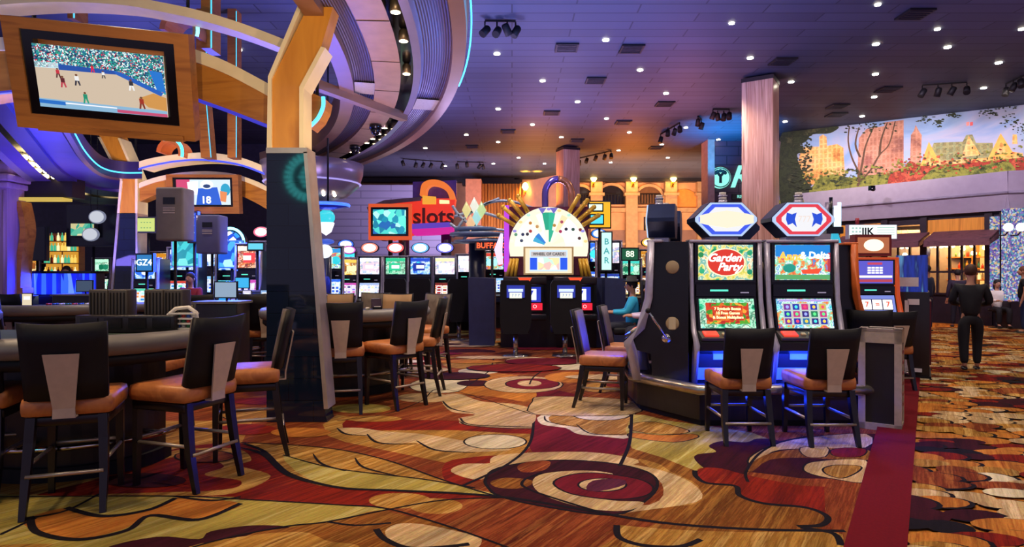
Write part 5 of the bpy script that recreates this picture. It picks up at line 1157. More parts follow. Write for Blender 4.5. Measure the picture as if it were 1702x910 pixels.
        k = MB(); P = [(-x, zt), (x, zt)]+[(x*math.cos(PI*i/14), zt+.12+x*1.0*math.sin(PI*i/14)) for i in range(15)]; k.prism(P, 'y', .0, .2, CABB); k.build('topper', t)
        k = MB(); Q = [(x*math.cos(PI*i/14), -.02, zt+.12+x*math.sin(PI*i/14)) for i in range(15)]; k.tube([(x, -.02, zt)]+Q+[(-x, -.02, zt)], .03, em('#8af0ff', 3), 6); k.build('neon_arch', t)
        k = MB(); k.prism([(a*.8, zt+.02+(b-zt)*.8) for a, b in P], 'y', -.015, 0, emnoise('archpic', ['#1a4ac8', '#b8e8ff', '#2a90f0', '#ffffff', '#0c2c80'], 9, 1.3)); k.build('topper_face', t); zt += x+.12
    elif topper == 'panel':
        k = MB(); k.box((0, .05, zt+.15), (w_*.8, .14, .3), pm('red_frame', '#7a2418', .4)); k.build('topper', t); k = MB(); k.box((0, -.025, zt+.15), (w_*.68, .01, .22), em('#b86840', .9)); k.M = Matrix.Translation((0, -.035, zt+.15)) @ Matrix.Rotation(PI/2, 4, 'X'); k.lathe([(.001, .008), (.12, .008), (.14, 0)], em('#ffe8c0', 1.6), 20, sy=.6); k.build('topper_face', t); zt += .3
    if not small or light:
        k = MB(); k.cyl((0, .04, zt-.02), (0, .04, zt+.03), .045, SIL, 12); k.cyl((0, .04, zt+.03), (0, .04, zt+.07), .04, WHITE, 12); k.cyl((0, .04, zt+.07), (0, .04, zt+.085), .046, SIL, 12); k.cyl((0, .04, zt+.085), (0, .04, zt+.115), .036, WHITE, 12); k.build('candle_light', t)
    return t
def ex_garden(k, wh, pw, ph, z):
    if wh == 'top':
        k.M = Matrix.Translation((0, -.058, z)) @ Matrix.Rotation(PI/2, 4, 'X')
        k.lathe([(.001, .006), (.2, .006), (.205, 0)], em('#f4e8c0', 1.2), 28, sy=.72, smooth=False); k.lathe([(.001, .012), (.188, .012), (.19, .006)], em('#c83020', 1.2), 28, sy=.72, smooth=False); k.M = Matrix.Identity(4)
        k.text('Garden', .115, em('#fff4f0', 1.8), (-.02, -.073, z+.045), .001, .35, bold=.003); k.text('Party', .115, em('#fff4f0', 1.8), (.03, -.073, z-.05), .001, .35, bold=.003)
        for (a, b, c_) in ((-.26, .08, '#208a50'), (.25, .1, '#20a070'), (-.25, -.09, '#30b080'), (.25, -.1, '#18906a')): k.sphere((a, -.06, z+b), .03, em(c_, 1), 8, (1, .2, 1))
    else:
        k.box((0, -.028, 0), (pw*.78, .006, ph*.72), emnoise('gl', ['#3a8a20', '#d86820', '#b02818', '#e8a030', '#50a028', '#c83818'], 26, 1.1)); k.box((0, -.032, 0), (pw*.55, .006, ph*.5), emnoise('gl2', ['#c83818', '#d85020', '#b02818', '#e07028'], 20, 1.1))
        for i, s_ in enumerate(['7 Symbols Bonus', '10 Free Games', '& Bonus Multipliers']): k.text(s_, .04, em('#fff4b0', 1.6), (0, -.038, .045-.045*i), .001, bold=.0012)
def ex_delta(k, wh, pw, ph, z):
    if wh == 'top':
        k.box((0, -.057, z+ph*.33), (pw, .004, ph*.33), em('#1880d0', 1.1)); k.text('Anna', .12, em('#ffb040', 1.5), (-.13, -.066, z+.06), .001, .1, bold=.004); k.text('& Delta', .1, em('#e8f8ff', 1.7), (.12, -.066, z+.07), .001, .1, bold=.003)
        k.box((0, -.057, z-ph*.42), (pw, .004, ph*.14), em('#58a868', 1)); k.sphere((-.14, -.06, z-.06), .07, em('#189080', 1.1), 10, (1, .15, .7)); k.prism([(-.02, z-.08), (.2, z-.06), (.16, z-.12), (0, z-.12)], 'y', -.066, -.058, em('#e04828', 1.3))
        k.prism([(pw*.46, z+.1), (pw*.5, z+.1), (pw*.5, z-.1), (pw*.46, z-.1)], 'y', -.066, -.058, em('#b83848', 1))
    else:
        cs = ['#1a2aa0', '#c02878', '#187850', '#c8b050', '#2a1a70', '#1a70a0', '#702a90']
        for i in range(5):
            k.box((-.185+i*.092, -.03, -.01), (.086, .006, ph*.74), em('#c8d8d0', .9))
            for j in range(3): k.box((-.185+i*.092, -.036, .065-j*.075), (.066, .006, .06), em(R.choice(cs), 1.1)); k.sphere((-.185+i*.092, -.04, .065-j*.075), .018, em(R.choice(['#e8c040', '#40d0d0', '#e04060', '#90a0ff', '#58e080']), 1.3), 7, (1, .15, 1))
        k.box((0, -.03, ph*.44), (pw*.9, .006, ph*.07), em('#b8a0e8', 1))
def ex_reels(k, wh, pw, ph, z):
    if wh == 'top':
        k.box((0, -.057, z), (pw, .004, ph), em('#5a58c8', 1)); k.box((0, -.06, z-ph*.2), (pw*.95, .004, ph*.1), em('#f0e0d8', 1.3)); k.box((0, -.06, z-ph*.38), (pw*.95, .004, ph*.12), em('#b04050', 1.1)); k.box((0, -.06, z+ph*.38), (pw*.4, .004, ph*.1), em('#c04058', 1.1))
        for i in range(4):
            for j in range(3): k.box((-.08+i*.055, -.062, z+.06-j*.035), (.045, .003, .025), em('#e8e8f0', 1.3))
    else:
        k.box((0, -.025, 0), (pw, .004, ph), em('#7888d8', 1)); k.box((0, -.028, 0), (pw*.86, .004, ph*.6), em('#283060', .8))
        for i in range(3): k.box((-.145+i*.145, -.033, 0), (.125, .006, ph*.52), em('#fff4ec', 1.6)); k.text(['7', '=', '7'][i], .1, em('#e04830', 1.3), (-.145+i*.145, -.04, 0), .001, bold=.003)
YM = 6.6; GM = 'slot machines on the front corner bank'
slotm('slot machine with red oval script sign on green screen, front left of the bank', (2.235, YM, 0), top='garden', low='green', extra=ex_garden, topper='hex_blue', grp=GM)
slotm('slot machine with aqua cartoon screen and five-reel display, front right of the bank', (3.04, YM, 0), top='aqua', low='aqua', extra=ex_delta, topper='hex_red', grp=GM)
m0 = slotm('slot machine seen from its black side with two tan discs and a lever', (1.58, 6.89, 0), -1.88, d=.36, w_=.72, top='violet', low='blue', topper='hex_gold', grp=GM)
slotm('slot machine right behind the lever machine, also facing left', (1.84, 7.65, 0), -1.88, d=.36, w_=.72, top='green', low='blue', topper='hex_green', grp=GM)
slotm('slot machine backing onto the front pair, its dark topper between the two front toppers', (2.75, 8.0, 0), PI, d=.6, top='red', low='gold', topper='hex_blue', grp=GM)
slotm('slot machine on the right side of the front bank beside the cyan banner', (3.92, 7.5, 0), PI/2-.1, d=.5, top='blue', low='aqua', topper=None, trim=pm('orange_lit_trim', '#d86828', .4), grp=GM)
# the lever
inv = (Matrix.Translation((1.58, 6.89, 0)) @ Matrix.Rotation(-1.88, 4, 'Z')).inverted()
m = MB(); m.M = inv; pv = W(1107, 563, 6.4); m.sphere(pv, .05, CHROME, 12); m.cyl(pv+Vector((0, .03, 0)), pv+Vector((0, -.06, 0)), .035, CHROME, 12); kn = W(1077, 517, 6.25); m.cyl(pv+Vector((0, -.05, 0)), kn, .011, CHROME, 8); m.sphere(kn, .028, BLK, 10)
m.box(W(1117, 538, 6.42), (.07, .02, .12), pm('cream_key', '#c8b890', .4)); m.build('lever', m0)
# bank plinth with chrome bumper rail
t = thing('bank_plinth', 'black plinth with chrome bumper rail under the front bank of slot machines', 'plinth', (2.5, 7.0, 0))
out = [(-1.12, .5), (-1.12, -.1), (-.66, -.86), (1.15, -.86), (1.45, -.4), (1.45, 1.3), (.8, 1.6), (-.7, 1.6), (-1.12, 1.2)]
m = MB(); m.prism([(a*.97, b*.97) for a, b in out], 'z', 0, .06, BLK); m.prism(out, 'z', .06, .34, PED); m.prism([(a*1.0, b*1.0) for a, b in out], 'z', .34, .36, BLKG); m.build('base', t)
m = MB(); bp_ = [(-1.14, .5), (-1.18, -.14), (-.69, -.93), (1.18, -.93), (1.5, -.42)]; m.tube([(a, b, .37) for a, b in smooth2(bp_, 1, False)], .055, pm('satin_chrome', '#b8b0a4', .25, .9), 12); m.build('bumper_rail', t)
for (x, y, to) in [(2.235, 6.42, .5), (3.04, 6.42, .5)]:
    area((x, 6.32, .70), (x, 6.62, .45), '#1438ff', 30, .45, .1); area((x, 6.3, .72), (x, 6.1, 0), '#1438ff', 20, .45, .1); area((x, 6.1, .30), (x, 5.8, .0), '#1838ff', 3.5, .6, .06)
area((1.27, 7.0, .9), (.9, 7.0, .3), '#1838ff', 18, .1, .5)
# cyan illuminated banner and glass tubes at right of the bank
t = thing('light_tubes', 'cluster of upright white and dark light tubes with cyan fabric right of the bank', 'sign', W(1385, 400, 7.4)); m = MB()
for (du, h, mt) in [(-11, .3, LILM), (-4, .36, BLKG), (4, .26, em('#c8f0ff', 1.8)), (10, .3, em('#c8f0ff', 1.8))]: m.cyl((du/140, 0, .15), (du/140, 0, .15+h), .02, mt, 8)
m.box((0, 0, .12), (.2, .08, .08), BLKG); m.build('tubes', t); m = MB(); m.prism([(.0, .08), (.06, .08), (.12, -.1), (.15, -.35), (.02, -.35), (-.02, -.1)], 'y', 0, .05, em('#30b8d8', .9)); m.cyl((.05, .03, -.35), (.05, .03, -1.9), .015, BLK, 6); m.build('banner', t)

# red framed reel machine further back, with the white marquee
RT = pm('orange_lit_trim', '#d86828', .4); RTE = em('#c84818', .75)
slotm('reel machine in a red and orange frame below the white marquee sign', (5.04, 8.75, 0), 0, w_=.64, z0=.45, h=1.25, d=.6, top='violet', low='pale', extra=ex_reels, topper='panel', trim=RTE, grp='slot machines behind the front bank', small=True)
slotm('slot machine edge-on with orange lit trim, left of the red framed reel machine', (4.45, 9.75, 0), .5, w_=.45, z0=.45, h=1.3, d=.5, top='blue', low='violet', topper=None, trim=RTE, grp='slot machines behind the front bank', small=True)
t = thing('marquee_sign', 'white lit marquee sign with black figures above the red framed machine', 'sign', W(1448, 386, 9.0)); m = MB(); m.box((0, 0, 0), (.7, .08, .21), SIL); m.build('box', t)
m = MB(); m.box((0, -.045, 0), (.67, .01, .19), em('#e4f4ee', 1.5)); m.text('JJK', .15, em('#101820', .2), (-.08, -.055, 0), .001, bold=.004)
for i in range(4): m.box((.18, -.052, .06-i*.035), (.25, .004, .008), em('#8ab8a8', 1))
for i in range(3):
    for j in range(3): m.box((-.29+i*.05, -.052, .05-j*.05), (.03, .004, .03), em('#a8c8c0', 1))
m.build('face', t); m = MB(); m.cyl((-.2, 0, .1), (-.2, 0, .2), .025, pm('red_cap', '#a02030', .4), 8); m.build('beacon', t); m = MB(); m.cyl((0, .02, -.1), (0, .02, -.4), .02, BLK, 6); m.build('post', t)
# kiosk cabinet by the aisle strip
t = thing('kiosk', 'dark upright kiosk with blue-lit glass top and white card, beside the red floor strip', 'kiosk', (5.95, 9.3, 0), -.58)
m = MB(); m.box((0, 0, .62), (.42, 1.1, 1.24), PED, bev=.01); m.box((0, 0, .03), (.46, 1.14, .06), BLK); m.build('cabinet', t); m = MB(); m.box((-.0, 0, 1.5), (.38, 1.0, .52), emnoise('kiosk', ['#101c60', '#1c3ab0', '#142878', '#6aa8e0'], 1.5, .6, 'noise', (9, 1, 1), const=False)); m.build('glass_top', t)
m = MB(); m.box((-.04, -.53, 1.38), (.24, .01, .13), pm('white_card', '#d8d4d8', .5)); m.build('card', t)
m = MB(); m.box((-.06, -.57, .62), (.05, .02, 1.0), pm('white_card', '#d8d4d8', .5)); m.box((.02, -.57, .14), (.2, .02, .05), pm('white_card', '#d8d4d8', .5)); m.box((.02, -.57, 1.1), (.14, .02, .08), pm('white_card', '#d8d4d8', .5)); m.build('white_handle', t)
m = MB(); m.tube([(.2, -.5, 1.76), (.2, -.5, 1.84), (.2, .4, 1.84), (.2, .4, 1.76)], .02, WHITE, 6); m.build('top_rail', t); m = MB(); m.box((.22, 0, .66), (.02, .9, .9), pm('red_side', '#5a1020', .4)); m.build('side_panel', t)
# bin
t = thing('trash_bin', 'tall square bin with steel frame, dark front panel and open top, beside the red strip', 'bin', (3.60, 6.10, 0), -.1)
SBN = pm('brushed_bin_frame', '#b4a690', .4, .25, .1, 20); bw, bd_, bh = .36, .32, .95
m = MB()
for (a, b) in ((-1, -1), (1, -1), (-1, 1), (1, 1)): m.box((a*(bw/2-.03), b*(bd_/2-.03), bh/2), (.06, .06, bh), SBN)
for z in (.03, bh-.06): 
    for b in (-1, 1): m.box((0, b*(bd_/2-.02), z), (bw, .04, .07 if z < .1 else .11), SBN); m.box((b*(bw/2-.02), 0, z), (.04, bd_, .07 if z < .1 else .11), SBN)
m.build('frame', t); m = MB(); m.box((0, 0, bh*.47), (bw-.07, bd_-.05, bh*.86), pm('bin_panel', '#191410', .5)); m.build('panel', t)
m = MB(); frame_t = [(-bw/2, -.05, -bd_/2, bd_/2), (.05, bw/2, -bd_/2, bd_/2)]
m.box((0, -bd_/2+.04, bh+.005), (bw, .08, .03), STEEL); m.box((0, bd_/2-.05, bh+.005), (bw, .1, .03), STEEL); m.box((-bw/2+.035, 0, bh+.005), (.07, bd_, .03), STEEL); m.box((bw/2-.035, 0, bh+.005), (.07, bd_, .03), STEEL); m.box((0, 0, bh-.08), (bw-.08, bd_-.08, .02), BLK); m.build('top_rim', t)
t.rotation_euler[2] = -.62
for z in (.25, .35, .45, .55, .65, .75): m = MB(); m.box((bw/2+.002, 0, z), (.006, .1, .03), pm('red_strip_mark', '#7a2430', .5)); m.build('side_mark', t)

# row of four machines (centre left) and the rest of the lit machine floor
GR = 'row of four oval-topped slot machines'
for i, (u, a, b, tc, lab) in enumerate([(615, 'pale', 'pale', 'oval_e08070', 'oval-topped slot machine, leftmost of the row of four below the red sign'), (658, 'green', 'gold', 'oval_e05858', 'oval-topped slot machine with green upper screen, second of the row of four'), (699, 'blue', 'violet', 'oval_60a8f0', 'oval-topped slot machine with a blue box on its screen, third of the row of four'), (740, 'pale', 'red', 'oval_7070e0', 'oval-topped slot machine with pale upper screen, rightmost of the row of four')]):
    slotm(lab, (W(u, 455, 15.5).x, 15.5, 0), 0, w_=.6, z0=.3, h=1.62, d=.5, top=a, low=b, topper=tc, grp=GR, small=True, s=1.1, sc=9, cab=CABB)
slotm('narrow slot machine with orange upper screen left of the row of four', (W(580, 455, 16.4).x, 16.4, 0), .25, w_=.5, z0=.3, h=1.6, d=.5, top='gold', low='violet', topper='oval_c060c0', grp=GR, small=True, sc=9, cab=CABB)
FAR = [ # u, Y, rz, w, h, top, low, topper, label
 (304, 13.5, 0, .62, 1.75, 'blue', 'aqua', None, 'machine with a big cyan framed screen below the speakers'),
 (383, 14.2, 0, .62, 1.75, 'blue', 'blue', 'arch_blue', 'blue neon arched machine just right of the smaller speaker'),
 (243, 12.8, 0, .5, 1.5, 'blue', 'aqua', None, 'machine with pale blue screen right of the far pier'),
 (345, 15.5, 0, .6, 1.9, 'blue', 'blue', 'oval_3060f0', 'deep blue machine hidden behind the smaller speaker'),
 (414, 12.8, -.2, .55, 1.8, 'red', 'violet', None, 'machine with red and white pictures at the dark pier edge'),
 (436, 13.8, -.2, .55, 1.9, 'pale', 'red', 'oval_e06080', 'pale machine mostly hidden by the dark pier'),
 (548, 14.0, .2, .6, 1.8, 'aqua', 'blue', None, 'cyan animated machine right of the dark pier'),
 (575, 17.5, .2, .6, 1.8, 'blue', 'violet', 'oval_4070f0', 'blue machine beyond the cyan animated one'),
 (776, 16.5, -.2, .6, 1.7, 'pale', 'gold', None, 'pale machine between the row of four and the wheel game'),
 (797, 18, 0, .6, 1.8, 'gold', 'green', 'oval_40c8b0', 'gold-screened machine left of the wheel game'),
 (822, 17, .2, .6, 1.8, 'aqua', 'blue', 'oval_50d0d0', 'aqua machine against the left side of the wheel game'),
 (1012, 15.5, 0, .62, 2.0, 'pale', 'blue', None, 'white and blue lit machine right of the wheel game'),
 (995, 17.5, 0, .6, 2.1, 'blue', 'blue', 'oval_3a7af0', 'blue machine behind the white one right of the wheel game'),
 (1048, 17.5, 0, .6, 1.6, 'green', 'gold', None, 'green-signed machine behind the seated players'),
 (1078, 18.5, 0, .6, 1.9, 'gold', 'gold', 'oval_f0b040', 'golden machine behind the seated players'),
 (1100, 14.5, 0, .6, 1.7, 'gold', 'red', 'oval_50d0e0', 'machine with a round cyan topper left of the lever machine'),
 (475, 16.5, 0, .6, 1.8, 'violet', 'blue', None, 'machine hidden behind the dark pier'),
 (50, 19.5, .15, .6, 1.7, 'gold', 'red', None, 'amber machine behind the blue-lit bar, next to the pilaster'),
 (96, 19.5, .1, .6, 1.7, 'gold', 'gold', None, 'golden machine left of the dark wall monitor'),
 (170, 20.5, 0, .6, 1.7, 'green', 'green', None, 'green machine beside the far pier'),
 (265, 17.5, 0, .6, 1.8, 'gold', 'blue', None, 'gold machine behind the standing dealer'),
]
for (u, Y, rz, w_, h, a, b, tp, lab) in FAR:
    slotm(lab, (W(u, 455, Y).x, Y, 0), rz, w_=w_, z0=.3, h=h, d=.5, top=a, low=b, topper=tp, grp='lit slot machines across the far floor', small=True, s=1.1, sc=9, cab=CABB)
area((-6, 12.5, 2.6), (-6, 10, 0), '#2a50ff', 260, 1.5); area((W(560, 455, 13).x, 12.8, 1.8), (-3.4, 11, .5), '#3a58ff', 80, .8); area((W(400, 455, 13).x, 13.2, 1.8), (W(400, 455, 12).x, 10, .6), '#2a50ff', 200, .8)
# ================================================================== WHEEL GAME AND ITS SURROUNDINGS
YW = 12.6; px_ = F/YW
t = thing('wheel_game', 'huge half-wheel card game with gold fan corners and a lit display box at its centre', 'gaming machine', W(912, 455, YW)-Vector((0, 0, CH)))
def L(u, v, Y=YW): return ((u-912)/px_, (CY-v)/px_+CH)
GOLD = pm('gold_leaf', '#e8b840', .35, .25, .12, 8)
m = MB(); m.box((0, .5, .68), ((985-825)/px_, .9, 1.36), CAB); m.box((0, .48, 1.75), (1.66, .5, .9), pm('wine_red_back', '#5a1838', .4)); m.build('cabinet', t)
m = MB(); m.prism([L(845, 458), L(979, 458), L(979, 343), L(845, 343)], 'y', .1, .3, pm('wine_red_back', '#5a1838', .4)); m.build('back_board', t)
wc = (L(912, 410)); RW = 66/px_
m = MB(); n = 30; segc = ['#f4e8cc', '#f8f0dc', '#e8e4d8', '#f8ead0', '#e8f0e8', '#f4e8cc', '#f8f0dc', '#20a080', '#38b898', '#189070', '#f8f0dc', '#f4c890', '#f8f0dc', '#e0dcf0', '#f8e8e0']
m.prism([(wc[0]+RW*math.cos(PI*i/n-.22+.44*i/n*0) if False else wc[0]+RW*math.cos(-.25+(PI+.5)*i/n), wc[1]+RW*math.sin(-.25+(PI+.5)*i/n)) for i in range(n+1)], 'y', .02, .1, em('#f4ecd0', 1.1)); m.build('wheel_rim', t)
m = MB()
for r0, r1, cols, y, kk in ((.42, .86, ['#f8f4e4', '#f0ece0', '#fff8e8', '#e8e8e0', '#fdf4e0', '#f0e4cc', '#f8f4e4', '#1c9c7c', '#28ac8c', '#f8f0dc', '#f8d8a8', '#f4f0ec', '#e8e4f4', '#f8f4f0', '#f0f0f0', '#f4e8e0'], .012, 16), (.12, .42, ['#fcecd0', '#f8e4c8', '#f4e8d0', '#f8f0dc', '#2aa888', '#f8ecd8', '#f4f0e8', '#2878c8', '#38a0c8', '#f8f0e0'][::-1], .012, 10)):
    for i in range(kk):
        a0 = PI-PI*i/kk; a1 = PI-PI*(i+1)/kk; P = [(r0*RW*math.cos(a0), r0*RW*math.sin(a0)), (r1*RW*math.cos(a0), r1*RW*math.sin(a0)), (r1*RW*math.cos((a0+a1)/2)*1.005, r1*RW*math.sin((a0+a1)/2)*1.005), (r1*RW*math.cos(a1), r1*RW*math.sin(a1)), (r0*RW*math.cos(a1), r0*RW*math.sin(a1))]
        m.prism([(wc[0]+a, wc[1]+b) for a, b in P], 'y', y, .03, em(cols[i % len(cols)], 1.15))
m.build('wheel_face', t)
m = MB()
for (a, r, c_) in [(155, .72, '#203060'), (150, .62, '#303048'), (140, .6, '#c03838'), (168, .7, '#38486a'), (45, .62, '#202838'), (62, .7, '#b8506a'), (35, .75, '#305848'), (28, .9, '#8a3a3a'), (75, .55, '#c89040'), (128, .75, '#d8903a'), (15, .8, '#503030'), (52, .48, '#b83060'), (120, .58, '#d8a060'), (160, .88, '#60a080')]:
    a = math.radians(a); m = MB(); m.sphere((wc[0]+r*RW*math.cos(a), .0, wc[1]+r*RW*math.sin(a)), .035, em(c_, .8), 8, (1, .3, 1)); m.build('symbol', t)
for i in range(11):
    a = math.radians(8+i*16.4); m = MB(); m.sphere((wc[0]+.94*RW*math.cos(a), .0, wc[1]+.94*RW*math.sin(a)), .03, em(['#f4c880', '#8a80d0', '#f0e8d0', '#a8d8c8'][i % 4], 1.2), 8, (1.4, .3, 1)); m.build('rim_lamp', t)
m = MB(); 
for a in (100, 82): a = math.radians(a); q = Vector((wc[0]+.93*RW*math.cos(a), 0, wc[1]+.93*RW*math.sin(a))); m.prism([(q.x-.08, q.z+.04), (q.x+.08, q.z+.04), (q.x, q.z-.08)], 'y', -.02, .02, em('#7068c0', 1))
m.build('pointer', t)
for s_, nm in ((-1, 'left'), (1, 'right')):
    for i in range(4):
        m = MB(); a = math.radians(32+i*9) if s_ > 0 else math.radians(148-i*9); r = RW*1.02; L0 = .42-.03*abs(i-1.5)
        m.M = Matrix.Translation((wc[0]+(r+L0/2)*math.cos(a), .06, wc[1]+(r+L0/2)*math.sin(a))) @ Matrix.Rotation(-a, 4, 'Y'); m.cyl((-L0/2, 0, 0), (L0/2, 0, 0), .045, GOLD, 10); m.sphere((L0/2, 0, 0), .05, GOLD, 10); m.build('gold_ray', t)
    for i in range(3):
        m = MB(); a, b = L(912+s_*(52+i*5), 430), L(912+s_*(56+i*7), 462); m.cyl((b[0], .04, b[1]), (a[0], .06, a[1]), .035, GOLD, 8); m.build('gold_column', t)
m = MB(); c_ = L(911, 434); m.box((c_[0], -.06, c_[1]), (82/px_, .22, 46/px_), pm('cream_gold', '#d8c088', .4)); m.build('display_box', t)
m = MB(); m.box((c_[0], -.175, c_[1]), (76/px_, .01, 41/px_), em('#f8e4c0', 1.0)); m.box((c_[0], -.182, c_[1]), (62/px_, .01, 35/px_), em('#c8e0f4', 1.1)); m.box((c_[0], -.188, c_[1]+.13), (58/px_, .008, 8/px_), em('#d0c8c8', .9)); m.text('WHEEL OF CARDS', .075, em('#181418', .1), (c_[0], -.193, c_[1]+.13), .001, bold=.002)
for s_ in (-1, 1): m.box((c_[0]+s_*.3, -.188, c_[1]-.06), (.14, .008, .24), em('#1c50d8', 1.2))
m.box((c_[0], -.188, c_[1]-.06), (.42, .008, .24), emnoise('wheelpic', ['#f8f0c0', '#f8d8a0', '#c0e8d0', '#f0f8f8', '#f0b8b0'], 8, 1.2)); m.build('display_screen', t)
m = MB(); a = L(842, 341); b = L(842, 452); m.box(((a[0]), .1, (a[1]+b[1])/2), (.1, .1, a[1]-b[1]), em('#a838c8', 1.3)); m.tube([(L(832, 440)[0], .1, L(832, 440)[1]), (L(828, 415)[0], .1, L(828, 415)[1]), (L(834, 388)[0], .1, L(834, 388)[1])], [.05, .09, .03], em('#e0c8f8', 1.3), 8); m.build('violet_neon', t)
# the two players' positions built in under the wheel
for s_, u in ((-1, 872), (1, 954)):
    x = (u-912)/px_; m = MB(); m.box((x, -.12, 1.36), (.86, .3, .16), pm('dark_hood', '#2c2428', .3, .3), bev=.03); m.build('hood', t)
    m = MB(); m.prism([(x-.14, 1.42), (x+.14, 1.42), (x+.09, 1.34), (x-.09, 1.34)], 'y', -.29, -.27, em('#e04820', 1.2)); m.build('hood_lamp', t)
    m = MB(); m.box((x, -.05, 1.0), (.8, .12, .55), BLKG); m.box((x+.12, -.12, 1.08), (.4, .02, .3), em('#2838b8', 1)); m.box((x+.12, -.135, 1.08), (.22, .006, .22), em('#e8ecff', 1.5)); m.text('7', .2, em('#3a48c8', 1), (x+.12, -.142, 1.08), .001, bold=.006); m.box((x+.2, -.14, .84), (.3, .03, .14), em('#d81c34', 1.2)); m.text('O', .1, em('#ffd8d8', 1.3), (x+.2, -.158, .84), .001); m.build('game_screen', t)
    m = MB(); m.box((x, -.2, .64), (.84, .3, .12), CAB, bev=.02); m.build('button_ledge', t)
# dark flanking cabinets
NV = pm('navy_side_panel', '#2c3258', .45, amt=.15)
for (u0, u1, Y, d, lab) in [(778, 822, 12.9, 1.2, 'plain navy cabinet side left of the wheel game'), (986, 1003, 12.7, 1.0, 'narrow navy cabinet side right of the wheel game'), (1006, 1040, 12.3, 1.0, 'navy cabinet side beside the seated player in cyan')]:
    a, b = W(u0, 455, Y), W(u1, 455, Y); m = MB(); m.prism([(0, 1.42), (b.x-a.x, 1.40), (b.x-a.x, 0), (.02 if u0 < 900 else 0, 0)], 'y', 0, d, NV); o = m.build('machine_side_cabinet', None, (a.x, Y, 0)); tag(o, lab, 'cabinet')
# two pedestal game seats with lit backs
def gseat(u, vf, lab, lit=True, bw=.56, rz=0):
    p = G(u, vf); t = thing('pedestal_seat', lab, 'chair', p, rz, 'pedestal seats with high dark backs')
    m = MB(); m.cyl((0, 0, .02), (0, 0, .42), .045, pm('satin_chrome', '#b8b0a4', .25, .9), 14); m.build('pedestal', t); m = MB(); m.lathe([(.24, 0), (.24, .012), (.06, .03)], pm('satin_chrome', '#b8b0a4', .25, .9), 24); m.build('foot_plate', t)
    m = MB(); m.box((0, .1, .48), (.5, .5, .13), BLK, bev=.04); m.build('seat', t)
    m = MB(); m.M = Matrix.Translation((0, -.2, .52)); m.prism([(-bw*.38, -.1), (bw*.38, -.1), (bw*.5, .1), (bw*.5, .78), (bw*.42, .86), (-bw*.42, .86), (-bw*.5, .78), (-bw*.5, .1)], 'y', -.06, .04, BLK); m.build('backrest', t)
    if lit:
        m = MB(); m.box((0, -.268, 1.18), (.32, .01, .22), em('#2434a0', 1.0)); m.box((0, -.275, 1.2), (.26, .006, .05), em('#b8c8ff', 1.5)); m.box((0, -.275, 1.11), (.22, .006, .1), em('#d8e4d0', 1.3)); m.text('7 7 7', .07, em('#3a50c0', 1), (0, -.279, 1.11), .001); m.build('lit_logo', t)
    return t
gseat(857, 592, 'pedestal seat with glowing blue logo, left one in front of the wheel game'); gseat(939, 592, 'pedestal seat with glowing blue logo, right one in front of the wheel game')
gseat(763, 565, 'dark pedestal seat without a logo, at the right end of the row of four machines', False, .6, .3)
gseat(700, 562, 'dark pedestal seat in front of the third machine of the row of four', False, .5); gseat(660, 562, 'dark pedestal seat in front of the second machine of the row of four', False, .5)

# chrome arch behind the wheel, twisting tube sculpture
t = thing('neon_arch', 'violet and copper arch standing up behind the half-wheel game', 'arch', W(928, 400, 16)-Vector((0, 0, W(928, 400, 16).z))); m = MB(); r = 22/F*16
q = [(-r, 0, 0), (-r, 0, W(0, 335, 16).z)]+[(-r*math.cos(PI*i/12), 0, W(0, 322, 16).z+r*1.1*math.sin(PI*i/12)) for i in range(13)]+[(r, 0, W(0, 335, 16).z), (r*1.1, 0, 0)]
m.tube(q[:9], .09, pm('violet_chrome', '#7a68c0', .2, .6), 8); m.build('left_limb', t); m = MB(); m.tube(q[8:], .09, pm('copper_chrome', '#d08a60', .2, .6), 8); m.build('right_limb', t)
t = thing('tube_sculpture', 'sculpture of curved steel-blue tubes looping left of the half-wheel', 'sculpture', (0, 15, 0)); TB = pm('steel_blue_tube', '#a8b8cc', .3, .1)
for q in ([(752, 395), (775, 360), (810, 338), (850, 335), (895, 350)], [(755, 360), (790, 352), (830, 362), (870, 380)], [(748, 372), (770, 385), (800, 388), (840, 392)], [(770, 400), (790, 372), (800, 345), (830, 330)], [(750, 405), (800, 398), (845, 400)], [(752, 342), (765, 360), (790, 376), (846, 384)]):
    m = MB(); m.tube([W(u, v, 15)-Vector((0, 15, 0)) for u, v in smooth2(q, 6, False)], .035, TB, 6); m.build('tube', t)
for (u, v, w_, h) in [(795, 390, 95, 9), (800, 402, 92, 7), (790, 381, 70, 5)]:
    p = W(u, v, 15); m = MB(); m.lathe([(.001, -.06), (w_/F*7.5, -.03), (w_/F*7.5, .03), (.001, .05)], pm('blue_grey_disc', '#8098b8', .35, .1), 24, (p.x, 0, p.z)); m.build('disc_tier', t)
p = W(793, 402, 15); m = MB(); m.cyl((p.x, 0, 0), (p.x, 0, p.z), .2, CABB, 16); m.build('column', t)
m = MB(); 
for (u, v, c_) in [(775, 350, '#e8d890'), (788, 343, '#f0f0e0'), (800, 350, '#c8e0a0'), (792, 362, '#a8e0e0'), (782, 372, '#f0c090')]:
    p = W(u, v, 14.8); m.lathe([(.001, -.2), (.12, 0), (.001, .22)], em(c_, .9), 5, (p.x, -.2, p.z))
m.build('glowing_crystals', t)
t = thing('lit_ticker', 'orange scrolling light strip low beside the tube sculpture', 'sign', W(818, 409, 14.2)); m = MB(); m.box((0, 0, 0), (.78, .08, .2), BLKG); m.text('BUFFALO', .17, em('#ff5020', 2), (0, -.05, 0), .002, bold=.004); m.cyl((0, .03, -.1), (0, .03, -t.location.z), .03, BLK, 6); m.build('ticker', t)

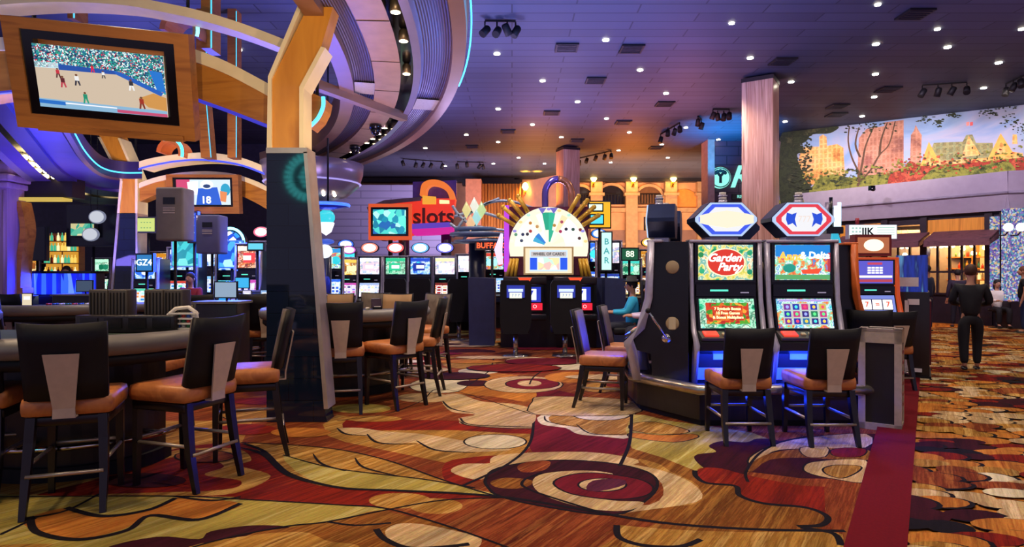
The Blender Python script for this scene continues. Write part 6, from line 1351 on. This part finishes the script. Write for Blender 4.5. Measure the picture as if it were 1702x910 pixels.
# red machine sign with arch, fretwork and a television
YS = 17.5
def S(u, v): p = W(u, v, YS); return (p.x-X0, p.z)
X0 = W(705, 455, YS).x
t = thing('slots_sign', 'huge red illuminated sign with violet band and orange arch above the row of four', 'sign', (X0, YS, 0)); 
REDS = grain('red_lit_panel', ['#c02018', '#e83c28', '#d02c20'], (1, 1, 6), .4); REDE = em('#e0301c', 1.0)
m = MB(); m.prism([S(652, 335), S(700, 330), S(757, 330), S(750, 372), S(652, 400), S(640, 395), S(640, 345)], 'y', 0, .4, REDE); m.build('red_panel', t)
m = MB(); m.prism([S(610, 345), S(640, 333), S(700, 328), S(700, 334), S(642, 340), S(618, 350), S(640, 400), S(632, 400)], 'y', -.05, .45, pm('sign_steel', '#6a6070', .3, .5)); m.build('steel_outline', t)
m = MB(); m.text('slots', .62, pm('sign_letters', '#5a0c14', .4), (S(721, 361)[0], -.05, S(721, 361)[1]), .04, 0, bold=.01); m.build('lettering', t)
m = MB(); m.prism([S(680, 373), S(748, 370), S(750, 378), S(680, 382)], 'y', -.1, .3, em('#5a3ab8', .9)); m.prism([S(680, 382), S(754, 378), S(756, 389), S(690, 392)], 'y', -.08, .3, em('#c81890', 1)); m.build('violet_band', t)
m = MB(); P0 = smooth2([(698, 325), (702, 306), (718, 299), (738, 303), (752, 316), (757, 332)], 4, False); P1 = smooth2([(708, 325), (711, 313), (720, 308), (735, 312), (744, 321), (748, 332)], 4, False)
m.prism([S(*q) for q in P0]+[S(*q) for q in P1[::-1]], 'y', -.05, .35, em('#f07828', .9)); m.build('orange_arch', t)
m = MB(); m.prism([S(683, 300), S(757, 297), S(757, 330), S(700, 331), S(683, 332)], 'y', .3, .5, pm('violet_glass_block', '#5a4a98', .2)); m.build('violet_backdrop', t)
m = MB(); m.prism([S(703, 326), S(725, 328), S(725, 340), S(703, 340)], 'y', -.12, 0, em('#e8a030', 1)); m.prism([S(731, 333), S(747, 334), S(747, 339), S(731, 339)], 'y', -.12, 0, em('#f8e0a0', 1.2)); m.build('amber_box', t)
m = MB(); m.cyl((-.6, .2, 0), (-.6, .2, 3.0), .15, CABB, 12); m.cyl((.6, .2, 0), (.6, .2, 3.0), .15, CABB, 12); m.build('support_post', t)
t = thing('television', 'orange-bordered screen of cyan figures on the left of the red sign', 'television', W(648, 369, 16.6)); w3, h3 = 62/F*16.6, 48/F*16.6
m = MB(); m.box((0, .06, 0), (w3+.16, .08, h3+.2), em('#e85a28', .8)); m.build('orange_border', t); m = MB(); m.box((0, 0, 0), (w3, .1, h3), BLKG); m.build('bezel', t); m = MB(); m.box((0, -.055, 0), (w3-.12, .01, h3-.12), emnoise('keno', ['#1a88a8', '#60e0d0', '#187898', '#a8f0e0', '#2060a8', '#48c8c0'], 7, 1.2)); m.build('screen', t); m = MB(); m.cyl((0, .08, -h3/2), (0, .08, -t.location.z), .06, BLK, 8); m.build('post', t)
# cyan animated figures near the dark pier, small lit signs
def sign(name, lab, u, v, wpx, hpx, Y, face, txt=None, tcol='#ffffff', ts=.2, post=True, frame_='#20242c'):
    p = W(u, v, Y); w_, h = wpx/F*Y, hpx/F*Y; t = thing(name, lab, 'sign', p); m = MB(); m.box((0, .05, 0), (w_+.06, .1, h+.06), pm('signframe_'+frame_[1:], frame_, .4)); m.build('box', t)
    m = MB(); m.box((0, -.006, 0), (w_, .01, h), face); 
    if txt:
        for i, s_ in enumerate(txt): m.text(s_, ts, em(tcol, 1.4), (0, -.015, (len(txt)-1)*ts*.55-i*ts*1.1), .001, bold=.003)
    m.build('face', t)
    if post: m = MB(); m.cyl((0, .08, -h/2), (0, .08, -p.z), .03, BLK, 6); m.build('post', t)
    return t
sign('lit_sign', 'yellow machine sign with white top and cyan screen, right of the half-wheel', 997, 357, 34, 42, 15, em('#f0b020', 1.1), None)
sign('lit_sign', 'small cyan screen fixed on the yellow machine sign', 992, 365, 20, 14, 14.85, em('#50d0e0', 1.2), None, post=False)
sign('lit_sign', 'white picture panel at the top of the yellow machine sign', 990, 345, 22, 10, 14.85, em('#d8f0d8', 1.2), None, post=False)
sign('lit_sign', 'yellow sign with two lines of black letters left of the lever machine', 1084, 372, 22, 19, 17, em('#e8b820', 1.1), ['WIN', 'WIN'], '#7a4a10', .14)
sign('lit_sign', 'green-framed sign with white digits above the seated players', 1047, 423, 26, 18, 14.5, em('#186040', .8), ['88'], '#e8f8d8', .2)
sign('lit_sign', 'tall white and teal lit panel right of the half-wheel', 1008, 418, 16, 62, 14.6, em('#c8f0e8', 1.1), ['B', 'A', 'R'], '#2a8a90', .2)
sign('lit_sign', 'blue vertical letter sign between the two speakers', 320, 378, 12, 48, 12.2, em('#1840c0', 1), ['C', 'R', 'A', 'P'], '#a8e8ff', .13)
sign('lit_sign', 'big cyan framed screen between the speakers and the arched machine', 308, 421, 42, 42, 13.0, emnoise('cyanbig', ['#28b0b8', '#40c8c8', '#189098', '#78e0d8'], 6, 1.1), None, frame_='#a8d8f8')
sign('lit_sign', 'big blue framed screen under the neon arched machine', 383, 423, 36, 42, 13.4, emnoise('bluebig', ['#1c70e0', '#48a8f0', '#1850c8', '#a8e0ff'], 6, 1.2), None, frame_='#70c8f8')
sign('lit_sign', 'yellow-green table board left of the larger speaker', 243, 374, 28, 22, 12.9, em('#c8d870', 1), ['- - - -', '- - - -'], '#3a7a50', .1)
sign('lit_sign', 'blue sign with outlined white figures at the far pier', 240, 437, 24, 26, 11.8, em('#2878b8', 1), ['GZ4'], '#e8f8ff', .16)
sign('lit_sign', 'dark glass advertising screen on the wall left of the far pier', 152, 375, 80, 66, 15, pm('dark_screen', '#0c1020', .2), None, post=True)
sign('lit_sign', 'small football scene screen on the dark advertising wall', 137, 382, 38, 20, 14.85, emnoise('foot', ['#30a890', '#d0c890', '#60c0a0', '#e8e0b0'], 7, .9), None, post=False)
sign('lit_sign', 'tall dark monitor beside the amber bottles at left', 58, 405, 34, 54, 14.6, pm('dark_screen', '#0c1020', .2), None)
sign('lit_sign', 'cyan sign under the football television at the pier edge', 425, 410, 24, 10, 12.2, em('#60c8e0', 1.1), None)
for (u, v, r, lab) in [(162, 361, 14, 'upper round pale paddle sign hanging left of the far pier'), (151, 390, 14, 'lower round pale clock-like sign hanging left of the far pier')]:
    p = W(u, v, 14.6); t = thing('round_sign', lab, 'sign', p, 0, 'round hanging signs'); m = MB(); m.M = Matrix.Rotation(PI/2, 4, 'X'); rr_ = r/F*14.6; m.lathe([(rr_, -.02), (rr_, .02)], em('#8a90a8', .7), 24, sy=.8); m.build('disc', t); m = MB(); m.M = Matrix.Rotation(PI/2, 4, 'X'); m.lathe([(rr_*.8, .03), (rr_*.86, .03)], em('#d0d4e0', .8), 24, sy=.8); m.build('ring', t); m = MB(); m.cyl((0, 0, rr_*.8), (0, 0, CEIL-p.z), .008, BLK, 5); m.build('wire', t)
# cyan and white animated figures right of the dark pier (abstract lit dome and balloons)
t = thing('lit_topper', 'glowing cyan dome with white rounded tiers right of the dark pier', 'sign', W(542, 400, 13)); m = MB(); q = 1/F*13
m.sphere((0, 0, 38*q), 15*q, em('#30c8d8', 1.1), 14, (1, .5, .9)); m.build('cyan_dome', t); m = MB(); m.lathe([(.001, 8*q), (9*q, 14*q), (14*q, 28*q), (13*q, 30*q), (.001, 30*q)], em('#f0f0f8', 1.2), 14, sy=.6); m.build('white_tier', t)
m = MB(); m.sphere((-2*q, 0, -18*q), 13*q, em('#e8ecf8', 1.1), 12, (1, .5, .9)); m.sphere((1*q, 0, -2*q), 10*q, em('#3858c8', 1), 12, (1.3, .5, .5)); m.build('lower_tier', t); m = MB(); m.cyl((0, .1, -15*q), (0, .1, -W(542, 400, 13).z), .08, CABB, 8); m.build('post', t)
# bar with blue glowing front
YBa = 13.6; a, b = W(22, 455, YBa), W(152, 455, YBa)
t = thing('bar_counter', 'long bar counter with glowing royal-blue front in the left background', 'counter', ((a.x+b.x)/2, YBa, 0)); wB = b.x-a.x
m = MB(); m.box((0, .25, .5), (wB, .5, 1.0), CAB); m.box((0, .2, 1.53), (wB+.1, .6, .05), BLKG); m.box((0, .3, 1.25), (wB, .3, .52), CAB); m.build('counter', t)
m = MB(); m.box((0, .14, 1.27), (wB, .02, .46), emnoise('barblue', ['#0c1ee0', '#1c3cff', '#3060ff', '#1020c0', '#6088ff'], 5, 1.2, stretch=(2.5, 1, .2)))
m.build('glowing_front', t); area((t.location.x, YBa-.3, 1.3), (t.location.x, YBa-3, .8), '#1a30ff', 60, 1.4, .4)
for (i, lab) in enumerate(['bottle shelf lit amber above the left end of the blue bar', 'bottle shelf lit green and gold above the right end of the blue bar']):
    x = W([90, 118][i], 455, 15.6).x; t = thing('bar_shelf', lab, 'shelf', (x, 15.6, 0)); m = MB(); m.box((0, .1, 1.2), (.42, .2, 2.6), WOODD); m.box((0, -.01, 1.9), (.38, .01, 1.0), em('#f0a830', .7)); m.build('cabinet', t)
    m = MB()
    for z in (1.45, 1.75, 2.05, 2.3):
        m.box((0, -.08, z), (.4, .14, .02), WOODD)
        for j in range(5): m.lathe([(.03, 0), (.03, .12), (.01, .15), (.01, .2)], R.choice([em('#f8d060', 1), em('#40b890', .9), pm('b_red', '#a83020', .3), em('#f0e8b0', 1.1)]), 7, (-.16+j*.08, -.08, z+.012))
    o = m.build('bottle_rows', t); o['kind'] = 'stuff'
m = MB(); Pq = smooth2([(34, 335), (42, 380), (36, 430), (34, 480)], 5, False); m.prism([(W(u, v, 13).x, W(u, v, 13).z) for u, v in Pq]+[(W(u-9, v, 13).x, W(u-9, v, 13).z) for u, v in Pq[::-1]], 'y', 0, .3, WOOD); m.box((W(32, 455, 13).x, .15, .6), (.14, .3, 1.2), WOOD); o = m.build('curved_post', None, (0, 13.0, 0)); tag(o, 'curved amber timber post right of the violet pilaster', 'post')
m = MB(); a, b = W(28, 332, 13.2), W(112, 328, 13.2); m.box(((a.x+b.x)/2, 0, a.z), (b.x-a.x, .3, .06), em('#d8b850', .8)); m.box(((a.x+b.x)/2, 0.2, a.z+.3), (b.x-a.x+.2, .4, .5), pm('dark_bulkhead', '#18141c', .5)); m.cyl((a.x+.2, .2, a.z+.5), (a.x+.2, .2, CEIL-.01), .03, BLK, 6); o = m.build('bar_bulkhead', None, (0, 13.2, 0)); tag(o, 'dark bulkhead with a thin amber light line above the bar', 'bulkhead')

for (x, y, z, c_, lab) in [(-4.9, 10.6, 1.03, '#2a9ae8', 'small glowing blue tabletop sign on the table below the larger speaker'), (-4.45, 10.5, 1.03, '#d8d0e8', 'small pale tabletop sign on the table below the smaller speaker'), (-6.9, 8.9, 1.03, '#e0d0b0', 'cream tabletop sign on the far left card table'), (-2.5, 8.2, 1.03, '#e8c8d8', 'pink tabletop sign on the middle card table'), (-4.25, 10.75, 1.03, '#8ab0e0', 'blue-white tabletop sign left of the dark pier')]:
    t = thing('table_sign', lab, 'sign', (x, y, z)); m = MB(); m.box((0, 0, .01), (.16, .08, .02), BLK); m.box((0, .01, .1), (.15, .015, .18), BLKG); m.build('stand', t); m = MB(); m.box((0, 0, .1), (.13, .004, .16), em(c_, 1)); m.box((0, -.003, .12), (.09, .003, .05), em('#ffffff', .9)); m.build('card', t)
for (x, y, lab) in [(-7.1, 9.2, 'dark dealing shoe on the far left card table'), (-5.1, 10.9, 'dark dealing shoe on the table below the larger speaker'), (-1.75, 8.1, 'dark dealing shoe on the middle card table')]:
    t = thing('dealing_shoe', lab, 'dealing shoe', (x, y, 1.03), .3); m = MB(); m.prism([(-.08, 0), (.16, 0), (.16, .14), (.08, .14), (-.08, .04)], 'x', -.06, .06, BLKG); m.build('box', t); m = MB(); m.box((0, -.07, .045), (.08, .04, .01), WHITE); m.build('cards', t)
# ================================================================== PEOPLE
SKIN = pm('skin', '#c08a6c', .5, amt=.06); 
def skin_mesh(name, pts, edges, rads, mat, parent, sub=1, root=0):
    me = bpy.data.meshes.new(name); me.from_pydata([Vector(p) for p in pts], edges, []); o = bpy.data.objects.new(name, me); COL.objects.link(o)
    md = o.modifiers.new('Skin', 'SKIN'); sv = me.skin_vertices[0].data
    for i, r in enumerate(rads):
        sv[i].radius = (r, r) if not isinstance(r, tuple) else r; sv[i].use_root = (i == root)
    sb = o.modifiers.new('Subsurf', 'SUBSURF'); sb.levels = sub; sb.render_levels = sub
    bpy.context.view_layer.update(); dg = bpy.context.evaluated_depsgraph_get(); m2 = bpy.data.meshes.new_from_object(o.evaluated_get(dg))
    bpy.data.objects.remove(o); bpy.data.meshes.remove(me)
    m2.name = name; m2.materials.clear(); m2.materials.append(mat)
    for p in m2.polygons: p.use_smooth = True; p.material_index = 0
    ob = bpy.data.objects.new(name, m2); COL.objects.link(ob); ob.parent = parent
    return ob
def person(label, loc, rz, hgt=1.75, shirt='#15161c', trous='#101018', hair='#2a1c14', pose='walk', longh=False, sleeves=True, scale=1.0, arms=None, skin=SKIN, shoe='#0c0c0e', hat=False):
    """faces local +y; joints are laid out for the pose, then grown as one surface"""
    t = thing('person', label, 'person', loc, rz); q = hgt/1.75*scale
    V_ = lambda x, y, z: Vector((x, y, z))*q
    if pose == 'sit': hz, hipy = .62, 0.0
    else: hz, hipy = .93, 0
    pel = V_(0, 0, hz); J = {}
    J['pel'] = pel; J['waist'] = pel+V_(0, 0.01, .15); J['chest'] = pel+V_(0, .02, .36); J['neck'] = pel+V_(0, .0, .54); J['head0'] = pel+V_(0, .015, .62); J['head1'] = pel+V_(0, .03, .70); J['head2'] = pel+V_(0, .02, .77)
    for s, S_ in ((-1, 'L'), (1, 'R')):
        J['sh'+S_] = pel+V_(s*.19, 0, .47)
        if arms == 'front': J['el'+S_] = pel+V_(s*.262, -.0, .21); J['wr'+S_] = pel+V_(s*.15, .24, .17)
        elif arms == 'table': J['el'+S_] = pel+V_(s*.24, .12, .22); J['wr'+S_] = pel+V_(s*.15, .38, .22)
        else: J['el'+S_] = pel+V_(s*.245, -.02, .2); J['wr'+S_] = pel+V_(s*.26, .05, -.04)
        J['hip'+S_] = pel+V_(s*.095, 0, -.04)
        if pose == 'sit': J['kn'+S_] = pel+V_(s*.13, .44, -.04); J['an'+S_] = V_(s*.13, .40, .12)
        elif pose == 'walk':
            f = .1*s; J['kn'+S_] = V_(s*.1, f*.9+.03, .49); J['an'+S_] = V_(s*.095, f*1.3-.02, .08 if s > 0 else .1)
        else: J['kn'+S_] = V_(s*.11, .02, .49); J['an'+S_] = V_(s*.13, 0, .08)
    pts = []; idx = {}; rad = []; ed = []
    def ad(n, p, r): idx[n] = len(pts); pts.append(p); rad.append(r*q if not isinstance(r, tuple) else (r[0]*q, r[1]*q)); return idx[n]
    ad('pel', J['pel'], .08); ad('waist', J['waist'], .085); ad('chest', J['chest'], .11); ad('neck', J['neck'], .055); ad('head0', J['head0'], .06); ad('head1', J['head1'], .088); ad('head2', J['head2'], .075)
    for a, b in (('pel', 'waist'), ('waist', 'chest'), ('chest', 'neck'), ('neck', 'head0'), ('head0', 'head1'), ('head1', 'head2')): ed.append((idx[a], idx[b]))
    for S_, s in (('L', -1), ('R', 1)):
        ad('sh'+S_, J['sh'+S_], .06); ad('el'+S_, J['el'+S_], .042); ad('wr'+S_, J['wr'+S_], .026)
        d = (J['wr'+S_]-J['el'+S_]).normalized(); side = Vector((d.y, -d.x, 0)); side = side.normalized() if side.length > .1 else Vector((0, 1, 0))
        pm_ = J['wr'+S_]+d*.07*q; ad('pa'+S_, pm_, .032); ed += [(idx['chest'], idx['sh'+S_]), (idx['sh'+S_], idx['el'+S_]), (idx['el'+S_], idx['wr'+S_]), (idx['wr'+S_], idx['pa'+S_])]
        for k in range(4):
            o_ = side*(.03-.02*k)*q; ln = [.05, .06, .056, .044][k]*q; a = ad('f%d' % k+S_, pm_+d*.03*q+o_, .0095); b = ad('g%d' % k+S_, pm_+d*(.03*q+ln*.6)+o_*1.1+Vector((0, 0, -.012*q)), .009); c_ = ad('h%d' % k+S_, pm_+d*(.03*q+ln)+o_*1.1+Vector((0, 0, -.03*q)), .0075); ed += [(idx['pa'+S_], a), (a, b), (b, c_)]
        a = ad('t'+S_, J['wr'+S_]+d*.03*q+side*.038*q, .011); b = ad('u'+S_, J['wr'+S_]+d*.07*q+side*.058*q, .0095); ed += [(idx['wr'+S_], a), (a, b)]
        ad('hip'+S_, J['hip'+S_], .05); ad('kn'+S_, J['kn'+S_], .055); ad('an'+S_, J['an'+S_], .036); ft = J['an'+S_]+V_(0, .14, -.045); ad('ft'+S_, ft, .034)
        ed += [(idx['pel'], idx['hip'+S_]), (idx['hip'+S_], idx['kn'+S_]), (idx['kn'+S_], idx['an'+S_]), (idx['an'+S_], idx['ft'+S_])]
    skin_mesh('body', pts, ed, rad, skin, t)
    # shirt
    SH = pm('shirt_'+shirt[1:], shirt, .8); TR = pm('trousers_'+trous[1:], trous, .8); HR = pm('hair_'+hair[1:], hair, .7, amt=.3, scale=40)
    P = [J['pel']+V_(0, 0, -.07), J['waist'], J['chest'], J['neck']+V_(0, 0, -.06)]; Rr = [.155*q, .145*q, .165*q, .09*q]; E = [(0, 1), (1, 2), (2, 3)]
    for S_ in 'LR':
        n = len(P); end = J['wr'+S_] if sleeves else J['sh'+S_].lerp(J['el'+S_], .7); P += [J['sh'+S_], J['el'+S_] if sleeves else J['sh'+S_].lerp(J['el'+S_], .35), end]; Rr += [.078*q, (.062 if sleeves else .068)*q, (.042 if sleeves else .062)*q]; E += [(2, n), (n, n+1), (n+1, n+2)]
    skin_mesh('shirt', P, E, Rr, SH, t)
    P = [J['pel']+V_(0, 0, .07), J['pel']+V_(0, 0, -.02)]; Rr = [.15*q, .165*q]; E = [(0, 1)]
    for S_ in 'LR':
        n = len(P); P += [J['hip'+S_]+V_(0, 0, -.02), J['kn'+S_], J['an'+S_]+V_(0, 0, .02)]; Rr += [.115*q, .082*q, .062*q]; E += [(1, n), (n, n+1), (n+1, n+2)]
    skin_mesh('trousers', P, E, Rr, TR, t)
    for S_ in 'LR':
        a = J['an'+S_]; m = MB(); m.M = Matrix.Translation(a+V_(0, .06, -.045)); m.sphere((0, 0, 0), .1*q, pm('shoe_'+shoe[1:], shoe, .35), 12, (.5, 1.5, .42)); m.box((0, -.06*q, -.02*q), (.07*q, .08*q, .05*q), pm('shoe_'+shoe[1:], shoe, .35), bev=.01*q); m.build('shoe', t)
    hc = J['head1']+V_(0, -.005, .025); m = MB()
    m.sphere(hc+V_(0, -.012, .022), .108*q, HR, 16, (.86, .98, .98))
    if longh: m.sphere(hc+V_(0, -.06, -.08), .1*q, HR, 14, (.9, .6, 1.5))
    m.build('hair', t)
    if hat: m = MB(); m.lathe([(.16*q, .06*q), (.17*q, .07*q), (.1*q, .09*q), (.09*q, .17*q), (.001, .18*q)], pm('black_hat', '#121218', .7), 18, hc); m.build('hat', t)
    m = MB(); fy = .088*q
    m.sphere(hc+V_(0, .035, -.03), .092*q, skin, 14, (.8, .82, 1.1)); m.sphere(hc+V_(0, .115, -.035), .016*q, skin, 8, (.8, 1.1, 1.5)); m.box(hc+V_(0, .108, -.075), (.045*q, .008*q, .01*q), pm('lips', '#8a4038', .5))
    for s in (-1, 1): m.sphere(hc+V_(s*.032, .1, -.012), .011*q, pm('eye_white', '#e8e4e0', .3), 8); m.sphere(hc+V_(s*.032, .108, -.012), .006*q, BLKG, 6); m.box(hc+V_(s*.033, .104, .008), (.032*q, .006*q, .006*q), HR); m.sphere(hc+V_(s*.085, .0, -.03), .024*q, skin, 8, (.4, .8, 1.3))
    m.build('face', t)
    return t
g = G(1610, 617); person('man in black shirt and black trousers walking away down the aisle', (g.x+.03, g.y, 0), -.55, 1.62, '#101118', '#0e0e16', '#4a2c1c', 'walk', arms='front', shoe='#1c1818')
p = W(1697, 455, 15.6); person('man in black short-sleeved shirt and blue jeans at the right edge', (p.x+.08, p.y, 0), .9, 1.66, '#0e0f16', '#1c2a50', '#6a3a24', 'stand', sleeves=False)
p = W(1592, 455, 17.3); person('dark-clothed visitor standing at the shop window behind the walking man', (p.x, p.y, 0), -.4, 1.6, '#2c2038', '#1c1828', '#1c1414', 'stand')
p = W(1541, 455, 16.0); person('person in navy coat behind the kiosk at the shop front', (p.x+.0, p.y, 0), .5, 1.7, '#1c2848', '#18203c', '#2a1c18', 'stand')
p = W(1657, 455, 17.1); person('dark-haired woman in a white blouse sitting by the stained-glass panel', (p.x, p.y, 0), 2.9, 1.6, '#e8e0d8', '#181418', '#181010', 'sit', longh=True, arms='table')
m = MB(); m.lathe([(.2, 0), (.2, .03), (.03, .05), (.03, .45), (.2, .47), (.2, .52)], LEG, 16); o = m.build('round_stool', None, (p.x, p.y, 0)); tag(o, 'round dark stool under the woman in the white blouse', 'stool')
p = W(1052, 455, 11.2); person('seated man in a bright cyan shirt and dark hat facing the machines', (p.x, p.y, 0), -1.7+PI, 1.68, '#28a8d0', '#14182c', '#141014', 'sit', arms='table', hat=True)
gseat_o = gseat(1052, CY+CH*F/11.2, 'dark pedestal seat under the man in the cyan shirt', False, .46, -1.7+PI); gseat_o.location = (p.x, p.y, 0)
p = W(1079, 455, 10.7); person('seated person in a pale lilac shirt next to the man in cyan', (p.x+.05, p.y, 0), -1.7+PI, 1.62, '#d8c8e0', '#181c30', '#3a2418', 'sit', arms='table')
gs = gseat(1079, CY+CH*F/10.7, 'dark pedestal seat under the person in pale lilac', False, .46, -1.7+PI); gs.location = (p.x+.05, p.y, 0)
p = W(270, 455, 14.2); person('man in a dark suit standing left of the cyan framed screen', (p.x, p.y, 0), PI-.4, 1.75, '#141828', '#10121c', '#5a3424', 'stand', sleeves=True)
p = W(317, 455, 11.4); person('dealer in a red vest over dark clothes below the larger speaker', (p.x, p.y, 0), PI, 1.5, '#8a1c30', '#101018', '#2a1810', 'stand', arms='table')
p = W(111, 455, 14.9); person('bartender with dark hair behind the blue-lit bar', (p.x, p.y, 0), PI+.3, 1.66, '#4a4450', '#14141c', '#0e0a0a', 'stand')
